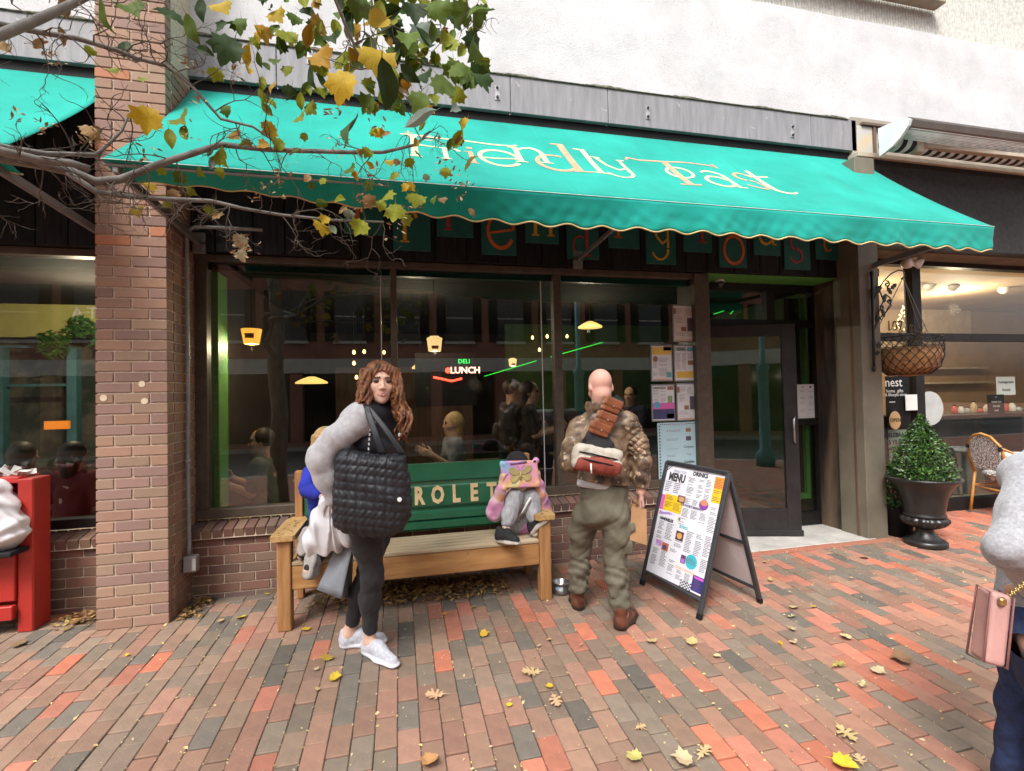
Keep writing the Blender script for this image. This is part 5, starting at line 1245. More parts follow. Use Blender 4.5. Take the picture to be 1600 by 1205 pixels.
# ================================================================== urn planter with boxwood
q = G(1446, 851); ux, uy, uz = q.x, q.y, gz(q.y)
urn = thing('urn_planter', 'black lobed urn planter with a clipped boxwood in front of the gift shop', 'planter', (ux, uy, uz))
m_urn = M('black resin', (0.016, 0.015, 0.015), 0.35, scale=9, var=.3, bump=.15, bscale=60, spec=.6)
sC = .88
pr = [(.185, 0), (.19, .012), (.19, .045), (.175, .06), (.15, .065), (.125, .085), (.088, .13), (.075, .165), (.085, .18), (.10, .19)]
pr2 = [(.17, .305), (.185, .31), (.187, .33), (.172, .345), (.178, .36), (.183, .40), (.20, .50), (.235, .60), (.30, .685), (.325, .70), (.33, .72), (.315, .725), (.29, .705), (.26, .67)]
MB().lathe((ux, uy, uz), [(a * sC, b * sC) for a, b in pr], 40).build('foot', m_urn, urn, smooth=True)
mb = MB(); n = 96; vs = []
for (r0, z) in [(.085, .18), (.13, .195), (.18, .225), (.208, .26), (.205, .29), (.17, .31)]:
    for j in range(n):
        a = 2 * PI * j / n; rr = r0 * (1 + .085 * abs(math.sin(a * 8)) - .05) * sC; vs.append((ux + rr * math.cos(a), uy + rr * math.sin(a), uz + z * sC))
mb.add(vs, [(i * n + j, i * n + (j + 1) % n, (i + 1) * n + (j + 1) % n, (i + 1) * n + j) for i in range(5) for j in range(n)]); mb.build('lobed_bowl', m_urn, urn, smooth=True)
MB().lathe((ux, uy, uz), [(a * sC, b * sC) for a, b in pr2], 48).build('vase', m_urn, urn, smooth=True)
MB().lathe((ux, uy, uz + .685 * sC), [(.285 * sC, -.01), (.2, .012), (0, .02)], 30).build('soil', M('potting soil', (.05, .035, .025), .95, bump=1, bscale=60, var=.5), urn)
def shrub(name, parent, cx, cy, z0, H, R, n, leaf, mats, seed, prof=None, stems=True):
    r = random.Random(seed); mb = MB()
    prof = prof or (lambda t: max(0.0, 1 - t ** 2.2) ** .62 * (.72 + .38 * math.sin(PI * min(1, .15 + t * .9))))
    for i in range(n):
        t = r.random() ** 1.15; rad = R * prof(t) * (r.random() ** .35) * r.uniform(.82, 1.14); a = r.uniform(0, 2 * PI)
        c = Vector((cx + rad * math.cos(a), cy + rad * math.sin(a), z0 + H * t + r.uniform(-.02, .02)))
        out = Vector((math.cos(a), math.sin(a), r.uniform(-.2, 1.2))).normalized(); s_ = leaf * r.uniform(.7, 1.3)
        u = out.orthogonal().normalized(); u = Matrix.Rotation(r.uniform(0, 6.28), 3, out) @ u; w = out.cross(u)
        q_ = u * .5 + out * .5; q_.normalize()
        mb.add([c - q_ * s_, c + w * s_ * .5 + out * s_ * .12, c + q_ * s_, c - w * s_ * .5 + out * s_ * .12], [(0, 1, 2, 3)], r.choice([0, 0, 1, 2]))
    o = mb.build(name, mats, parent); tag(o, kind='stuff')
    if stems:
        sm = MB()
        for i in range(7):
            a = i * .9; sm.tube([(cx, cy, z0 - .05), (cx + R * .3 * math.cos(a), cy + R * .3 * math.sin(a), z0 + H * .35), (cx + R * .5 * math.cos(a), cy + R * .5 * math.sin(a), z0 + H * .6)], [.012, .008, .004], 5)
        sm.build('stem', M('shrub stem', (.10, .07, .04), .9), parent)
mbx = [M('boxwood', (.030, .085, .014), .38, rnd=.0, var=.3), M('boxwood light', (.075, .16, .028), .38, var=.25), M('boxwood dark', (.016, .048, .010), .4, var=.3)]
shrub('boxwood', urn, ux, uy, uz + .63, .58, .255, 5200, .016, mbx, 3, lambda t: max(0.0, 1 - t ** 1.5) ** .7 * (.75 + .3 * math.sin(PI * min(1, .2 + t))))
q = G(1416, 840)
pt = thing('plant_pot', 'plain black pot with a small shrub behind the urn', 'planter', (q.x, q.y + .1, 0))
MB().lathe((q.x + .02, q.y + .1, 0), [(.12, 0), (.14, .3), (.15, .31), (.13, .3), (0, .28)], 24).build('pot', m_black, pt, smooth=True)
shrub('shrub', pt, q.x + .0, q.y + .1, .30, .42, .17, 900, .02, mbx, 5)

# ================================================================== rattan bistro chair and table
m_rat = M('honey rattan', (.45, .22, .05), .45, scale=6, var=.2); m_weave = M('white and black weave', (.60, .60, .60), .6, scale=110, lo=.47, hi=.53, var=.9, detail=0)
def bist(label, cx, cy, rz):
    R = Matrix.Rotation(rz, 3, 'Z'); O = Vector((cx, cy, 0.03)); T = lambda *p_: O + R @ Vector(p_)
    t = thing('bistro_chair', label, 'chair', O)
    loop = [T(-.2, .18, .44), T(-.215, .22, .62), T(-.19, .25, .78), T(-.10, .27, .88), T(0, .275, .905), T(.10, .27, .88), T(.19, .25, .78), T(.215, .22, .62), T(.2, .18, .44)]
    MB().tube(loop, .016, 8).build('back_frame', m_rat, t, smooth=True)
    mb = MB(); mb.grid(lambda u, v: T((u - .5) * .36 * math.sin(PI * (.22 + .62 * v)) ** .6, .215 + .06 * v, .50 + .375 * v), 10, 10); mb.build('back_weave', m_weave, t, solid=.008)
    MB().lathe(O + Vector((0, 0, .43)), [(.21, 0), (.22, .02), (.2, .035), (0, .03)], 28).build('seat', m_weave, t, smooth=True)
    for sx in (-1, 1):
        MB().tube([T(sx * .16, -.15, .44), T(sx * .2, -.2, 0)], .015, 8).build('leg', m_rat, t, smooth=True); MB().tube([T(sx * .2, .18, .46), T(sx * .19, .26, 0)], .015, 8).build('leg', m_rat, t, smooth=True)
        MB().tube([T(sx * .2, .25, .76), T(sx * .235, .05, .66), T(sx * .21, -.12, .44)], .014, 8).build('arm', m_rat, t, smooth=True)
        MB().tube([T(sx * .172, .0, .35), T(sx * .18, .02, .39)], .02, 8).build('binding', m_paper, t)
        MB().tube([T(sx * .19, .25, .77), T(sx * .2, .255, .73)], .021, 8).build('binding', m_black, t)
    for a, b in (((-.17, -.16, .25), (.17, -.16, .25)), ((-.19, .2, .28), (.19, .2, .28)), ((-.18, -.16, .3), (-.19, .2, .3)), ((.18, -.16, .3), (.19, .2, .3))): MB().tube([T(*a), T(*b)], .010, 6).build('stretcher', m_rat, t, smooth=True)
    return t
q = G(1530, 792); bist('rattan bistro chair with woven back outside the gift shop', q.x - .2, 4.12, math.radians(75))
c = P(1580, 712, 4.2); t = thing('bistro_table', 'round white bistro table beside the rattan chair', 'table', (c.x + .3, 4.15, 0.02))
MB().lathe((c.x + .3, 4.15, c.z - .03), [(.30, 0), (.31, .01), (.31, .025), (.3, .03), (0, .03)], 32).build('table_top', m_paper, t, smooth=True)
MB().tube([(c.x + .3, 4.15, .03), (c.x + .3, 4.15, c.z - .03)], .025, 10).build('pedestal', m_black, t, smooth=True); MB().lathe((c.x + .3, 4.15, .02), [(.2, 0), (.2, .015), (.03, .03)], 20).build('foot', m_black, t)

# ================================================================== wrought iron bracket and hanging basket
Yb_ = 3.875
m_iron = M('wrought iron', (.012, .012, .012), .5)
c0 = P(1362, 428, Yb_); c1 = P(1366, 577, Yb_)
ib = thing('iron_bracket', 'black wrought iron scroll bracket on the olive column', 'bracket', c1)
MB().tube([c0, c1], .012, 8).build('upright', m_iron, ib, smooth=True)
for c in (c0, c1, lerp(c0, c1, .18), lerp(c0, c1, .72)):
    MB().lathe(c, [(0, -.03), (.018, -.015), (.012, 0), (.02, .015), (0, .035)], 10).build('finial', m_iron, ib, smooth=True)
def scroll(px, py, r0, turns, a0, s_=1):
    c = P(px, py, Yb_); return [c + Vector((r0 * (1 - .8 * i / 24) * math.cos(a0 + s_ * turns * 2 * PI * i / 24), 0, r0 * (1 - .8 * i / 24) * math.sin(a0 + s_ * turns * 2 * PI * i / 24))) for i in range(25)]
arcp = [P(x, y, Yb_) for x, y in ((1364, 520), (1372, 500), (1384, 488), (1392, 478), (1391, 466), (1384, 460))]
for pl in (arcp, [P(x, y, Yb_) for x, y in ((1364, 470), (1372, 452), (1382, 438), (1392, 428), (1404, 422), (1412, 424), (1413, 432), (1408, 436))], [P(x, y, Yb_) for x, y in ((1366, 500), (1375, 484), (1380, 470), (1376, 458), (1369, 448))],
           scroll(1372, 500, .035, 1.3, 0), scroll(1386, 444, .035, 1.3, 2, -1), scroll(1374, 540, .03, 1.2, 1), scroll(1390, 470, .03, 1.2, 3), scroll(1371, 552, .025, 1.2, 0), scroll(1377, 480, .03, 1.1, 4), scroll(1372, 455, .028, 1.2, 1)):
    MB().tube(pl, .0065, 6).build('scroll', m_iron, ib, smooth=True)
for px, py, a in ((1374, 452, .5), (1390, 455, -.6), (1382, 467, .2), (1368, 455, 1.2), (1396, 448, .9), (1380, 490, -.3)):
    c = P(px, py, Yb_); R = Matrix.Rotation(a, 3, 'Y'); mb = MB()
    mb.prism([(0, -.04), (.022, -.015), (.014, 0), (.024, .02), (0, .05), (-.024, .02), (-.014, 0), (-.022, -.015)], c, R @ Vector((1, 0, 0)), R @ Vector((0, 0, 1)), (0, 1, 0), -.004, .004); mb.build('iron_leaf', m_iron, ib)
hk = P(1411, 434, Yb_); bc = P(1418, 545, Yb_); Rb = (P(1454, 545, Yb_).x - P(1384, 545, Yb_).x) / 2
hb = thing('hanging_basket', 'coco lined wire hanging basket with bare twigs on the iron bracket', 'hanging basket', (bc.x, Yb_, P(1418, 590, Yb_).z))
hbH = bc.z - P(1418, 590, Yb_).z
bp_ = lambda a, t: Vector((bc.x + Rb * math.cos(t) ** .45 * math.cos(a) if t < 1.57 else bc.x, Yb_ + Rb * math.cos(t) ** .45 * math.sin(a), bc.z - hbH * math.sin(t)))
MB().lathe((bc.x, Yb_, bc.z), [(.0, -hbH * .97), (Rb * .55, -hbH * .9), (Rb * .84, -hbH * .66), (Rb * .95, -hbH * .3), (Rb * .93, .0), (Rb * .85, .005), (Rb * .6, -.02), (0, -.02)], 30).build('coco_liner', M('coco fibre', (.36, .19, .08), .95, scale=30, var=.35, bump=1, bscale=70), hb, smooth=True)
wr = MB()
for s_ in (1, -1):
    for i in range(22):
        a0 = 2 * PI * i / 22; wr.tube([Vector((bc.x + Rb * r_ * math.cos(a0 + s_ * w_), Yb_ + Rb * r_ * math.sin(a0 + s_ * w_), bc.z + hbH * z_)) for r_, w_, z_ in ((1.0, -.35, .38), (1.0, 0, .03), (.985, .3, -.3), (.88, .6, -.66), (.6, .9, -.9))], .003, 4)
for z_, r_ in ((.38, 1.0), (.03, 1.0), (-.9, .6)): wr.tube([Vector((bc.x + Rb * r_ * math.cos(2 * PI * i / 30), Yb_ + Rb * r_ * math.sin(2 * PI * i / 30), bc.z + hbH * z_)) for i in range(31)], .0045, 5)
tag(wr.build('wire_cage', m_iron, hb, smooth=True), kind='stuff')
for i in range(3):
    a = 2 * PI * i / 3 + .2; MB().tube([hk, Vector((bc.x + Rb * math.cos(a), Yb_ + Rb * math.sin(a), bc.z + hbH * .38))], .004, 5).build('chain', M('dull chain', (.20, .19, .17), .5, metal=.5), hb)
mb = MB(); r_ = random.Random(6)
for i in range(14):
    b0 = Vector((bc.x + r_.uniform(-.1, .18), Yb_ + r_.uniform(-.1, .1), bc.z)); e_ = b0 + Vector((r_.uniform(-.05, .1), r_.uniform(-.05, .05), r_.uniform(.1, .24))); mb.tube([b0, lerp(b0, e_, .5) + Vector((.01, 0, .01)), e_], [.004, .003, .0015], 4)
    for t_ in (.55, .75, .95):
        p0 = lerp(b0, e_, t_); d = Vector((r_.choice((-1, 1)) * .035, 0, .03)); mb.add([p0, p0 + d * .5 + Vector((0, .01, 0)), p0 + d, p0 + d * .5 - Vector((0, .01, 0))], [(0, 1, 2, 3)])
tag(mb.build('dry_twigs', M('dry twig', (.12, .09, .05), .8), hb), kind='stuff')
# ================================================================== people
V3 = Vector
def unit(v): return V3(v).normalized()
SKIN, LIP, EYE, BROW = 0, 1, 2, 3
def skin_mats(tone, brow, lip):
    k = 'skin %.2f %.2f %.2f' % tone
    return [M(k, tone, .55, scale=12, var=.06, spec=.35), M('lip ' + k, lip, .45, var=.05), M('eye dark', (.03, .022, .018), .25), M('brow ' + k, brow, .8)]
def add_head(B, c, fwd, up=(0, 0, 1), s=1.0, neck=None, nr=.05, face=True):
    f = unit(fwd); u = V3(up); u = (u - f * u.dot(f)).normalized(); r = f.cross(u).normalized(); c = V3(c)
    A = (r, f, u); p = lambda a, b, d: c + r * a * s + f * b * s + u * d * s
    B.ell(p(0, -.012, .032), (.077 * s, .096 * s, .088 * s), A, .02)
    B.ell(p(0, .022, -.03), (.064 * s, .070 * s, .085 * s), A, .03)
    B.ell(p(0, .045, -.085), (.036 * s, .040 * s, .032 * s), A, .03)
    for q in (-1, 1): B.ell(p(q * .077, -.012, -.008), (.009 * s, .019 * s, .032 * s), A, .008)
    if face:
        B.limb(p(0, .084, .014), p(0, .103, -.030), .0075 * s, .0105 * s, .012)
        for q in (-1, 1):
            B.limb(p(q * .012, .083, .030), p(q * .05, .066, .028), .010 * s, .009 * s, .014)
            B.ell(p(q * .012, .098, -.034), (.009 * s, .010 * s, .007 * s), A, .006)
            B.ell(p(q * .046, .052, -.028), (.026 * s, .026 * s, .024 * s), A, .02)
            B.ell(p(q * .032, .094, .008), (.017 * s, .013 * s, .010 * s), A, .012, None, True)
            B.ell(p(q * .033, .079, .006), (.0165 * s, .0125 * s, .0072 * s), A, .003, EYE)
            B.limb(p(q * .015, .0905, .0270), p(q * .050, .0795, .0275), .0050 * s, .0038 * s, .003, BROW)
        B.chain([p(-.025, .086, -.064), p(-.008, .0945, -.0605), p(.008, .0945, -.0605), p(.025, .086, -.064)], [.003 * s, .0042 * s, .0042 * s, .003 * s], .003, LIP)
        B.chain([p(-.021, .087, -.070), p(-.006, .0935, -.0735), p(.006, .0935, -.0735), p(.021, .087, -.070)], [.0032 * s, .005 * s, .005 * s, .0032 * s], .003, LIP)
        B.ell(p(0, .072, -.104), (.018 * s, .014 * s, .014 * s), A, .02)
    if neck is not None: B.limb(p(0, -.022, -.06), neck, nr * s, nr * 1.08 * s, .03)
    return p
def add_hand(B, w, d, n, thumb, curl=.6, s=1.0, mat=0, spread=1.0):
    """w wrist, d towards the knuckles, n out of the palm, thumb: direction of the thumb side"""
    d = unit(d); n = V3(n); n = (n - d * n.dot(d)).normalized(); S = d.cross(n).normalized(); t = V3(thumb)
    if S.dot(t) < 0: S = -S
    w = V3(w); B.limb(w, w + d * .08 * s, .028 * s, .042 * s, .012, mat, (n, 1.9))
    for off, L in ((.031, .070), (.0105, .079), (-.0105, .073), (-.030, .058)):
        b = w + d * (.082 - abs(off) * .15) * s + S * off * spread * s; dd = d.copy(); r0 = .0098
        for i, fr in enumerate((.45, .32, .23)):
            dd = (dd * math.cos(curl * (.7 + .5 * i)) + n * math.sin(curl * (.7 + .5 * i))).normalized() if i >= 0 else dd
            e = b + dd * L * fr * 1.1 * s; B.limb(b, e, r0 * s, (r0 - .0012) * s, .003, mat); b = e; r0 -= .0012
    b = w + d * .022 * s + S * .026 * s; e = b + (d * .55 + S * .75 + n * .35).normalized() * .045 * s; B.limb(b, e, .016 * s, .0125 * s, .01, mat)
    e2 = e + (d * .8 + S * .15 + n * .5).normalized() * .035 * s; B.limb(e, e2, .0118 * s, .0095 * s, .006, mat)
def folds(a, f, seed=0, zf=1.0):
    s_ = seed * 1.7
    return lambda x, y, z: -1.1 * a * np.exp(-(np.sin(f * .33 * (z * zf - .5 * x + .3 * y) + 1.9 * np.sin(f * .21 * (x + y) + s_) + s_) / .22) ** 2) + a * (np.sin(f * (z * zf + .35 * x) + 2.2 * np.sin(f * .31 * (x - y) + s_) + s_) * .6 + .4 * np.sin(f * 1.7 * (x + .6 * y - .4 * z) + 1.5 * np.sin(f * .5 * z) + s_))
def shoe(name, parent, heel, toe, mats, h=.0055, w=.043, boot=0.0, sole=.02, upv=(0, 0, 1)):
    heel, toe = V3(heel), V3(toe); d = (toe - heel); L = d.length; f = d.normalized(); up = V3(upv); up = (up - f * up.dot(f)).normalized() if upv != (0, 0, 1) else up; r = f.cross(up).normalized()
    B = Body([heel, toe, heel + up * (.12 + boot)], h, .09)
    a, b = heel + f * .035, toe - f * .04; z0 = up * (w * .62)
    B.limb(a + up * .012, lerp(a, b, .55) + up * .012, w * .82, w * 1.02, .02, 1, (up, 2.6)); B.limb(lerp(a, b, .55) + up * .012, b + up * .014, w * 1.02, w * .86, .02, 1, (up, 2.6))
    B.limb(a + up * .045, lerp(a, b, .5) + up * .05, .037, .036, .03, 0); B.limb(lerp(a, b, .5) + up * .048, b + up * .036, .036, .026, .03, 0); B.limb(a + up * .045, lerp(a, b, .42) + up * .082, .034, .026, .03, 0)
    if boot: B.chain([a + up * .05, a + up * (.09 + boot * .4) + f * .012, a + up * (.10 + boot) + f * .016], [.042, .044, .05], .02, 0)
    else: B.limb(a + up * .05 - f * .004, a + up * .088 - f * .010, .034, .028, .02, 0)
    B.cut(heel + up * .001, -up)
    if boot: B.cut(a + up * (.10 + boot), up)
    o = B.build(name, mats, parent, smooth=1)
    lc = MB()
    for i in range(5):
        t = .40 + .085 * i; c = lerp(a, b, t) + up * (.092 - .0075 * i + (0 if i > 0 else .0)); lc.tube([c - r * .022 - up * .008, c + up * .004, c + r * .022 - up * .008 + f * .008], .003, 5)
        lc.tube([c + r * .022 - up * .008, c + up * .005 + f * .012, c - r * .022 - up * .008 + f * .02], .003, 5)
    tag(lc.build('laces', M('white lace', (.74, .74, .76), .7) if not boot else M('dark lace', (.05, .03, .02), .8), o, smooth=True), kind='stuff')
    return o
def puff_strap(pts, r, name, mat, parent, n=8): return MB().tube(pts, r, n).build(name, mat, parent, smooth=True)

m_fleece = M('grey fleece', (.44, .43, .445), .95, col2=(.49, .48, .49), scale=40, detail=6, bump=.8, bscale=160, sheen=.4)
m_vest = M('black puffer', (.016, .017, .021), .45, scale=10, var=.3, bump=.2, bscale=90, spec=.4)
m_legg = M('black leggings', (.016, .014, .016), .8, scale=20, var=.25, sheen=.05)
m_white = M('white knit shoe', (.47, .47, .53), .8, col2=(.58, .58, .63), scale=60, bump=.4, bscale=300); m_wsole = M('white foam sole', (.74, .74, .78), .5, var=.03)
# ------------------------------------------------------------------ woman with the quilted tote
def woman():
    tone = (.68, .43, .32); mats = skin_mats(tone, (.13, .07, .04), (.56, .26, .21))
    hc = P(593, 599, 2.93); neck = P(590, 652, 2.96); chest = V3((neck.x - .01, 2.98, 1.20)); pel = P(583, 812, 2.99); pel.z = .90
    F = unit((.80, -.60, 0)); Rr = V3((F.y, -F.x, 0)); Rr = unit((-.60, -.80, 0))     # her right hand side, towards the viewer
    sR = V3((neck.x, 2.98, 1.37)) + Rr * .165; sL = V3((neck.x, 2.98, 1.37)) - Rr * .165
    eR = P(499, 716, 2.80); wR = P(521, 778, 2.84); eL = sL + V3((-.10, .03, -.26)); wL = eL + V3((.02, -.02, -.2))
    fR0, fR1 = G(570, 1018), G(622, 1046); fL0, fL1 = G(532, 1012), G(606, 1003)
    aR = lerp(fR0, fR1, .16) + V3((0, 0, .075)); aL = lerp(fL0, fL1, .16) + V3((0, 0, .075))
    hR, hL = pel + Rr * .085 - V3((0, 0, .04)), pel - Rr * .085 - V3((0, 0, .04)); kR = lerp(hR, aR, .5) + F * .045; kL = lerp(hL, aL, .5) + F * .03
    B = Body([hc, fR0, fR1, fL0, fL1, eR, wR, eL, wL], .0048, .12)
    fw = (.22, -1, .02); add_head(B, hc, fw, (0.02, 0, 1), 1.0, neck, .046)
    B.chain([neck, chest, pel], [.06, .10, .11], .05); B.chain([sR, eR, wR], [.05, .042, .028], .03); B.chain([sL, eL, wL], [.05, .042, .028], .03)
    B.limb(sR, sL, .055, .055, .04); B.chain([hR, kR, lerp(kR, aR, .4) - F * .012, aR], [.06, .036, .036, .032], .02); B.chain([hL, kL, lerp(kL, aL, .4) - F * .012, aL], [.06, .036, .036, .032], .02)
    B.limb(aR, lerp(fR0, fR1, .6) + V3((0, 0, .035)), .034, .025, .03); B.limb(aL, lerp(fL0, fL1, .6) + V3((0, 0, .035)), .034, .025, .03)
    add_hand(B, wR, (.25, .1, -1), (.7, .5, 0), F, .8); add_hand(B, wL, (0, 0, -1), Rr, F, .7)
    body = B.build('person', mats, None); tag(body, 'woman with long auburn curls carrying a black quilted tote before the bench', 'person')
    # sleeves and jumper
    B = Body([sR, eR, wR, sL, eL, wL, chest], .0065, .13)
    B.chain([sR + V3((.01, .01, .0)), lerp(sR, eR, .5) + V3((-.012, -.01, .0)), eR, lerp(eR, wR, .55), wR], [.074, .074, .066, .060, .046], .04); B.chain([sL, eL, wL], [.085, .07, .05], .04)
    B.limb(sR, sL, .085, .085, .05); B.limb(chest, chest + V3((0, 0, -.2)), .11, .10, .05, 0, (F, 1.2))
    B.warp(lambda x, y, z: .004 * np.sin(34 * (z + .35 * x) + 2 * np.sin(11 * (x - y))) + .002 * np.sin(70 * (x + .5 * z) + 2 * np.sin(20 * z))); B.warp(lambda x, y, z: np.where(z > sR.z - .1, .0018 * np.sin((z - x) * 420), 0))
    B.build('fleece_jumper', m_fleece, body, smooth=1)
    B = Body([sR, sL, chest, pel, neck + V3((0, 0, .1))], .0065, .15)
    top = (sR + sL) / 2
    B.chain([top + V3((0, 0, -.01)), chest, lerp(chest, pel, .55), pel + V3((0, 0, .02))], [.135, .155, .145, .15], .05, 0, (F, 1.22))
    B.limb(sR - Rr * .035 + V3((0, 0, .02)), sL + Rr * .035 + V3((0, 0, .02)), .088, .088, .05)
    for i in range(14):
        a = 2 * PI * i / 14
        if math.cos(a - math.atan2(-.8, .3)) > .72: continue
        cc = neck + V3((.088 * math.cos(a) - .018 * F.x, .082 * math.sin(a) - .018 * F.y, -.025 - .02 * math.cos(a - math.atan2(F.y, F.x)))); B.ell(cc, (.036, .036, .047), None, .02)
    B.limb(neck - F * .10 + V3((0, 0, .0)), neck - F * .13 - V3((0, 0, .08)), .055, .06, .04)      # hood lying on the back
    B.limb(neck + V3((0, 0, .0)), neck + V3((0, 0, .12)), .06, .065, .01, None, None, True)
    B.warp(lambda x, y, z: .009 * np.abs(np.sin((z + .25 * x) * PI / .095)) ** .5 - .005)
    B.build('puffer_vest', m_vest, body, smooth=1)
    MB().lathe(neck + F * .135 + V3((.02, -.03, -.10)), [(.012, -.004), (.012, .004), (0, .005)], 12, ax=Matrix.Rotation(PI / 2, 3, 'X')).build('badge', m_paper, body)
    B = Body([hR, hL, aR, aL, pel + V3((0, 0, .1))], .0062, .16)
    B.ell(pel + V3((0, 0, -.02)) - F * .01, (.15, .135, .16), (Rr, F, (0, 0, 1)), .03); B.ell(pel - F * .06 + V3((0, 0, -.06)), (.13, .09, .11), (Rr, F, (0, 0, 1)), .05)
    for h_, k_, a_ in ((hR, kR, aR), (hL, kL, aL)):
        B.chain([h_ - V3((0, 0, .03)), lerp(h_, k_, .55), k_, lerp(k_, a_, .35) - F * .012, lerp(k_, a_, .80)], [.098, .083, .061, .060, .042], .035); B.cut(lerp(k_, a_, .80), (0, 0, -1)) if False else None
    B.warp(folds(.0028, 70, 3), .04)
    B.build('leggings', m_legg, body, smooth=1)
    shoe('shoe', body, fR0, fR1, [m_white, m_wsole]); shoe('shoe', body, fL0, fL1, [m_white, m_wsole])
    # hair: cap, curtains and loose curls
    B = Body([hc + V3((-.16, -.1, -.36)), hc + V3((.2, .14, .16))], .0055, .03)
    f = unit(fw); u = V3((0, 0, 1)); r = f.cross(u).normalized(); p = lambda a, b, d: hc + r * a + f * b + u * d
    B.ell(p(0, -.014, .036), (.092, .108, .101), (r, f, u), .02)
    for q in (-1, 1): B.chain([p(q * .03, .06, .098), p(q * .066, .055, .06), p(q * .084, .03, -.02), p(q * .092, .015, -.09)], [.018, .022, .026, .032], .03)
    B.limb(p(0, -.06, -.02), p(0, -.07, -.17), .085, .07, .04)
    rr = random.Random(12)
    for i in range(90):
        a = rr.uniform(-2.2, 2.2); q = 1 if a > 0 else -1
        sx = .092 * math.sin(a); sy = -.085 * math.cos(a) if abs(a) > .6 else -.08
        x0 = q * rr.uniform(.062, .118); y0 = rr.uniform(-.08, .075); L = rr.uniform(.20, .37); fr = rr.uniform(32, 50); ph = rr.uniform(0, 6)
        pts = []
        for j in range(15):
            t = j / 14; am = .006 + .014 * t; pts.append(p(x0 * (.82 + .55 * t) + am * math.sin(fr * L * t + ph), y0 * (.8 + .2 * t) + (.06 if y0 > 0 else -.0) * t + am * math.cos(fr * L * t + ph), .075 - (L + .05) * t))
        B.chain(pts, [.0115 - .006 * j / 14 for j in range(15)], .006)
    B.ell(p(0, .085, -.022), (.055, .05, .088), (r, f, u), .010, None, True)
    B.warp(lambda x, y, z: .0025 * np.sin(x * 260 + 5 * np.sin(z * 40) + y * 120))
    m_hair = M('auburn hair', (.085, .034, .018), .5, col2=(.36, .135, .045), scale=7, detail=8, stretch=(9, 9, 1.6), bump=.6, bscale=40, spec=.4, lo=.38, hi=.72)
    B.build('hair', m_hair, body, smooth=1)
    return body, dict(sR=sR, wR=wR, F=F, Rr=Rr, pel=pel, chest=chest, neck=neck)
wbody, W_ = woman()
# ------------------------------------------------------------------ quilted tote
def tote():
    c = P(579, 764, 2.74); ux_ = unit((.97, -.16, -.04)); up_ = unit((.0, -.05, 1)); fw_ = ux_.cross(up_).normalized(); up_ = fw_.cross(ux_) * -1; up_ = ux_.cross(fw_) * -1
    up_ = fw_.cross(ux_).normalized(); up_ = up_ if up_.z > 0 else -up_
    t = thing('tote_bag', 'large black quilted tote bag hanging from the woman\'s shoulder', 'bag', c - V3((0, 0, .28)))
    B = Body([c - V3((.32, .2, .34)), c + V3((.32, .2, .34))], .006, .02)
    B.rbox(c, (.182, .055, .215), (ux_, fw_, up_), .055, .01); B.ell(c - up_ * .13 + ux_ * .01, (.205, .085, .13), (ux_, fw_, up_), .06); B.ell(c + ux_ * .015, (.195, .075, .19), (ux_, fw_, up_), .06)
    B.ell(c + up_ * .235 + ux_ * .06, (.13, .1, .05), (ux_, fw_, up_), .06, None, True)
    C = np.array(tuple(c)); U = np.array(tuple(ux_)); Q = np.array(tuple(up_)); ps = .050
    def q(x, y, z):
        a = (x - C[0]) * U[0] + (y - C[1]) * U[1] + (z - C[2]) * U[2]; b = (x - C[0]) * Q[0] + (y - C[1]) * Q[1] + (z - C[2]) * Q[2]; b = b + .10 * a + .25 * a * a
        return .0085 * (np.abs(np.sin(a * PI / ps)) ** .5 * np.abs(np.sin(b * PI / .044)) ** .4) - .003 + .003 * np.sin(a * 17 + b * 23 + 2 * np.sin(b * 12)) + .0015 * np.sin(a * 210 + 7 * np.sin(b * 25) + 2)
    B.warp(q, .05)
    B.build('bag_body', m_vest, t, smooth=0)
    top = W_['sR'] + V3((.045, -.035, .08))
    for sx, nm in ((.06, 0), (.165, 0)):
        a = c + ux_ * sx + up_ * .19; mid = lerp(a, top, .5) + V3((.0 if sx < .1 else .02, -.05, 0))
        MB().grid(lambda u, v: lerp(lerp(a, mid, v), lerp(mid, top, v), v) + ux_ * (.018 * (2 * u - 1)) + fw_ * 0 + V3((0, -.01 + .004 * math.cos(PI * (u - .5)), 0)), 3, 16).build('strap', m_vest, t, smooth=True, solid=.008)
    MB().lathe(c + ux_ * .155 - up_ * .04 - fw_ * 0 + V3((0, -.083, 0)), [(.012, -.002), (.012, .003), (0, .004)], 12, ax=Matrix.Rotation(PI / 2, 3, 'X')).build('logo_disc', m_paper, t)
    # drawstring with white flecks hanging from the vest
    a = W_['neck'] + V3((-.035, -.155, -.055)); cd = MB()
    for i in range(9): cd.tube([a + V3((-.002 * i, -.012 * i * .4, -.026 * i)), a + V3((-.002 * i, -.012 * i * .4, -.026 * i - .014))], .0042, 6)
    tag(cd.build('speckled_cord', m_paper, t), kind='stuff')
    return t
tote()
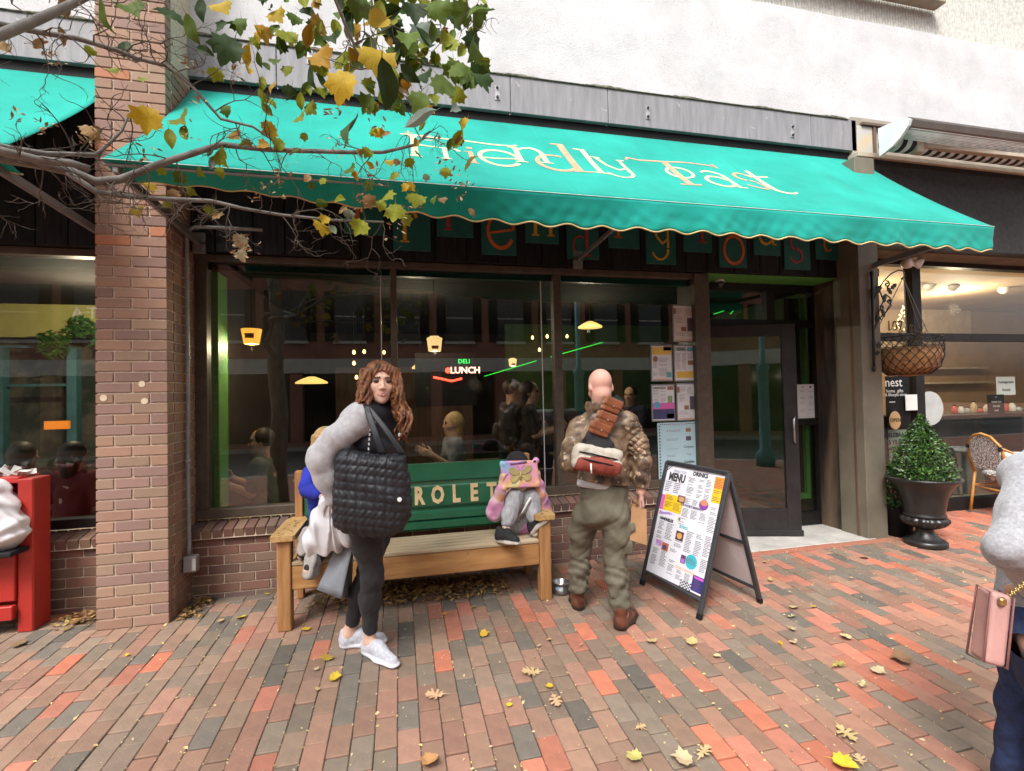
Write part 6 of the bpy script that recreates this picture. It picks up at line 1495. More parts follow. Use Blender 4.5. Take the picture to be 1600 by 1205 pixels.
# ------------------------------------------------------------------ bags in her hand
def grey_bag():
    t = thing('shopping_bag', 'grey paper shopping bag held by the woman behind her leg', 'bag', P(535, 930, 3.05))
    T_ = [P(x, y, Y) for x, y, Y in ((533, 838, 3.08), (553, 845, 2.98), (553, 850, 3.14), (536, 842, 3.2))]
    b0 = [P(x, y, Y) for x, y, Y in ((495, 921, 3.05), (533, 936, 2.96), (549, 932, 3.14), (512, 915, 3.2))]
    mb = MB(); n = 8
    for s_ in range(4):
        a0, a1, c0, c1 = T_[s_], T_[(s_ + 1) % 4], b0[s_], b0[(s_ + 1) % 4]; nn = (a1 - a0).cross(c0 - a0).normalized()
        mb.grid(lambda u, v: lerp(lerp(a0, a1, u), lerp(c0, c1, u), v) + nn * (.014 * math.sin(PI * u) * math.sin(PI * v) * (1 if s_ % 2 else -1) + .006 * math.sin(9 * u + 7 * v + s_) * math.sin(PI * u)), n, n)
    mb.add(b0, [(0, 1, 2, 3)]); mb.build('bag_body', M('grey kraft', (.20, .22, .245), .6, scale=5, var=.12, bump=.2, bscale=25), t, auto=40, solid=.0015)
    MB().tube([T_[0], P(528, 800, 3.0), P(524, 785, 2.9), P(540, 815, 2.95), T_[1]], .004, 6).build('handle', M('tan cord', (.45, .30, .12), .8), t, smooth=True)
    t2 = thing('plastic_bag', 'white plastic carrier bag hanging from the woman\'s hand', 'bag', P(510, 860, 3.0))
    tp = P(517, 768, 2.87); B = Body([P(480, 870, 3.0), tp, P(548, 860, 2.92)], .007, .1)
    C_ = [tp, P(514, 790, 2.92), P(508, 815, 2.97), P(505, 838, 3.0), P(505, 850, 3.02)]
    B.chain(C_, [.018, .048, .085, .105, .108], .03, 0, ((0, 1, 0), 1.5)); B.limb(P(520, 815, 2.95), P(540, 840, 2.96), .05, .05, .05)
    B.cut(P(500, 866, 3.0), (0.12, 0, -1)); 
    B.warp(lambda x, y, z: (.010 * np.sin(np.arctan2(x - tp.x - .0, y - tp.y) * 9 + 9 * z) + .005 * np.sin(x * 80 + 20 * z)))
    B.build('bag_body', M('white film', (.70, .71, .74), .35, var=.04, spec=.5), t2, smooth=1)
    for d in (-.012, .012): MB().tube([tp + V3((d, 0, -.03)), tp + V3((d * 1.5, -.01, .03)), W_['wR'] + V3((.02 + d, 0, -.05))], .006, 6).build('bag_handle', MATS['white film'], t2, smooth=True)
grey_bag()
# ------------------------------------------------------------------ man seen from behind
def man():
    tone = (.60, .33, .26); mats = skin_mats(tone, (.3, .2, .15), (.5, .25, .2))
    hc = P(938, 605, 3.02); neck = P(940, 638, 3.04); sL = P(906, 670, 3.12); sR = P(981, 663, 3.0); eL = P(889, 722, 3.12); wL = P(912, 735, 3.34); eR = P(1003, 720, 2.96); wR = P(1001, 768, 2.97)
    pel = P(943, 772, 3.06); hL = P(918, 790, 3.12); hR = P(962, 790, 3.0)
    fL0, fL1 = G(905, 955), G(925, 930); fR0, fR1 = G(962, 989), G(1003, 975)
    fL1 = fL0 + unit((.20, .9, 0)) * .27; fR0 = G(966, 986); fR1 = fR0 + unit((.75, .65, 0)) * .27
    fL1.z = gz(fL1.y); fR1.z = gz(fR1.y)
    aL = lerp(fL0, fL1, .17) + V3((0, 0, .09)); aR = lerp(fR0, fR1, .17) + V3((0, 0, .09)); kL = lerp(hL, aL, .5) + V3((.0, .04, 0)); kR = lerp(hR, aR, .5) + V3((.0, .05, 0))
    B = Body([hc, fL0, fL1, fR0, fR1, sL, sR, eL, wL, eR, wR], .0062, .15)
    fw = (.10, 1, -.42); add_head(B, hc, fw, (0, 0, 1), .98, neck, .050)
    B.limb(hc + V3((0, -.02, -.05)), neck + V3((0, 0, -.02)), .052, .058, .03)
    mid = (sL + sR) / 2
    B.chain([neck, mid - V3((0, 0, .12)), pel], [.055, .08, .085], .04); B.limb(sL, sR, .042, .042, .03); B.chain([sL, eL, wL], [.042, .038, .03], .03); B.chain([sR, eR, wR], [.042, .038, .03], .03)
    B.chain([hL, kL, aL], [.06, .04, .036], .02); B.chain([hR, kR, aR], [.06, .04, .036], .02); B.limb(aL, lerp(fL0, fL1, .6) + V3((0, 0, .04)), .04, .03, .03); B.limb(aR, lerp(fR0, fR1, .6) + V3((0, 0, .04)), .04, .03, .03)
    hd = unit((.05, .05, -1)); add_hand(B, wR + hd * .015, hd, (-.9, .3, 0), (0, 1, 0), .75, .92); add_hand(B, wL, (.3, .9, .2), (0, 0, -1), (1, 0, 0), .7)
    body = B.build('person', mats, None); tag(body, 'bald man seen from behind in a worn brown leather jacket', 'person')
    # jacket
    m_lea = M('distressed brown leather', (.040, .026, .018), .42, col2=(.27, .18, .11), scale=11, detail=14, bump=.5, bscale=60, spec=.5, lo=.38, hi=.62, speck=(30, .62, (.40, .29, .18)))
    B = Body([sL, sR, eL, wL, eR, wR, pel], .0065, .16); hem = P(930, 752, 3.05); fd = (0, 1, 0)
    B.chain([mid + V3((0, .0, .01)), mid - V3((0, 0, .14)), mid - V3((-.0, .0, .30)), V3((pel.x, pel.y, hem.z - .01))], [.135, .165, .158, .178], .06, 0, (fd, 1.3))
    B.limb(sL + V3((.02, 0, .0)), sR + V3((-.02, 0, 0)), .088, .088, .06)
    B.chain([sL, lerp(sL, eL, .5) + V3((-.012, 0, 0)), eL, lerp(eL, wL, .9)], [.080, .070, .062, .050], .025); B.chain([sR, lerp(sR, eR, .5) + V3((.016, 0, 0)), eR, lerp(eR, wR, .5), lerp(eR, wR, .97)], [.080, .070, .062, .054, .048], .025)
    for i in range(12):
        a = PI * (-.1 + 1.2 * i / 11); B.ell(neck + V3((.082 * math.cos(a), -.072 * math.sin(a) + .005, .018 + .015 * math.sin(a))), (.026, .018, .046), None, .02)
    B.warp(folds(.005, 26, 2)); B.warp(folds(.002, 75, 5))
    nd = unit(sR - lerp(sR, eR, .9)); 
    def quilt(x, y, z):
        a = (x - sR.x) * .5 + (y - sR.y) * -.87; b = z - sR.z; m_ = (x > sR.x - .02) & (z < sR.z + .04) & (z > sR.z - .22)
        return np.where(m_, -.011 * np.maximum(np.exp(-((np.mod(b + a + 5, .046) - .023) / .0055) ** 2), np.exp(-((np.mod(b - a + 5, .046) - .023) / .0055) ** 2)), 0)
    B.warp(quilt, .03)
    B.cut(hem + V3((0, 0, -.0)), (-.16, 0, -1))
    B.build('leather_jacket', m_lea, body, smooth=1)
    B = Body([pel, mid], .008, .2); B.chain([mid - V3((0, 0, .25)), V3((pel.x - .02, pel.y, hem.z - .035))], [.15, .165], .04, 0, (fd, 1.4)); B.cut(V3((pel.x, pel.y, hem.z - .045)), (-.1, 0, -1)); B.cut(mid - V3((0, 0, .3)), (0, 0, 1))
    B.build('shirt', M('striped shirt', (.42, .40, .40), .8, col2=(.55, .53, .52), scale=3, stretch=(1, 1, 30)), body)
    m_cargo = M('olive cargo cotton', (.105, .092, .062), .85, col2=(.145, .13, .092), scale=7, detail=8, bump=.4, bscale=140)
    B = Body([pel, hL, hR, aL, aR], .0065, .17)
    B.ell(pel + V3((0, 0, .02)), (.168, .125, .14), None, .04); B.ell(pel + V3((-.01, -.025, -.10)), (.160, .115, .13), None, .05)
    for h_, k_, a_, s_ in ((hL, kL, aL, -1), (hR, kR, aR, 1)):
        kn = lerp(k_, a_, .8) + V3((0, -.005, .0)); B.chain([h_ - V3((0, 0, .06)), lerp(h_, k_, .55) + V3((s_ * .012, 0, 0)), k_, lerp(k_, a_, .4), lerp(k_, a_, .78)], [.101, .087, .071, .069, .058], .04)
        B.ell(lerp(k_, a_, .80), (.07, .072, .045), None, .03)
    pk_ = lerp(hR, kR, .62) + V3((.085, -.02, 0)); B.rbox(pk_, (.028, .075, .10), (unit((1, -.45, 0)), unit((.45, 1, 0)), (0, 0, 1)), .015, .02); B.rbox(pk_ + V3((.012, -.006, .085)), (.026, .079, .028), (unit((1, -.45, 0)), unit((.45, 1, 0)), (0, 0, 1)), .01, .006)
    B.warp(folds(.005, 30, 4, 1.3)); B.warp(folds(.0016, 80, 1))
    B.warp(lambda x, y, z: np.where(z < .36, .0045 * np.sin(z * 80 + 7 * np.sin(x * 11 + y * 9 + z * 6)) + .0025 * np.sin(z * 55 - x * 50 + 3 * np.sin(y * 30)), 0))
    B.build('cargo_trousers', m_cargo, body, smooth=1)
    m_boot = M('brown leather boot', (.070, .022, .012), .3, col2=(.16, .055, .03), scale=8, detail=8, bump=.3, bscale=50, coat=.2); m_bsole = M('boot sole', (.028, .016, .012), .6)
    shoe('boot', body, fL0, fL1, [m_boot, m_bsole], w=.049, boot=.07); shoe('boot', body, fR0, fR1, [m_boot, m_bsole], w=.049, boot=.07)
    # cross-body bag worn on the back
    sb = thing('sling_bag', 'cream and rust sling bag with brown leather pouches across the man\'s back', 'bag', P(935, 752, 2.85))
    c = P(933, 717, 2.895); ax_ = (unit((.975, .02, -.20)), V3((0, 1, 0)), unit((.20, 0, .975)))
    B = Body([c - V3((.25, .12, .2)), c + V3((.25, .12, .2))], .006, .02)
    B.rbox(c, (.165, .055, .082), ax_, .045, .01, 0); B.rbox(c + ax_[2] * -.042 + V3((0, -.022, 0)), (.150, .045, .045), ax_, .03, .015, 1)
    B.ell(c + ax_[2] * -.03 + V3((0, -.03, 0)), (.14, .05, .05), ax_, .03, 1)
    B.warp(folds(.003, 60, 3))
    B.build('bag_body', [M('cream canvas', (.46, .42, .35), .8, bump=.3, bscale=150, var=.08), M('rust canvas', (.24, .045, .03), .75, bump=.3, bscale=150, var=.12)], sb, smooth=1)
    for dz, dy, w in ((.028, -.062, .145), (-.012, -.078, .13)):
        MB().tube([c + ax_[0] * (-w) + ax_[2] * dz + V3((0, dy + .018, 0)), c + ax_[0] * (-w * .5) + ax_[2] * dz + V3((0, dy - .004, 0)), c + ax_[0] * (w * .5) + ax_[2] * (dz - .008) + V3((0, dy - .004, 0)), c + ax_[0] * w + ax_[2] * (dz - .014) + V3((0, dy + .02, 0))], .005, 6).build('zip', m_black, sb, smooth=True)
    zp = c + ax_[0] * -.075 + ax_[2] * -.03 + V3((0, -.09, 0)); MB().tube([zp, zp + V3((0, -.003, -.06))], .0055, 6).build('zip_pull', m_paper, sb, smooth=True)
    m_pouch = M('tan pouch leather', (.17, .052, .022), .4, col2=(.24, .08, .035), scale=9, bump=.2, bscale=60)
    s0, s1 = P(912, 700, 2.93), P(966, 628, 2.95)
    mb = MB(); mb.bar(lerp(s0, s1, -.05), lerp(s0, s1, 1.08), .075, .012, up=(0, 1, 0)); mb.build('strap', M('black webbing', (.012, .012, .013), .8), sb)
    B = Body([P(905, 710, 2.9), P(965, 690, 2.9)], .007, .08); B.limb(P(930, 685, 2.905), P(935, 700, 2.90), .07, .11, .03, 0, ((0, 1, 0), 3)); B.build('mesh_panel', M('black webbing', (.012, .012, .013), .8), sb)
    dv = unit(s1 - s0)
    for px, py, w_, h_ in ((936, 671, .062, .040), (946, 655, .058, .042), (955, 634, .058, .045)):
        cc = P(px, py, 2.90); X_ = unit((.93, 0, -.36)); Z_ = unit((.36, 0, .93)); ax2 = (X_, V3((0, 1, 0)), Z_)
        B = Body([cc - V3((.1, .06, .1)), cc + V3((.1, .06, .1))], .005, .01); B.rbox(cc, (w_, .032, h_), ax2, .012, .005); B.rbox(cc + Z_ * .018 + V3((0, -.006, 0)), (w_ + .004, .033, h_ * .62), ax2, .008, .003)
        pc = B.build('pouch', m_pouch, sb, smooth=1); MB().lathe(cc + Z_ * -.004 + V3((0, -.04, 0)), [(.006, -.002), (.006, .003), (0, .005)], 10, ax=Matrix.Rotation(PI / 2, 3, 'X')).build('stud', m_chrome, pc)
    MB().tube([P(955, 622, 2.93), P(968, 628, 2.90), P(978, 640, 2.90)], .012, 8).build('buckle', m_bolt, sb, smooth=True)
    # brown paper bag
    pb_ = thing('paper_bag', 'brown paper bag with twisted handles in the man\'s right hand', 'bag', P(998, 852, 2.98))
    q = [P(987, 791, 2.92), P(1010, 796, 2.92), P(1011, 852, 2.92), P(984, 844, 2.92)]
    dp = V3((.03, .085, 0)); mb = MB(); tl, tr, brr, bll = q; tl2, tr2, br2, bl2 = [x_ + dp for x_ in q]
    gus = V3((.012, 0, 0))
    mb.add([tl, tr, brr, bll, tl2, tr2, br2, bl2, lerp(tr, tr2, .5) - gus * 1.2, lerp(brr, br2, .5) - gus * .3, lerp(tl, tl2, .5) + gus * 1.2, lerp(bll, bl2, .5) + gus * .3], [(0, 3, 2, 1), (4, 5, 6, 7), (1, 2, 9, 8), (8, 9, 6, 5), (0, 10, 11, 3), (10, 4, 7, 11), (3, 11, 9, 2), (11, 7, 6, 9)])
    m_kr = M('brown kraft paper', (.42, .24, .115), .75, scale=6, var=.12, bump=.25, bscale=30); mb.build('bag_body', m_kr, pb_, solid=.001)
    for off in (0, .08):
        o_ = V3((.03, 1, 0)) * off; MB().tube([lerp(tl, tr, .3) + o_, lerp(tl, tr, .32) + o_ + V3((0, 0, .05)), wR + hd * .105 + o_ * .2, lerp(tl, tr, .68) + o_ + V3((0, 0, .05)), lerp(tl, tr, .7) + o_], .0035, 6).build('handle', m_kr, pb_, smooth=True)
man()
# ------------------------------------------------------------------ child with the tablet on the bench
def child_tablet():
    tone = (.62, .38, .28); mats = skin_mats(tone, (.2, .12, .07), (.5, .25, .2))
    hc = P(808, 731, 3.70); neck = P(810, 768, 3.74); pel = P(815, 822, 3.72); pel.z = .50; sL = P(790, 778, 3.74); sR = P(834, 776, 3.74)
    kL, kR = P(804, 777, 3.56), P(831, 775, 3.58); aL, aR = P(788, 832, 3.47), P(836, 826, 3.50); hL, hR = pel + V3((-.06, 0, 0)), pel + V3((.06, 0, 0))
    eL, eR = P(774, 800, 3.62), P(848, 797, 3.64); wL, wR = P(783, 757, 3.52), P(843, 752, 3.54)
    B = Body([hc, pel, kL, kR, aL, aR, eL, eR, wL, wR], .006, .13)
    add_head(B, hc, (-.1, -1, -.15), (0, 0, 1), .88, neck, .04); B.chain([neck, lerp(neck, pel, .4), pel], [.05, .085, .09], .05); B.chain([sL, eL, wL], [.035, .03, .022], .02); B.chain([sR, eR, wR], [.035, .03, .022], .02)
    B.chain([hL, kL, aL], [.055, .038, .025], .02); B.chain([hR, kR, aR], [.055, .038, .025], .02)
    add_hand(B, wL, (.15, -.1, 1), (.9, .3, 0), (.3, 1, 0), .55, .72); add_hand(B, wR, (-.15, -.1, 1), (-.9, .3, 0), (-.3, 1, 0), .55, .72)
    body = B.build('person', mats, None); tag(body, 'child in pink tie dye sweater hiding behind a tablet on the bench', 'person')
    def tiedye():
        m, n, l = nt('tie dye fleece'); b = n['Principled BSDF']; t = _noise(n, l, 6.5, 2, .4)
        r = _ramp(n, [(.28, (.55, .20, .42)), (.42, (.62, .28, .45)), (.5, (.72, .55, .60)), (.58, (.75, .36, .20)), (.72, (.42, .22, .50))]); l.new(t.outputs['Fac'], r.inputs[0]); l.new(r.outputs[0], b.inputs['Base Color']); b.inputs['Roughness'].default_value = .95; return m
    B = Body([sL, sR, eL, eR, wL, wR, pel], .006, .12); B.chain([neck - V3((0, 0, .03)), lerp(neck, pel, .45), pel], [.075, .115, .12], .05); B.chain([sL, lerp(sL, eL, .5) + V3((-.02, 0, 0)), eL, wL - V3((0, 0, .02))], [.06, .068, .066, .034], .03); B.chain([sR, lerp(sR, eR, .5) + V3((.02, 0, 0)), eR, wR - V3((0, 0, .02))], [.06, .068, .066, .034], .03)
    B.warp(folds(.005, 45, 2)); B.build('sweater', tiedye(), body)
    m_jog = M('heather grey jersey', (.30, .30, .33), .9, col2=(.42, .42, .44), scale=45, stretch=(1, 1, .3), detail=4, bump=.3, bscale=150)
    B = Body([pel, kL, kR, aL, aR], .006, .12); B.ell(pel - V3((0, .02, .01)), (.125, .10, .085), None, .03)
    for h_, k_, a_ in ((hL, kL, aL), (hR, kR, aR)): B.chain([h_ - V3((0, .02, 0)), lerp(h_, k_, .5), k_, lerp(k_, a_, .5), lerp(k_, a_, .72)], [.082, .076, .062, .056, .045], .03); B.ell(lerp(k_, a_, .74), (.042, .042, .02), None, .01)
    B.warp(folds(.004, 55, 6)); B.build('jogging_trousers', m_jog, body)
    m_sock = M('white sock', (.66, .62, .62), .9, bump=.5, bscale=220); 
    for k_, a_ in ((kL, aL), (kR, aR)):
        B = Body([lerp(k_, a_, .6), a_], .006, .07); B.limb(lerp(k_, a_, .68), a_ + V3((0, 0, -.03)), .030, .031, .02); B.build('sock', m_sock, body)
    m_bs = M('black canvas shoe', (.012, .012, .014), .8); m_cs = M('cream sole', (.50, .46, .40), .7)
    h0 = P(776, 850, 3.47); h0.z = .432; t0 = h0 + unit((.75, -.66, -.04)) * .20; t0.z = .428; shoe('shoe', body, h0, t0, [m_bs, m_cs], w=.036)
    h1 = P(834, 848, 3.50); h1.z = .435; t1 = h1 + unit((.45, -.45, .62)) * .185; shoe('shoe', body, h1, t1, [m_bs, m_cs], w=.036, upv=(-.25, .6, .7))
    B = Body([hc + V3((-.12, -.14, 0)), hc + V3((.12, .12, .16))], .006, .03); B.ell(hc + V3((0, .0, .045)), (.088, .098, .085), None, .01); B.cut(hc + V3((0, 0, .03)), (0, 0, -1)); B.limb(hc + V3((-.05, -.10, .035)), hc + V3((.05, -.10, .035)), .022, .022, .02, 0, ((0, 0, 1), 2)); B.build('black_cap', M('black cap', (.014, .013, .016), .9, var=.3), body)
    # tablet
    q = [P(784, 766, 3.50), P(842, 758, 3.50), P(840, 717, 3.53), P(783, 723, 3.53)]; u = unit(q[1] - q[0]); v = unit(q[3] - q[0]); w = u.cross(v).normalized(); c = sum(q, V3()) / 4; hw, hh = (q[1] - q[0]).length / 2, (q[3] - q[0]).length / 2
    t = thing('tablet', 'pastel rainbow tablet case with a gold butterfly held up by the child', 'tablet', c)
    def pastel():
        m, n, l = nt('pastel rainbow rubber'); b = n['Principled BSDF']; tx = _noise(n, l, 7, 1, .3)
        r = _ramp(n, [(.30, (.20, .52, .60)), (.40, (.45, .28, .62)), (.48, (.70, .32, .50)), (.55, (.74, .34, .28)), (.62, (.75, .60, .22)), (.74, (.22, .55, .52))]); l.new(tx.outputs['Fac'], r.inputs[0]); l.new(r.outputs[0], b.inputs['Base Color']); b.inputs['Roughness'].default_value = .5; return m
    B = Body([c - V3((.2, .1, .16)), c + V3((.2, .1, .16))], .005, .02); B.rbox(c, (hw, .014, hh), (u, w, v), .013, .004)
    for sx in (-1, 1):
        for sy in (-1, 1): B.ell(c + u * sx * (hw - .014) + v * sy * (hh - .014), (.024, .019, .024), (u, w, v), .008)
    mp = pastel(); B.build('case', mp, t)
    fr = c + w * -.018 if (c + w * .018 - V3((0, 0, 1.48))).length > (c - w * .018 - V3((0, 0, 1.48))).length else c + w * .018; wn_ = unit(fr - c)
    m_gold = M('gold glitter', (.42, .34, .14), .5, bump=.5, bscale=200, var=.2); bf = MB()
    for s_ in (-1, 1):
        for poly_ in ([(0, .005), (.02, .035), (.055, .058), (.085, .052), (.088, .03), (.07, .006), (.03, -.006)], [(0, -.004), (.03, -.008), (.068, -.004), (.082, -.03), (.07, -.052), (.045, -.055), (.015, -.028)]):
            bf.prism([(s_ * a, b) for a, b in (poly_ if s_ > 0 else poly_[::-1])], fr, u, v, wn_, -.001, .006)
    bf.build('butterfly_wings', m_gold, t); MB().tube([fr + v * .022 + wn_ * .004, fr - v * .045 + wn_ * .004], .007, 8).build('butterfly_body', m_gold, t, smooth=True)
    for s_ in (-1, 1): MB().tube([fr + v * .02 + wn_ * .003, fr + v * .05 + u * s_ * .012 + wn_ * .003, fr + v * .066 + u * s_ * .03 + wn_ * .003], .003, 6).build('feeler', M('lilac rubber', (.5, .25, .55), .5), t)
    MB().tube([fr + v * (hh - .016) - u * .075, fr + v * (hh - .016) + u * .05], .007, 8).build('stylus', M('purple stylus', (.22, .14, .35), .4), t, smooth=True)
    MB().box(fr + v * (hh - .02) + u * (hw - .03), (.022, .006, .014), Matrix((u, wn_, v)).transposed(), bev=.003).build('camera_window', m_black, t)
    MB().tube([P(829, 778, 3.51), P(823, 788, 3.49), P(817, 800, 3.52), P(811, 806, 3.58)], .009, 6).build('strap', m_paper, body, smooth=True)
child_tablet()
# ------------------------------------------------------------------ child half hidden behind the woman
def child_blond():
    tone = (.62, .40, .30); mats = skin_mats(tone, (.35, .25, .12), (.5, .25, .2))
    hc = P(508, 692, 3.68); neck = P(506, 726, 3.72); pel = P(510, 830, 3.74); pel.z = .50; sL, sR = P(487, 738, 3.72), P(528, 736, 3.72); eL, eR = P(481, 762, 3.62), P(536, 775, 3.66); wL, wR = P(502, 775, 3.5), P(520, 790, 3.55)
    kL, kR = P(497, 838, 3.50), P(512, 842, 3.48); aL, aR = P(472, 868, 3.44), P(482, 892, 3.36); hL, hR = pel + V3((-.06, 0, 0)), pel + V3((.06, 0, 0))
    B = Body([hc, pel, kL, kR, aL, aR, eL, eR, wL, wR], .007, .12); add_head(B, hc, (.35, -1, -.1), (0, 0, 1), .86, neck, .04); B.chain([neck, lerp(neck, pel, .4), pel], [.05, .085, .09], .05)
    B.chain([sL, eL, wL], [.035, .03, .022], .02); B.chain([sR, eR, wR], [.035, .03, .022], .02); B.chain([hL, kL, aL], [.055, .04, .03], .02); B.chain([hR, kR, aR], [.055, .04, .03], .02)
    add_hand(B, wL, (.6, -.6, -.2), (0, 0, -1), (0, 1, 0), .7, .72); add_hand(B, wR, (.3, -.8, -.2), (0, 0, -1), (-1, 0, 0), .7, .72)
    body = B.build('person', mats, None); tag(body, 'blond child in a blue top sitting behind the woman on the bench', 'person')
    B = Body([sL, sR, eL, eR, wL, wR, pel], .007, .12); B.chain([neck - V3((0, 0, .03)), lerp(neck, pel, .45), pel], [.07, .11, .11], .05); B.chain([sL, eL, lerp(eL, wL, .8)], [.06, .06, .045], .03); B.chain([sR, eR, wR], [.06, .058, .04], .03); B.warp(folds(.005, 45, 3)); B.build('blue_top', M('royal blue fleece', (.018, .03, .36), .9, var=.15), body)
    B = Body([pel, kL, kR, aL, aR], .007, .12); B.ell(pel, (.12, .1, .08), None, .03)
    for h_, k_, a_ in ((hL, kL, aL), (hR, kR, aR)): B.chain([h_, k_, lerp(k_, a_, .9)], [.075, .058, .042], .03)
    B.build('dark_trousers', m_legg, body)
    m_gs = M('grey rubber sole', (.36, .34, .32), .8, scale=30, bump=.8, bscale=120); m_mul = M('multicolour canvas', (.10, .25, .30), .8, col2=(.45, .42, .48), scale=30)
    shoe('shoe', body, P(476, 905, 3.33), P(489, 848, 3.36), [m_mul, m_gs], w=.04, upv=(.55, .8, .1)); shoe('shoe', body, P(467, 868, 3.40), P(478, 822, 3.42), [m_mul, m_gs], w=.04, upv=(.6, .8, .1))
    B = Body([hc + V3((-.13, -.13, -.25)), hc + V3((.13, .13, .14))], .006, .03); B.ell(hc + V3((0, .02, .03)), (.083, .095, .088), None, .02); rr = random.Random(3)
    for i in range(40):
        a = rr.uniform(1.2, 5.2); x0, y0 = .075 * math.cos(a), .085 * math.sin(a) + .02; L = rr.uniform(.12, .22); ph = rr.uniform(0, 6)
        B.chain([hc + V3((x0 * (1 + .4 * t / 8) + .008 * math.sin(t * 1.3 + ph), y0 * (1 + .2 * t / 8), .05 - L * t / 8)) for t in range(9)], [.011 - .0008 * t for t in range(9)], .006)
    B.build('hair', M('blond hair', (.30, .175, .065), .55, col2=(.52, .34, .15), scale=9, stretch=(9, 9, 1.5)), body)
child_blond()
# ------------------------------------------------------------------ woman leaving the picture on the right
def woman_edge():
    tone = (.60, .36, .26); mats = skin_mats(tone, (.15, .09, .05), (.5, .25, .2)); Y0 = 1.15
    sh = P(1618, 748, 1.13); ct = P(1648, 775, 1.26); neck = ct + V3((.09, .0, .14)); hc = neck + V3((.06, -.0, .13)); pel = P(1630, 985, 1.22); el = P(1575, 858, 1.08); wr = P(1618, 918, 1.16); sh2 = ct * 2 - sh; sh2.z = sh.z; el2 = sh2 + V3((.06, .02, -.26)); wr2 = el2 + V3((.02, -.1, -.2))
    hL = pel + V3((-.07, -.05, -.02)); hR = pel + V3((.09, .07, -.02)); fz = gz(1.2); aL = V3((hL.x + .12, hL.y + .05, fz + .09)); aR = V3((hR.x - .02, hR.y + .1, fz + .09)); kL = lerp(hL, aL, .5) + V3((.03, 0, 0)); kR = lerp(hR, aR, .5)
    B = Body([hc, aL, aR, el, el2, sh, sh2, wr2], .009, .16); add_head(B, hc, (.9, .4, 0), (0, 0, 1), .95, neck, .047); B.chain([neck, ct, pel], [.05, .075, .09], .04); B.limb(sh, sh2, .035, .035, .03); B.chain([sh, el, wr], [.038, .034, .026], .03); B.chain([sh2, el2, wr2], [.045, .038, .026], .03)
    B.chain([hL, kL, aL], [.07, .045, .03], .03); B.chain([hR, kR, aR], [.07, .045, .03], .03); add_hand(B, wr, (.8, .5, -.3), (0, 0, -1), (0, 1, 0), .6); add_hand(B, wr2, (0, 0, -1), (-1, 0, 0), (0, 1, 0), .6)
    body = B.build('person', mats, None); tag(body, 'woman in heather grey sweater and jeans cut off by the right edge', 'person')
    m_sw = M('heather grey knit', (.24, .24, .26), .95, col2=(.38, .38, .40), scale=90, detail=8, bump=.5, bscale=150, sheen=.3, lo=.3, hi=.7)
    B = Body([sh, el, wr, sh2, el2, ct, pel], .006, .14); hem = P(1600, 962, 1.2).z
    B.chain([ct + V3((0, 0, .04)), lerp(ct, pel, .5), lerp(ct, pel, .97)], [.118, .120, .126], .05, 0); B.limb(sh + V3((.02, .02, .0)), sh2, .08, .08, .05); B.chain([sh, lerp(sh, el, .5) + V3((-.012, -.01, 0)), el, wr], [.066, .060, .053, .044], .03)
    B.chain([sh2, el2, wr2], [.08, .07, .05], .03); B.warp(folds(.004, 30, 2)); B.cut(V3((0, 0, hem)), (0, 0, -1)); B.build('knit_sweater', m_sw, body)
    B = Body([pel, aL, aR], .009, .16); B.ell(pel, (.14, .13, .13), None, .04)
    for h_, k_, a_ in ((hL, kL, aL), (hR, kR, aR)): B.chain([h_, k_, lerp(k_, a_, .92)], [.10, .062, .045], .04)
    B.warp(folds(.004, 50, 2)); B.build('jeans', M('dark blue denim', (.012, .025, .075), .85, scale=30, var=.4, bump=.4, bscale=200), body)
    for a_ in (aL, aR): shoe('shoe', body, V3((a_.x - .04, a_.y - .02, fz)), V3((a_.x + .19, a_.y + .1, fz)), [m_black, m_bolt], h=.008)
    B = Body([hc + V3((-.15, -.15, -.3)), hc + V3((.15, .15, .15))], .009, .03); B.ell(hc + V3((-.02, 0, .03)), (.098, .092, .1), None, .02); B.limb(hc + V3((-.05, 0, -.03)), hc + V3((-.07, 0, -.2)), .08, .06, .03); B.build('hair', M('brown hair', (.06, .035, .02), .5), body)
    # handbag
    t = thing('handbag', 'small dusty pink leather handbag on a gold chain at the right edge', 'bag', P(1545, 1040, 1.02))
    q = [P(x, y, Y) for x, y, Y in ((1528, 1026, 1.05), (1555, 1040, .99), (1566, 930, .99), (1544, 918, 1.05))]
    u = unit(q[1] - q[0]); v = unit(q[3] - q[0]); w = u.cross(v).normalized(); c = sum(q, V3()) / 4
    B = Body([c - V3((.14, .14, .16)), c + V3((.14, .14, .16))], .004, .02); B.rbox(c + w * .0, ((q[1] - q[0]).length / 2, .024, (q[3] - q[0]).length / 2 * .98), (u, w, v), .012, .004)
    m_pink = M('dusty pink leather', (.40, .215, .19), .5, scale=8, var=.08, bump=.3, bscale=180); B.build('bag_body', m_pink, t)
    for s_ in (-1, 1): MB().tube([q[0] + w * .026 * s_, q[3] + w * .026 * s_, q[2] + w * .026 * s_, q[1] + w * .026 * s_, q[0] + w * .026 * s_], .003, 5).build('edge_piping', M('pink edge', (.22, .10, .09), .5), t, smooth=True)
    st = P(1566, 940, .99); en = P(1640, 880, 1.08); m_gold2 = M('gold chain metal', (.50, .36, .14), .3, metal=.9)
    ch = MB()
    for i in range(26):
        c0 = lerp(st, en, i / 26); c1 = lerp(st, en, (i + .95) / 26); a_ = unit(c1 - c0).orthogonal() if i % 2 else unit(c1 - c0).cross(unit(c1 - c0).orthogonal()); m0 = (c0 + c1) / 2
        ch.tube([c0, m0 + a_ * .005, c1, m0 - a_ * .005, c0], .0022, 5)
    tag(ch.build('chain_strap', m_gold2, t, smooth=True), kind='stuff'); MB().box(st, (.02, .012, .02), bev=.003).build('clasp', m_gold2, t)
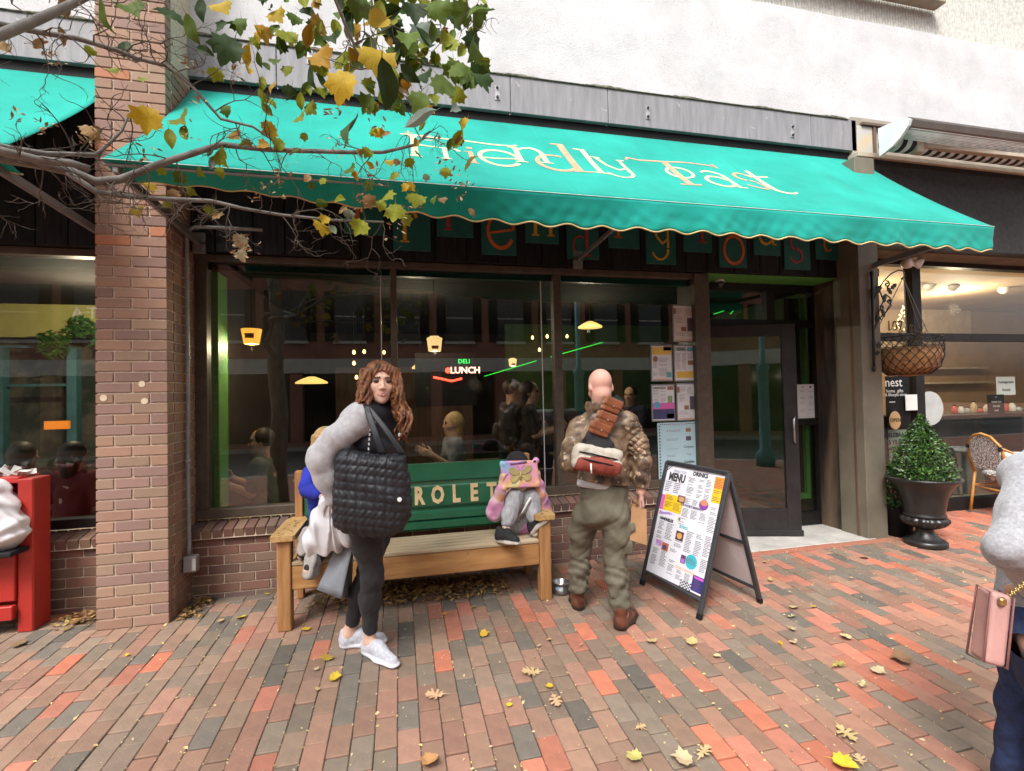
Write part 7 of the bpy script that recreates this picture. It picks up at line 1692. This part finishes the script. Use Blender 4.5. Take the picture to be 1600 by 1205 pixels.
woman_edge()
# ------------------------------------------------------------------ people inside
def sitter(label, px, py, Y, face, top, hair, sit=True, long=True, arms=None, pack=None, cap=None, tone=(.55, .33, .24), h=.0115):
    hc = P(px, py, Y); F = unit(face); R = V3((F.y, -F.x, 0)); neck = hc - V3((0, 0, .14)); ct = neck - V3((0, 0, .16)); z1 = .47 if sit else .92
    pel = V3((neck.x - F.x * .05, neck.y - F.y * .05, z1)); sR = ct + R * .16 + V3((0, 0, .10)); sL = ct - R * .16 + V3((0, 0, .10)); up = arms if arms else 0
    eR, eL = sR + V3((0, 0, -.24)) + F * .06, sL + V3((0, 0, -.24)) + F * .06; wR, wL = eR + F * .2 + V3((0, 0, up)), eL + F * .2 + V3((0, 0, up))
    hR, hL = pel + R * .08, pel - R * .08
    if sit: kR, kL = hR + F * .4, hL + F * .4; aR, aL = kR - V3((0, 0, .40)), kL - V3((0, 0, .40))
    else: kR, kL = hR - V3((0, 0, .42)) + F * .05, hL - V3((0, 0, .42)); aR, aL = V3((kR.x, kR.y, .09)), V3((kL.x, kL.y, .09))
    B = Body([hc, aR, aL, wR, wL, sR, sL], h, .15); add_head(B, hc, F, (0, 0, 1), 1, neck, .048); B.chain([neck, ct, pel], [.06, .11, .11], .05); B.chain([sR, eR, wR], [.042, .036, .028], .03); B.chain([sL, eL, wL], [.042, .036, .028], .03); B.chain([hR, kR, aR], [.07, .05, .035], .03); B.chain([hL, kL, aL], [.07, .05, .035], .03)
    add_hand(B, wR, F + V3((0, 0, .4)), -R, (0, 0, 1), .6); add_hand(B, wL, F + V3((0, 0, .4)), R, (0, 0, 1), .6)
    body = B.build('person', skin_mats(tone, hair, (.5, .25, .2)), None); tag(body, label, 'person')
    B = Body([sR, sL, eR, eL, pel], h, .15); B.chain([ct + V3((0, 0, .08)), ct, pel], [.10, .135, .135], .05, 0, (F, 1.2)); B.limb(sR, sL, .07, .07, .04); B.chain([sR, lerp(sR, eR, .8)], [.065, .06], .02); B.chain([sL, lerp(sL, eL, .8)], [.065, .06], .02); B.warp(folds(.005, 40, 1)); B.build('top', M('top ' + label[:18], top, .9, var=.12), body)
    B = Body([pel, aR, aL], h, .15); B.ell(pel, (.14, .14, .11), None, .03); B.chain([hR, kR, aR], [.09, .065, .05], .03); B.chain([hL, kL, aL], [.09, .065, .05], .03); B.build('trousers', M('dark trousers', (.02, .022, .03), .9), body)
    B = Body([hc - V3((.16, .16, .32)), hc + V3((.16, .16, .16))], .009, .02); B.ell(hc - F * .025 + V3((0, 0, .035)), (.092, .092, .096), None, .02)
    if long: B.limb(hc - F * .05, hc - F * .06 - V3((0, 0, .14)), .082, .06, .03)
    B.ell(hc + F * .085 - V3((0, 0, .02)), (.07, .07, .09), None, .01, None, True); B.build('hair', M('hair ' + label[:18], hair, .55, scale=20, var=.35, stretch=(6, 6, 1)), body)
    if pack: 
        B = Body([ct - F * .3, ct], .012, .25); B.rbox(ct - F * .22 - V3((0, 0, .05)), (.15, .11, .22), (R, F, (0, 0, 1)), .07, .01); B.build('backpack', m_vest, body)
    if cap:
        B = Body([hc], .009, .2); B.ell(hc + V3((0, 0, .05)), (.1, .1, .08), None, .01); B.limb(hc + F * .08 + V3((0, 0, .05)), hc + F * .16 + V3((0, 0, .04)), .05, .04, .02, 0, ((0, 0, 1), 4)); B.build('cap', M('pale blue cap', cap, .8), body)
    return body
sitter('blond woman in grey top eating at a table behind the window', 707, 662, 5.2, (-1, -.15, 0), (.22, .22, .26), (.42, .29, .13), True, True, .14)
sitter('dark haired woman in black with a backpack standing behind the window', 828, 613, 5.0, (.9, -.35, 0), (.012, .012, .013), (.03, .022, .018), False, True, .05, True)
sitter('person in a pale blue cap behind the woman with the backpack', 800, 610, 5.45, (.9, .3, 0), (.05, .05, .06), (.04, .03, .02), False, False, 0, None, (.25, .32, .45))
sitter('man in dark blue jacket standing behind the window posters', 985, 618, 5.9, (-.7, -.6, 0), (.015, .025, .06), (.012, .01, .01), False, False, .12)
sitter('diner in a grey green shirt looking at a phone behind the left window', 408, 690, 4.85, (-1, -.1, 0), (.13, .14, .105), (.045, .03, .02), True, False, .10)
sitter('brown haired diner seen from behind at the far left window', 38, 712, 5.1, (.1, 1, 0), (.05, .04, .04), (.06, .045, .035), True, True)
sitter('dark haired diner in maroon sweater beside the pillar window', 118, 712, 4.95, (.3, 1, 0), (.10, .012, .02), (.03, .022, .018), True, True)
# ================================================================== leaves
maple = [(0, -.46), (.12, -.40), (.27, -.44), (.33, -.28), (.52, -.22), (.44, -.06), (.53, .16), (.38, .17), (.30, .30), (.20, .24), (.14, .38), (.0, .54), (-.13, .38), (-.20, .24), (-.30, .29), (-.38, .17), (-.52, .17), (-.44, -.06), (-.52, -.21), (-.33, -.28), (-.27, -.43), (-.12, -.40)]
oak = [(0, -.55), (.05, -.35), (.16, -.36), (.12, -.22), (.07, -.18), (.27, -.14), (.33, -.02), (.12, -.02), (.11, .06), (.30, .16), (.30, .28), (.12, .2), (.12, .28), (.18, .42), (.08, .42), (0, .52), (-.08, .42), (-.18, .42), (-.12, .28), (-.12, .2), (-.30, .28), (-.30, .16), (-.11, .06), (-.12, -.02), (-.33, -.02), (-.27, -.14), (-.07, -.18), (-.12, -.22), (-.16, -.36), (-.05, -.35)]
oval = [(0, -.5), (.16, -.34), (.25, -.1), (.26, .08), (.2, .26), (.08, .42), (0, .52), (-.09, .42), (-.2, .24), (-.27, .05), (-.24, -.12), (-.15, -.35)]
m_leaf = M('tree leaf', (1, 1, 1), .62, spec=.25, col2=(.66, .70, .6), scale=16, detail=6, objcol=True, trans=(.3, .4, .1), speck=(35, .70, (.10, .06, .02)), lo=.3, hi=.7)
m_dry = M('dry leaf', (1, 1, 1), .8, col2=(.70, .66, .6), scale=22, detail=6, objcol=True, speck=(60, .70, (.20, .12, .05)), lo=.3, hi=.7)
def leaf_mesh(poly, fold, curl, mat, seed):
    r = random.Random(seed); n = len(poly); mb = MB()
    def warp(x, y): return V3((x, y, fold * abs(x) + curl * (y * y) + .04 * math.sin(9 * x + seed) + .035 * math.sin(8 * y + seed * 2)))
    out = [(x * r.uniform(.94, 1.06), y) for x, y in poly]; cy = -.06
    vs = [warp(0, cy)] + [warp(x * .5, cy + (y - cy) * .5) for x, y in out] + [warp(x, y) for x, y in out]; fs = []
    for i in range(n):
        j = (i + 1) % n; fs += [(0, 1 + i, 1 + j), (1 + i, 1 + n + i, 1 + n + j, 1 + j)]
    o = len(vs); vs += [warp(.012, -.48), warp(-.012, -.48), V3((0, -.85, .05))]; fs.append((o, o + 1, o + 2))
    mb.add(vs, fs); return mb.mesh('leaf', mat, True)
LEAFS = [leaf_mesh(maple, .25, -.35, m_leaf, 1), leaf_mesh(maple, .5, -.5, m_leaf, 2), leaf_mesh(oval, .45, -.3, m_leaf, 3), leaf_mesh(maple, -.35, .3, m_leaf, 4), leaf_mesh(oval, .7, .4, m_leaf, 5)]
DRY = [leaf_mesh(oak, .18, .25, m_dry, 6), leaf_mesh(maple, .2, .3, m_dry, 7), leaf_mesh(oak, .3, -.2, m_dry, 8), leaf_mesh(maple, .4, .15, m_dry, 9)]
# ================================================================== the street tree reaching in from the left
TX, TY = -1.75, .75
tree = thing('street_tree', 'street tree with half bare branches and turning leaves reaching across the awning', 'tree', (TX, TY, gz(TY)))
m_bark = M('grey bark', (.135, .125, .108), .9, scale=14, detail=8, col2=(.27, .26, .235), bump=.8, bscale=60, stretch=(1, 1, .5), lo=.3, hi=.7)
m_twig = M('twig bark', (.085, .066, .05), .9, scale=20, var=.3)
MB().tube([(TX, TY, gz(TY) - .05), (TX - .02, TY + .01, .5), (TX + .03, TY, 1.3), (TX - .02, TY + .05, 2.0), (TX + .02, TY + .02, 2.6), (TX - .1, TY - .1, 3.6), (TX - .05, TY - .2, 5.2), (TX + .1, TY - .3, 6.5)], [.16, .13, .115, .11, .09, .07, .05, .02], 14).build('trunk', m_bark, tree, smooth=True)
def pxp(l): return [P(*q) for q in l]
fork = V3((TX, TY + .05, 2.1)); fork2 = V3((TX, TY, 2.7))
BR = [([fork, V3((-1.75, 1.3, 2.25))] + pxp([(-60, 240, 2.1), (0, 246, 2.25), (60, 256, 2.32), (110, 268, 2.36), (150, 284, 2.4), (190, 280, 2.42), (250, 256, 2.45), (345, 226, 2.5), (420, 234, 2.52), (540, 238, 2.55), (600, 238, 2.58), (650, 226, 2.6), (672, 205, 2.6)]), .027, .006),
      (pxp([(100, 266, 2.35), (150, 300, 2.38), (200, 307, 2.42), (260, 311, 2.45), (330, 314, 2.48), (380, 326, 2.5), (440, 336, 2.52), (520, 344, 2.55), (600, 347, 2.58)]), .013, .005),
      ([fork, V3((-1.8, 1.35, 2.3))] + pxp([(-60, 215, 2.2), (0, 229, 2.3), (70, 240, 2.36), (150, 242, 2.42), (170, 225, 2.45), (190, 205, 2.47), (205, 172, 2.48)]), .016, .004),
      ([fork, V3((-1.8, 1.3, 2.25))] + pxp([(-50, 225, 2.1), (0, 236, 2.2), (60, 250, 2.28), (110, 255, 2.3), (140, 264, 2.34)]), .020, .014),
      ([fork2, V3((-1.6, 1.2, 2.75))] + pxp([(-60, 70, 1.75), (0, 55, 1.85), (60, 30, 1.9), (100, 12, 1.95), (140, -8, 2.0), (240, -40, 2.1)]), .020, .011),
      ([fork2, V3((-1.7, 1.3, 2.7))] + pxp([(-60, 20, 2.1), (0, 38, 2.2), (60, 50, 2.26), (120, 60, 2.3), (180, 78, 2.36), (215, 92, 2.4), (260, 103, 2.42), (300, 135, 2.45), (345, 186, 2.48), (395, 198, 2.5), (430, 222, 2.5)]), .014, .005),
      ([fork2, V3((-1.2, 1.2, 2.9))] + pxp([(200, -120, 1.6), (400, -60, 1.75), (520, -10, 1.8), (540, 40, 1.85), (560, 85, 1.9), (600, 125, 1.95)]), .012, .004),
      (pxp([(400, -60, 1.75), (560, -40, 1.8), (660, -20, 1.85), (740, -10, 1.85)]), .008, .004)]
for pts, r0, r1 in BR:
    n = len(pts); MB().tube(pts, [r0 + (r1 - r0) * i / (n - 1) for i in range(n)], 9).build('branch', m_bark, tree, smooth=True)
# twigs: short crooked shoots that fork
tw = MB(); rt = random.Random(21); tips = []
def shoot(p0, d, L, r, lvl):
    pts = [p0]; d = unit(d); seg = 5
    for i in range(seg):
        d = unit(d + V3((rt.uniform(-.55, .55), rt.uniform(-.4, .4), rt.uniform(-.55, .5)))); pts.append(pts[-1] + d * L / seg)
    tw.tube(pts, [r * (1 - .6 * i / seg) for i in range(seg + 1)], 5, 0, False)
    if lvl:
        for i in (2, 3, 4, 5):
            if rt.random() < .75: shoot(pts[i], d + V3((rt.uniform(-1.1, 1.1), rt.uniform(-.6, .6), rt.uniform(-1.1, 1))), L * rt.uniform(.35, .65), r * .62, lvl - 1)
    else: tips.append(pts[-1])
for bi, (pts, r0, r1) in enumerate(BR):
    for i in range(2, len(pts)):
        for _ in range({0: 3, 1: 3, 2: 2, 3: 0, 4: 1, 5: 2}.get(bi, 2)):
            p0 = lerp(pts[i - 1], pts[i], rt.random()); shoot(p0, (rt.uniform(-.5, 1), rt.uniform(-.4, .3), rt.uniform(-1, .8) - (.4 if bi == 1 else 0)), rt.uniform(.12, .30), .0032, 2 if rt.random() < .7 else 1)
tag(tw.build('twigs', m_twig, tree, smooth=True), kind='stuff')
# winged seeds in dry clusters
sd = MB()
for px, py, n in ((90, 85, 14), (60, 75, 10), (135, 205, 12), (150, 225, 9), (70, 195, 10), (300, 100, 14), (310, 150, 10), (375, 110, 14), (520, 170, 18), (530, 230, 14), (590, 190, 12), (660, 95, 14), (700, 50, 8), (690, 215, 14), (720, 280, 16), (715, 300, 10), (440, 275, 10), (400, 300, 10), (430, 295, 8), (375, 380, 14), (385, 395, 8), (620, 360, 10), (640, 335, 8), (560, 310, 10), (230, 235, 8), (690, 260, 10), (30, 180, 8), (460, 240, 8), (580, 275, 8), (300, 205, 6)):
    for i in range(n):
        c = P(px + rt.uniform(-16, 16), py + rt.uniform(-14, 16), rt.uniform(2.35, 2.55)); R = Euler((rt.uniform(-1, 1), rt.uniform(-1, 1), rt.uniform(0, 6.3))).to_matrix(); s_ = rt.uniform(.016, .028)
        sd.add([c + R @ V3(q) * s_ for q in ((0, 0, 0), (.25, .5, .1), (.2, 1.1, 0), (-.1, 1.3, .1), (-.2, .6, 0))], [(0, 1, 2, 3, 4)])
tag(sd.build('seed_clusters', M('dry samara', (.36, .22, .11), .85, scale=30, var=.35, col2=(.52, .37, .22)), tree), kind='stuff')
GREEN, DG, YG, YE_, BRN, GRY, ORG = (.105, .165, .014), (.034, .072, .014), (.28, .30, .02), (.55, .36, .02), (.36, .21, .09), (.24, .29, .25), (.46, .25, .025)
LV = [(165, 22, 46, GREEN), (206, 15, 38, GREEN), (196, 76, 32, DG), (140, 80, 16, YG), (178, 110, 16, YG), (225, 125, 13, YG), (268, 22, 40, DG), (300, 45, 42, GREEN), (345, 12, 34, YE_), (355, 78, 50, DG), (320, 80, 26, DG), (337, 117, 22, YG), (390, 88, 32, YE_), (388, 112, 22, YE_), (232, 188, 42, YE_), (285, 187, 34, YG), (292, 209, 28, YG), (266, 216, 30, YG), (367, 211, 22, ORG), (386, 226, 18, YG), (348, 246, 32, YG), (420, 203, 26, YE_), (412, 228, 20, ORG), (468, 185, 22, YG), (432, 25, 30, YE_), (440, 70, 26, GREEN), (455, 60, 24, YG), (497, 42, 34, ORG), (505, 92, 40, ORG), (535, 136, 56, YE_), (470, 158, 26, YG), (480, 140, 26, YG), (452, 145, 24, DG),
      (590, 38, 60, YE_), (588, 96, 62, YE_), (602, 132, 74, DG), (549, 200, 66, DG), (660, 190, 60, GRY), (655, 160, 40, GREEN), (695, 132, 50, GREEN), (718, 108, 40, GREEN), (738, 80, 44, GREEN), (752, 18, 54, GREEN), (722, 22, 44, GREEN), (686, 18, 46, GREEN), (648, 20, 44, DG), (560, 14, 42, GREEN), (530, 22, 36, GREEN), (622, 60, 34, DG), (640, 62, 38, GREEN), (660, 50, 36, GRY), (640, 115, 40, DG), (662, 120, 36, DG), (575, 165, 34, GREEN), (625, 165, 34, GREEN), (632, 140, 26, BRN), (500, 128, 26, DG), (480, 20, 34, DG), (550, 50, 36, DG), (555, 80, 30, YG), (520, 60, 30, DG), (545, 110, 28, YG), (580, 60, 30, DG), (610, 20, 40, DG), (670, 75, 30, DG), (650, 85, 34, GREEN), (615, 90, 32, DG), (690, 60, 26, BRN),
      (725, 193, 22, YE_), (716, 218, 32, YG), (733, 252, 32, (.17, .15, .03)), (712, 172, 20, GRY), (670, 170, 22, YE_), (592, 208, 18, YE_), (530, 312, 28, YG), (502, 356, 32, YE_), (562, 356, 30, YG), (600, 308, 38, YG), (616, 332, 34, YG), (650, 312, 32, YG), (635, 345, 20, YG), (520, 360, 20, (.25, .3, .2)), (545, 335, 18, (.3, .33, .25)), (375, 378, 24, (.5, .42, .26)), (380, 398, 22, (.5, .42, .26)), (330, 256, 20, GRY), (345, 270, 18, YG), (315, 268, 18, YG), (430, 45, 26, GREEN), (460, 30, 24, GREEN), (410, 130, 22, YG), (405, 55, 24, YE_), (375, 40, 30, GREEN), (350, 40, 32, DG), (315, 15, 34, DG), (450, 110, 22, YG), (425, 160, 18, YG), (640, 255, 18, YG), (615, 275, 18, YG), (665, 278, 14, (.3, .33, .25)), (100, 12, 26, BRN), (95, 55, 22, BRN), (5, 75, 18, BRN), (150, 215, 34, BRN), (140, 205, 26, BRN), (60, 68, 20, BRN)]
rl = random.Random(31)
for x in range(46): LV.append((rl.uniform(570, 760), rl.uniform(-8, 130), rl.uniform(22, 44), rl.choice([GREEN, GREEN, DG, YG])))
for x in range(88): LV.append((rl.uniform(390, 730), rl.uniform(-5, 175), rl.uniform(18, 36), rl.choice([GREEN, GREEN, DG, YG, YG, YG, ORG])))
for x in range(46): LV.append((rl.uniform(200, 740), rl.uniform(170, 345), rl.uniform(12, 24), rl.choice([YG, YG, YE_, BRN, BRN, GREEN])))
for px, py, s_, c in LV:
    Y = max(1.35, min(2.5, .125 * 759 / s_ * .9)); p0 = P(px, py, Y); L = s_ / 759 * (Y * 1.06) * .9; k = rl.uniform(.8, 1.2)
    # leaves hang: tip down, blade turned towards the light and the viewer at all angles
    e = Euler((PI / 2 + rl.uniform(-.7, .7), rl.uniform(-.7, .7), rl.uniform(-.9, .9)), 'XYZ').to_matrix() @ Matrix.Rotation(PI + rl.uniform(-.7, .7), 3, 'Z')
    o = put('leaf', rl.choice(LEAFS if L > .06 else LEAFS[:2] + LEAFS[3:4]), tree, p0, e.to_euler(), (L,) * 3, (c[0] * k, c[1] * k, c[2] * k))
# the crown above the picture, which the windows mirror
cr = MB(); rc = random.Random(44)
for i in range(900):
    a = rc.uniform(0, 6.28); rad = 1.6 * rc.random() ** .5; c = V3((TX - .2 + rad * math.cos(a), TY - .4 + rad * math.sin(a), rc.uniform(4.2, 6.8))); R = Euler((rc.uniform(-1, 1), rc.uniform(-1, 1), rc.uniform(0, 6))).to_matrix(); s_ = rc.uniform(.05, .09)
    cr.add([c + R @ V3(q) * s_ for q in ((-.8, 0, 0), (0, -.6, .2), (.8, 0, 0), (0, .8, .2))], [(0, 1, 2, 3)])
tag(cr.build('crown', M('crown leaf', (.10, .12, .02), .6, scale=2, var=.5), tree), kind='stuff')
for i in range(7):
    a = i * .9; MB().tube([(TX - .05, TY - .1, 3.4), (TX + .6 * math.cos(a), TY - .2 + .6 * math.sin(a), 4.6), (TX + 1.5 * math.cos(a + .3), TY - .3 + 1.5 * math.sin(a + .3), 5.8)], [.035, .022, .006], 7).build('branch', m_bark, tree, smooth=True)

# ================================================================== fallen leaves
TAN, YEL, DBR, PAL = (.60, .43, .22), (.68, .47, .03), (.26, .15, .075), (.66, .51, .30)
FALL = [(583, 1090 - 8, .0, TAN, 0, 'pale oak leaf on the bricks below the woman\'s shoes'), (831, 1054, .12, TAN, 0, 'large pale oak leaf in the middle of the pavement'), (868, 1098, .10, TAN, 2, 'tan oak leaf lying below a small yellow leaf'), (858, 1076, .05, YEL, 3, 'small bright yellow leaf beside a tan oak leaf'), (680, 1090, .11, TAN, 0, 'pale tan oak leaf on the bricks left of centre'), (757, 993, .07, YEL, 1, 'curled yellow leaf on the bricks in front of the bench'), (510, 1032, .08, (.52, .30, .05), 1, 'orange yellow leaf left of the white shoes'), (524, 1062, .07, YEL, 3, 'yellow leaf below the white shoes'), (495, 1048, .035, TAN, 1, None), (496, 1080, .03, TAN, 3, None), (672, 1195, .09, (.50, .27, .12), 3, 'rusty oak leaf at the bottom edge of the picture'), (796, 1105, .035, YEL, 3, None), (855, 992 - 20, .0, YEL, 1, None), (908, 1010, .04, TAN, 2, None), (858, 1002, .035, TAN, 1, None), (842, 1012, .045, PAL, 0, None),
        (990, 1187, .08, (.60, .47, .16), 3, 'yellowish maple leaf at the lower centre'), (1066, 1192, .10, PAL, 3, 'large pale maple leaf at the bottom edge'), (1100, 1180, .10, TAN, 2, 'curled tan oak leaf beside the pale maple leaf'), (1001, 1140, .06, TAN, 2, None), (1019, 1005, .07, TAN, 1, 'tan leaf left of the pair by the menu board foot'), (1080, 1006, .08, TAN, 3, 'tan crumpled leaf in front of the menu board'), (1121, 1028, .05, PAL, 3, None), (1240, 952, .07, TAN, 1, 'tan maple leaf topmost of the three in a row'), (1236, 966, .08, PAL, 0, 'pale oak leaf in the middle of the three in a row'), (1238, 985, .08, PAL, 2, 'pale oak leaf lowest of the three in a row'), (1272, 950, .03, YEL, 1, None), (1322, 998, .07, PAL, 1, 'pale crumpled leaf right of the menu board'), (1310, 1042, .10, (.50, .38, .10), 2, 'curled yellow brown leaf near the handbag'), (1373, 1052, .08, PAL, 1, 'pale rounded leaf near the handbag'), (1348, 1072, .08, PAL, 0, 'small pale oak leaf under the rounded leaf'), (1408, 1034, .11, DBR, 3, 'long dark brown curled leaf near the handbag'), (1322, 1150, .12, (.62, .50, .22), 0, 'pale yellow oak leaf at the lower right'), (1320, 1200, .10, YEL, 3, 'bright yellow leaf at the bottom right edge'), (1344, 1192, .07, TAN, 0, None), (1239, 1007, .045, PAL, 3, None), (1204, 908, .05, (.5, .36, .14), 1, None), (1351, 873, .08, (.45, .27, .12), 1, 'brown oak leaf near the threshold of the door'), (1541, 930, .05, TAN, 1, None), (1220, 1008, .05, YEL, 2, None), (1540, 1012, .05, TAN, 0, None),
        (376, 968, .07, YEL, 1, 'yellow leaf on the bricks left of the bench leg'), (417, 930, .035, YEL, 3, None), (478, 986, .06, YEL, 1, 'yellow leaf right of the bench leg'), (694, 962, .03, YEL, 1, None), (740, 951, .06, (.4, .3, .05), 2, None), (198, 1026, .03, YEL, 1, None), (318, 940, .10, (.42, .25, .08), 1, 'tan maple leaf in the corner beside the pillar'), (290, 957, .06, TAN, 3, None), (345, 972, .08, TAN, 2, None), (82, 958, .09, (.45, .28, .09), 1, 'tan leaf at the foot of the wall beside the red bench'), (120, 975, .08, (.38, .22, .07), 3, None), (105, 985, .07, (.38, .22, .07), 2, None), (30, 1010, .08, DBR, 1, None), (1195, 880, .04, TAN, 1, None), (1330, 905, .03, TAN, 1, None)]
rf = random.Random(77)
SMALL = ['tiny tan leaf just right of the orange yellow leaf', 'tiny tan leaf left of the yellow leaf below the shoes', 'tiny yellow leaf left of the tan oak leaves at lower centre', 'small tan leaf in front of the man\'s left boot', 'small tan leaf scrap right of the curled yellow leaf', 'small pale oak leaf between the bench and the large pale oak leaf', 'narrow tan oak leaf left of the curled tan oak leaf', 'small pale leaf right of the crumpled leaf before the menu board', 'tiny yellow leaf right of the three leaves in a row', 'small tan oak leaf beside the bright yellow leaf at bottom right', 'small pale leaf below the three leaves in a row', 'small tan leaf under the rear leg of the menu board', 'small tan leaf beside the pink handbag', 'tiny yellow leaf below the three leaves in a row', 'small tan oak leaf below the pink handbag', 'tiny yellow leaf against the wall left of the bench', 'tiny yellow leaf in front of the leaf drift', 'olive yellow leaf at the edge of the leaf drift', 'tiny yellow leaf in front of the brick pillar', 'small tan leaf against the pillar side', 'tan leaf flat on the bricks right of the pillar', 'brown leaf under the wall between red bench and pillar', 'small brown leaf beside the red bench end', 'dark brown leaf in front of the red bench', 'tiny tan leaf on the bricks before the doorway', 'tiny tan leaf right of the doorway leaf']
for px, py, L, c, k, lab in FALL:
    if L <= 0: continue
    L *= .95; q = G(px, py); z = gz(q.y) + .010 + L * .04
    o = put('fallen_leaf', DRY[k], None, (q.x, q.y, z), (math.atan(SLOPE) + rf.uniform(-.15, .15), rf.uniform(-.2, .2), rf.uniform(0, 6.28)), (L * rf.uniform(.9, 1.1), L, L * rf.uniform(.6, 1.2)), tuple(x * rf.uniform(.9, 1.1) for x in c))
    tag(o, lab or SMALL.pop(0), 'leaf')
# crumbs of leaf in the joints, and the drift under the bench
lt = MB(); dr = MB()
def flake(mb, x, y, z, s_, col):
    R = Euler((rf.uniform(-.5, .5), rf.uniform(-.5, .5), rf.uniform(0, 6.3))).to_matrix(); c = V3((x, y, z)); mb.add([c + R @ V3(q) * s_ for q in ((-.5, -.1, 0), (0, -.25, .05), (.5, 0, 0), (.05, .3, .05))], [(0, 1, 2, 3)], 0, col)
for i in range(4200):
    if rf.random() < .6:
        x = xj + round(rf.uniform(-30, 60)) * PW + rf.gauss(0, .004); y = rf.uniform(1.2, 4.0)
    else: x, y = rf.uniform(-2.8, 6.5), rf.uniform(1.2, 4.1)
    flake(lt, x, y, gz(y) + .004, rf.uniform(.005, .016) if rf.random() < .9 else rf.uniform(.018, .03), rf.choice([(.62, .48, .24), (.58, .47, .3), (.66, .54, .2), (.40, .28, .14)]))
m_flk = M('leaf crumbs', (1, 1, 1), .9, attr='tint', var=.15)
tag(lt.build('leaf_crumbs', m_flk), 'crumbs of dry leaf scattered over the brick pavement', 'leaf litter', None, 'stuff')
for i in range(2400):
    if i < 1500:
        x = rf.gauss(-.05, .30); y = min(4.02, max(3.62, rf.gauss(3.86, .12)))
        if x < -.68 or x > .9: continue
    elif i < 1900: x = rf.uniform(.25, .8); y = rf.uniform(3.6, 4.0)
    elif i < 2150: x = -1.50 + abs(rf.gauss(0, .05)); y = rf.uniform(3.78, 4.1)
    else: x = rf.uniform(-2.3, -1.97); y = 4.0 + rf.gauss(0, .05)
    flake(dr, x, y, gz(y) + rf.uniform(.004, .03), rf.uniform(.02, .055), rf.choice([(.30, .17, .07), (.22, .12, .05), (.40, .26, .09), (.16, .09, .04), (.45, .30, .08)]))
tag(dr.build('leaf_drift', m_flk), 'drift of brown leaves under the bench and in the wall corners', 'leaf litter', None, 'stuff')
print('objects', len(bpy.data.objects))
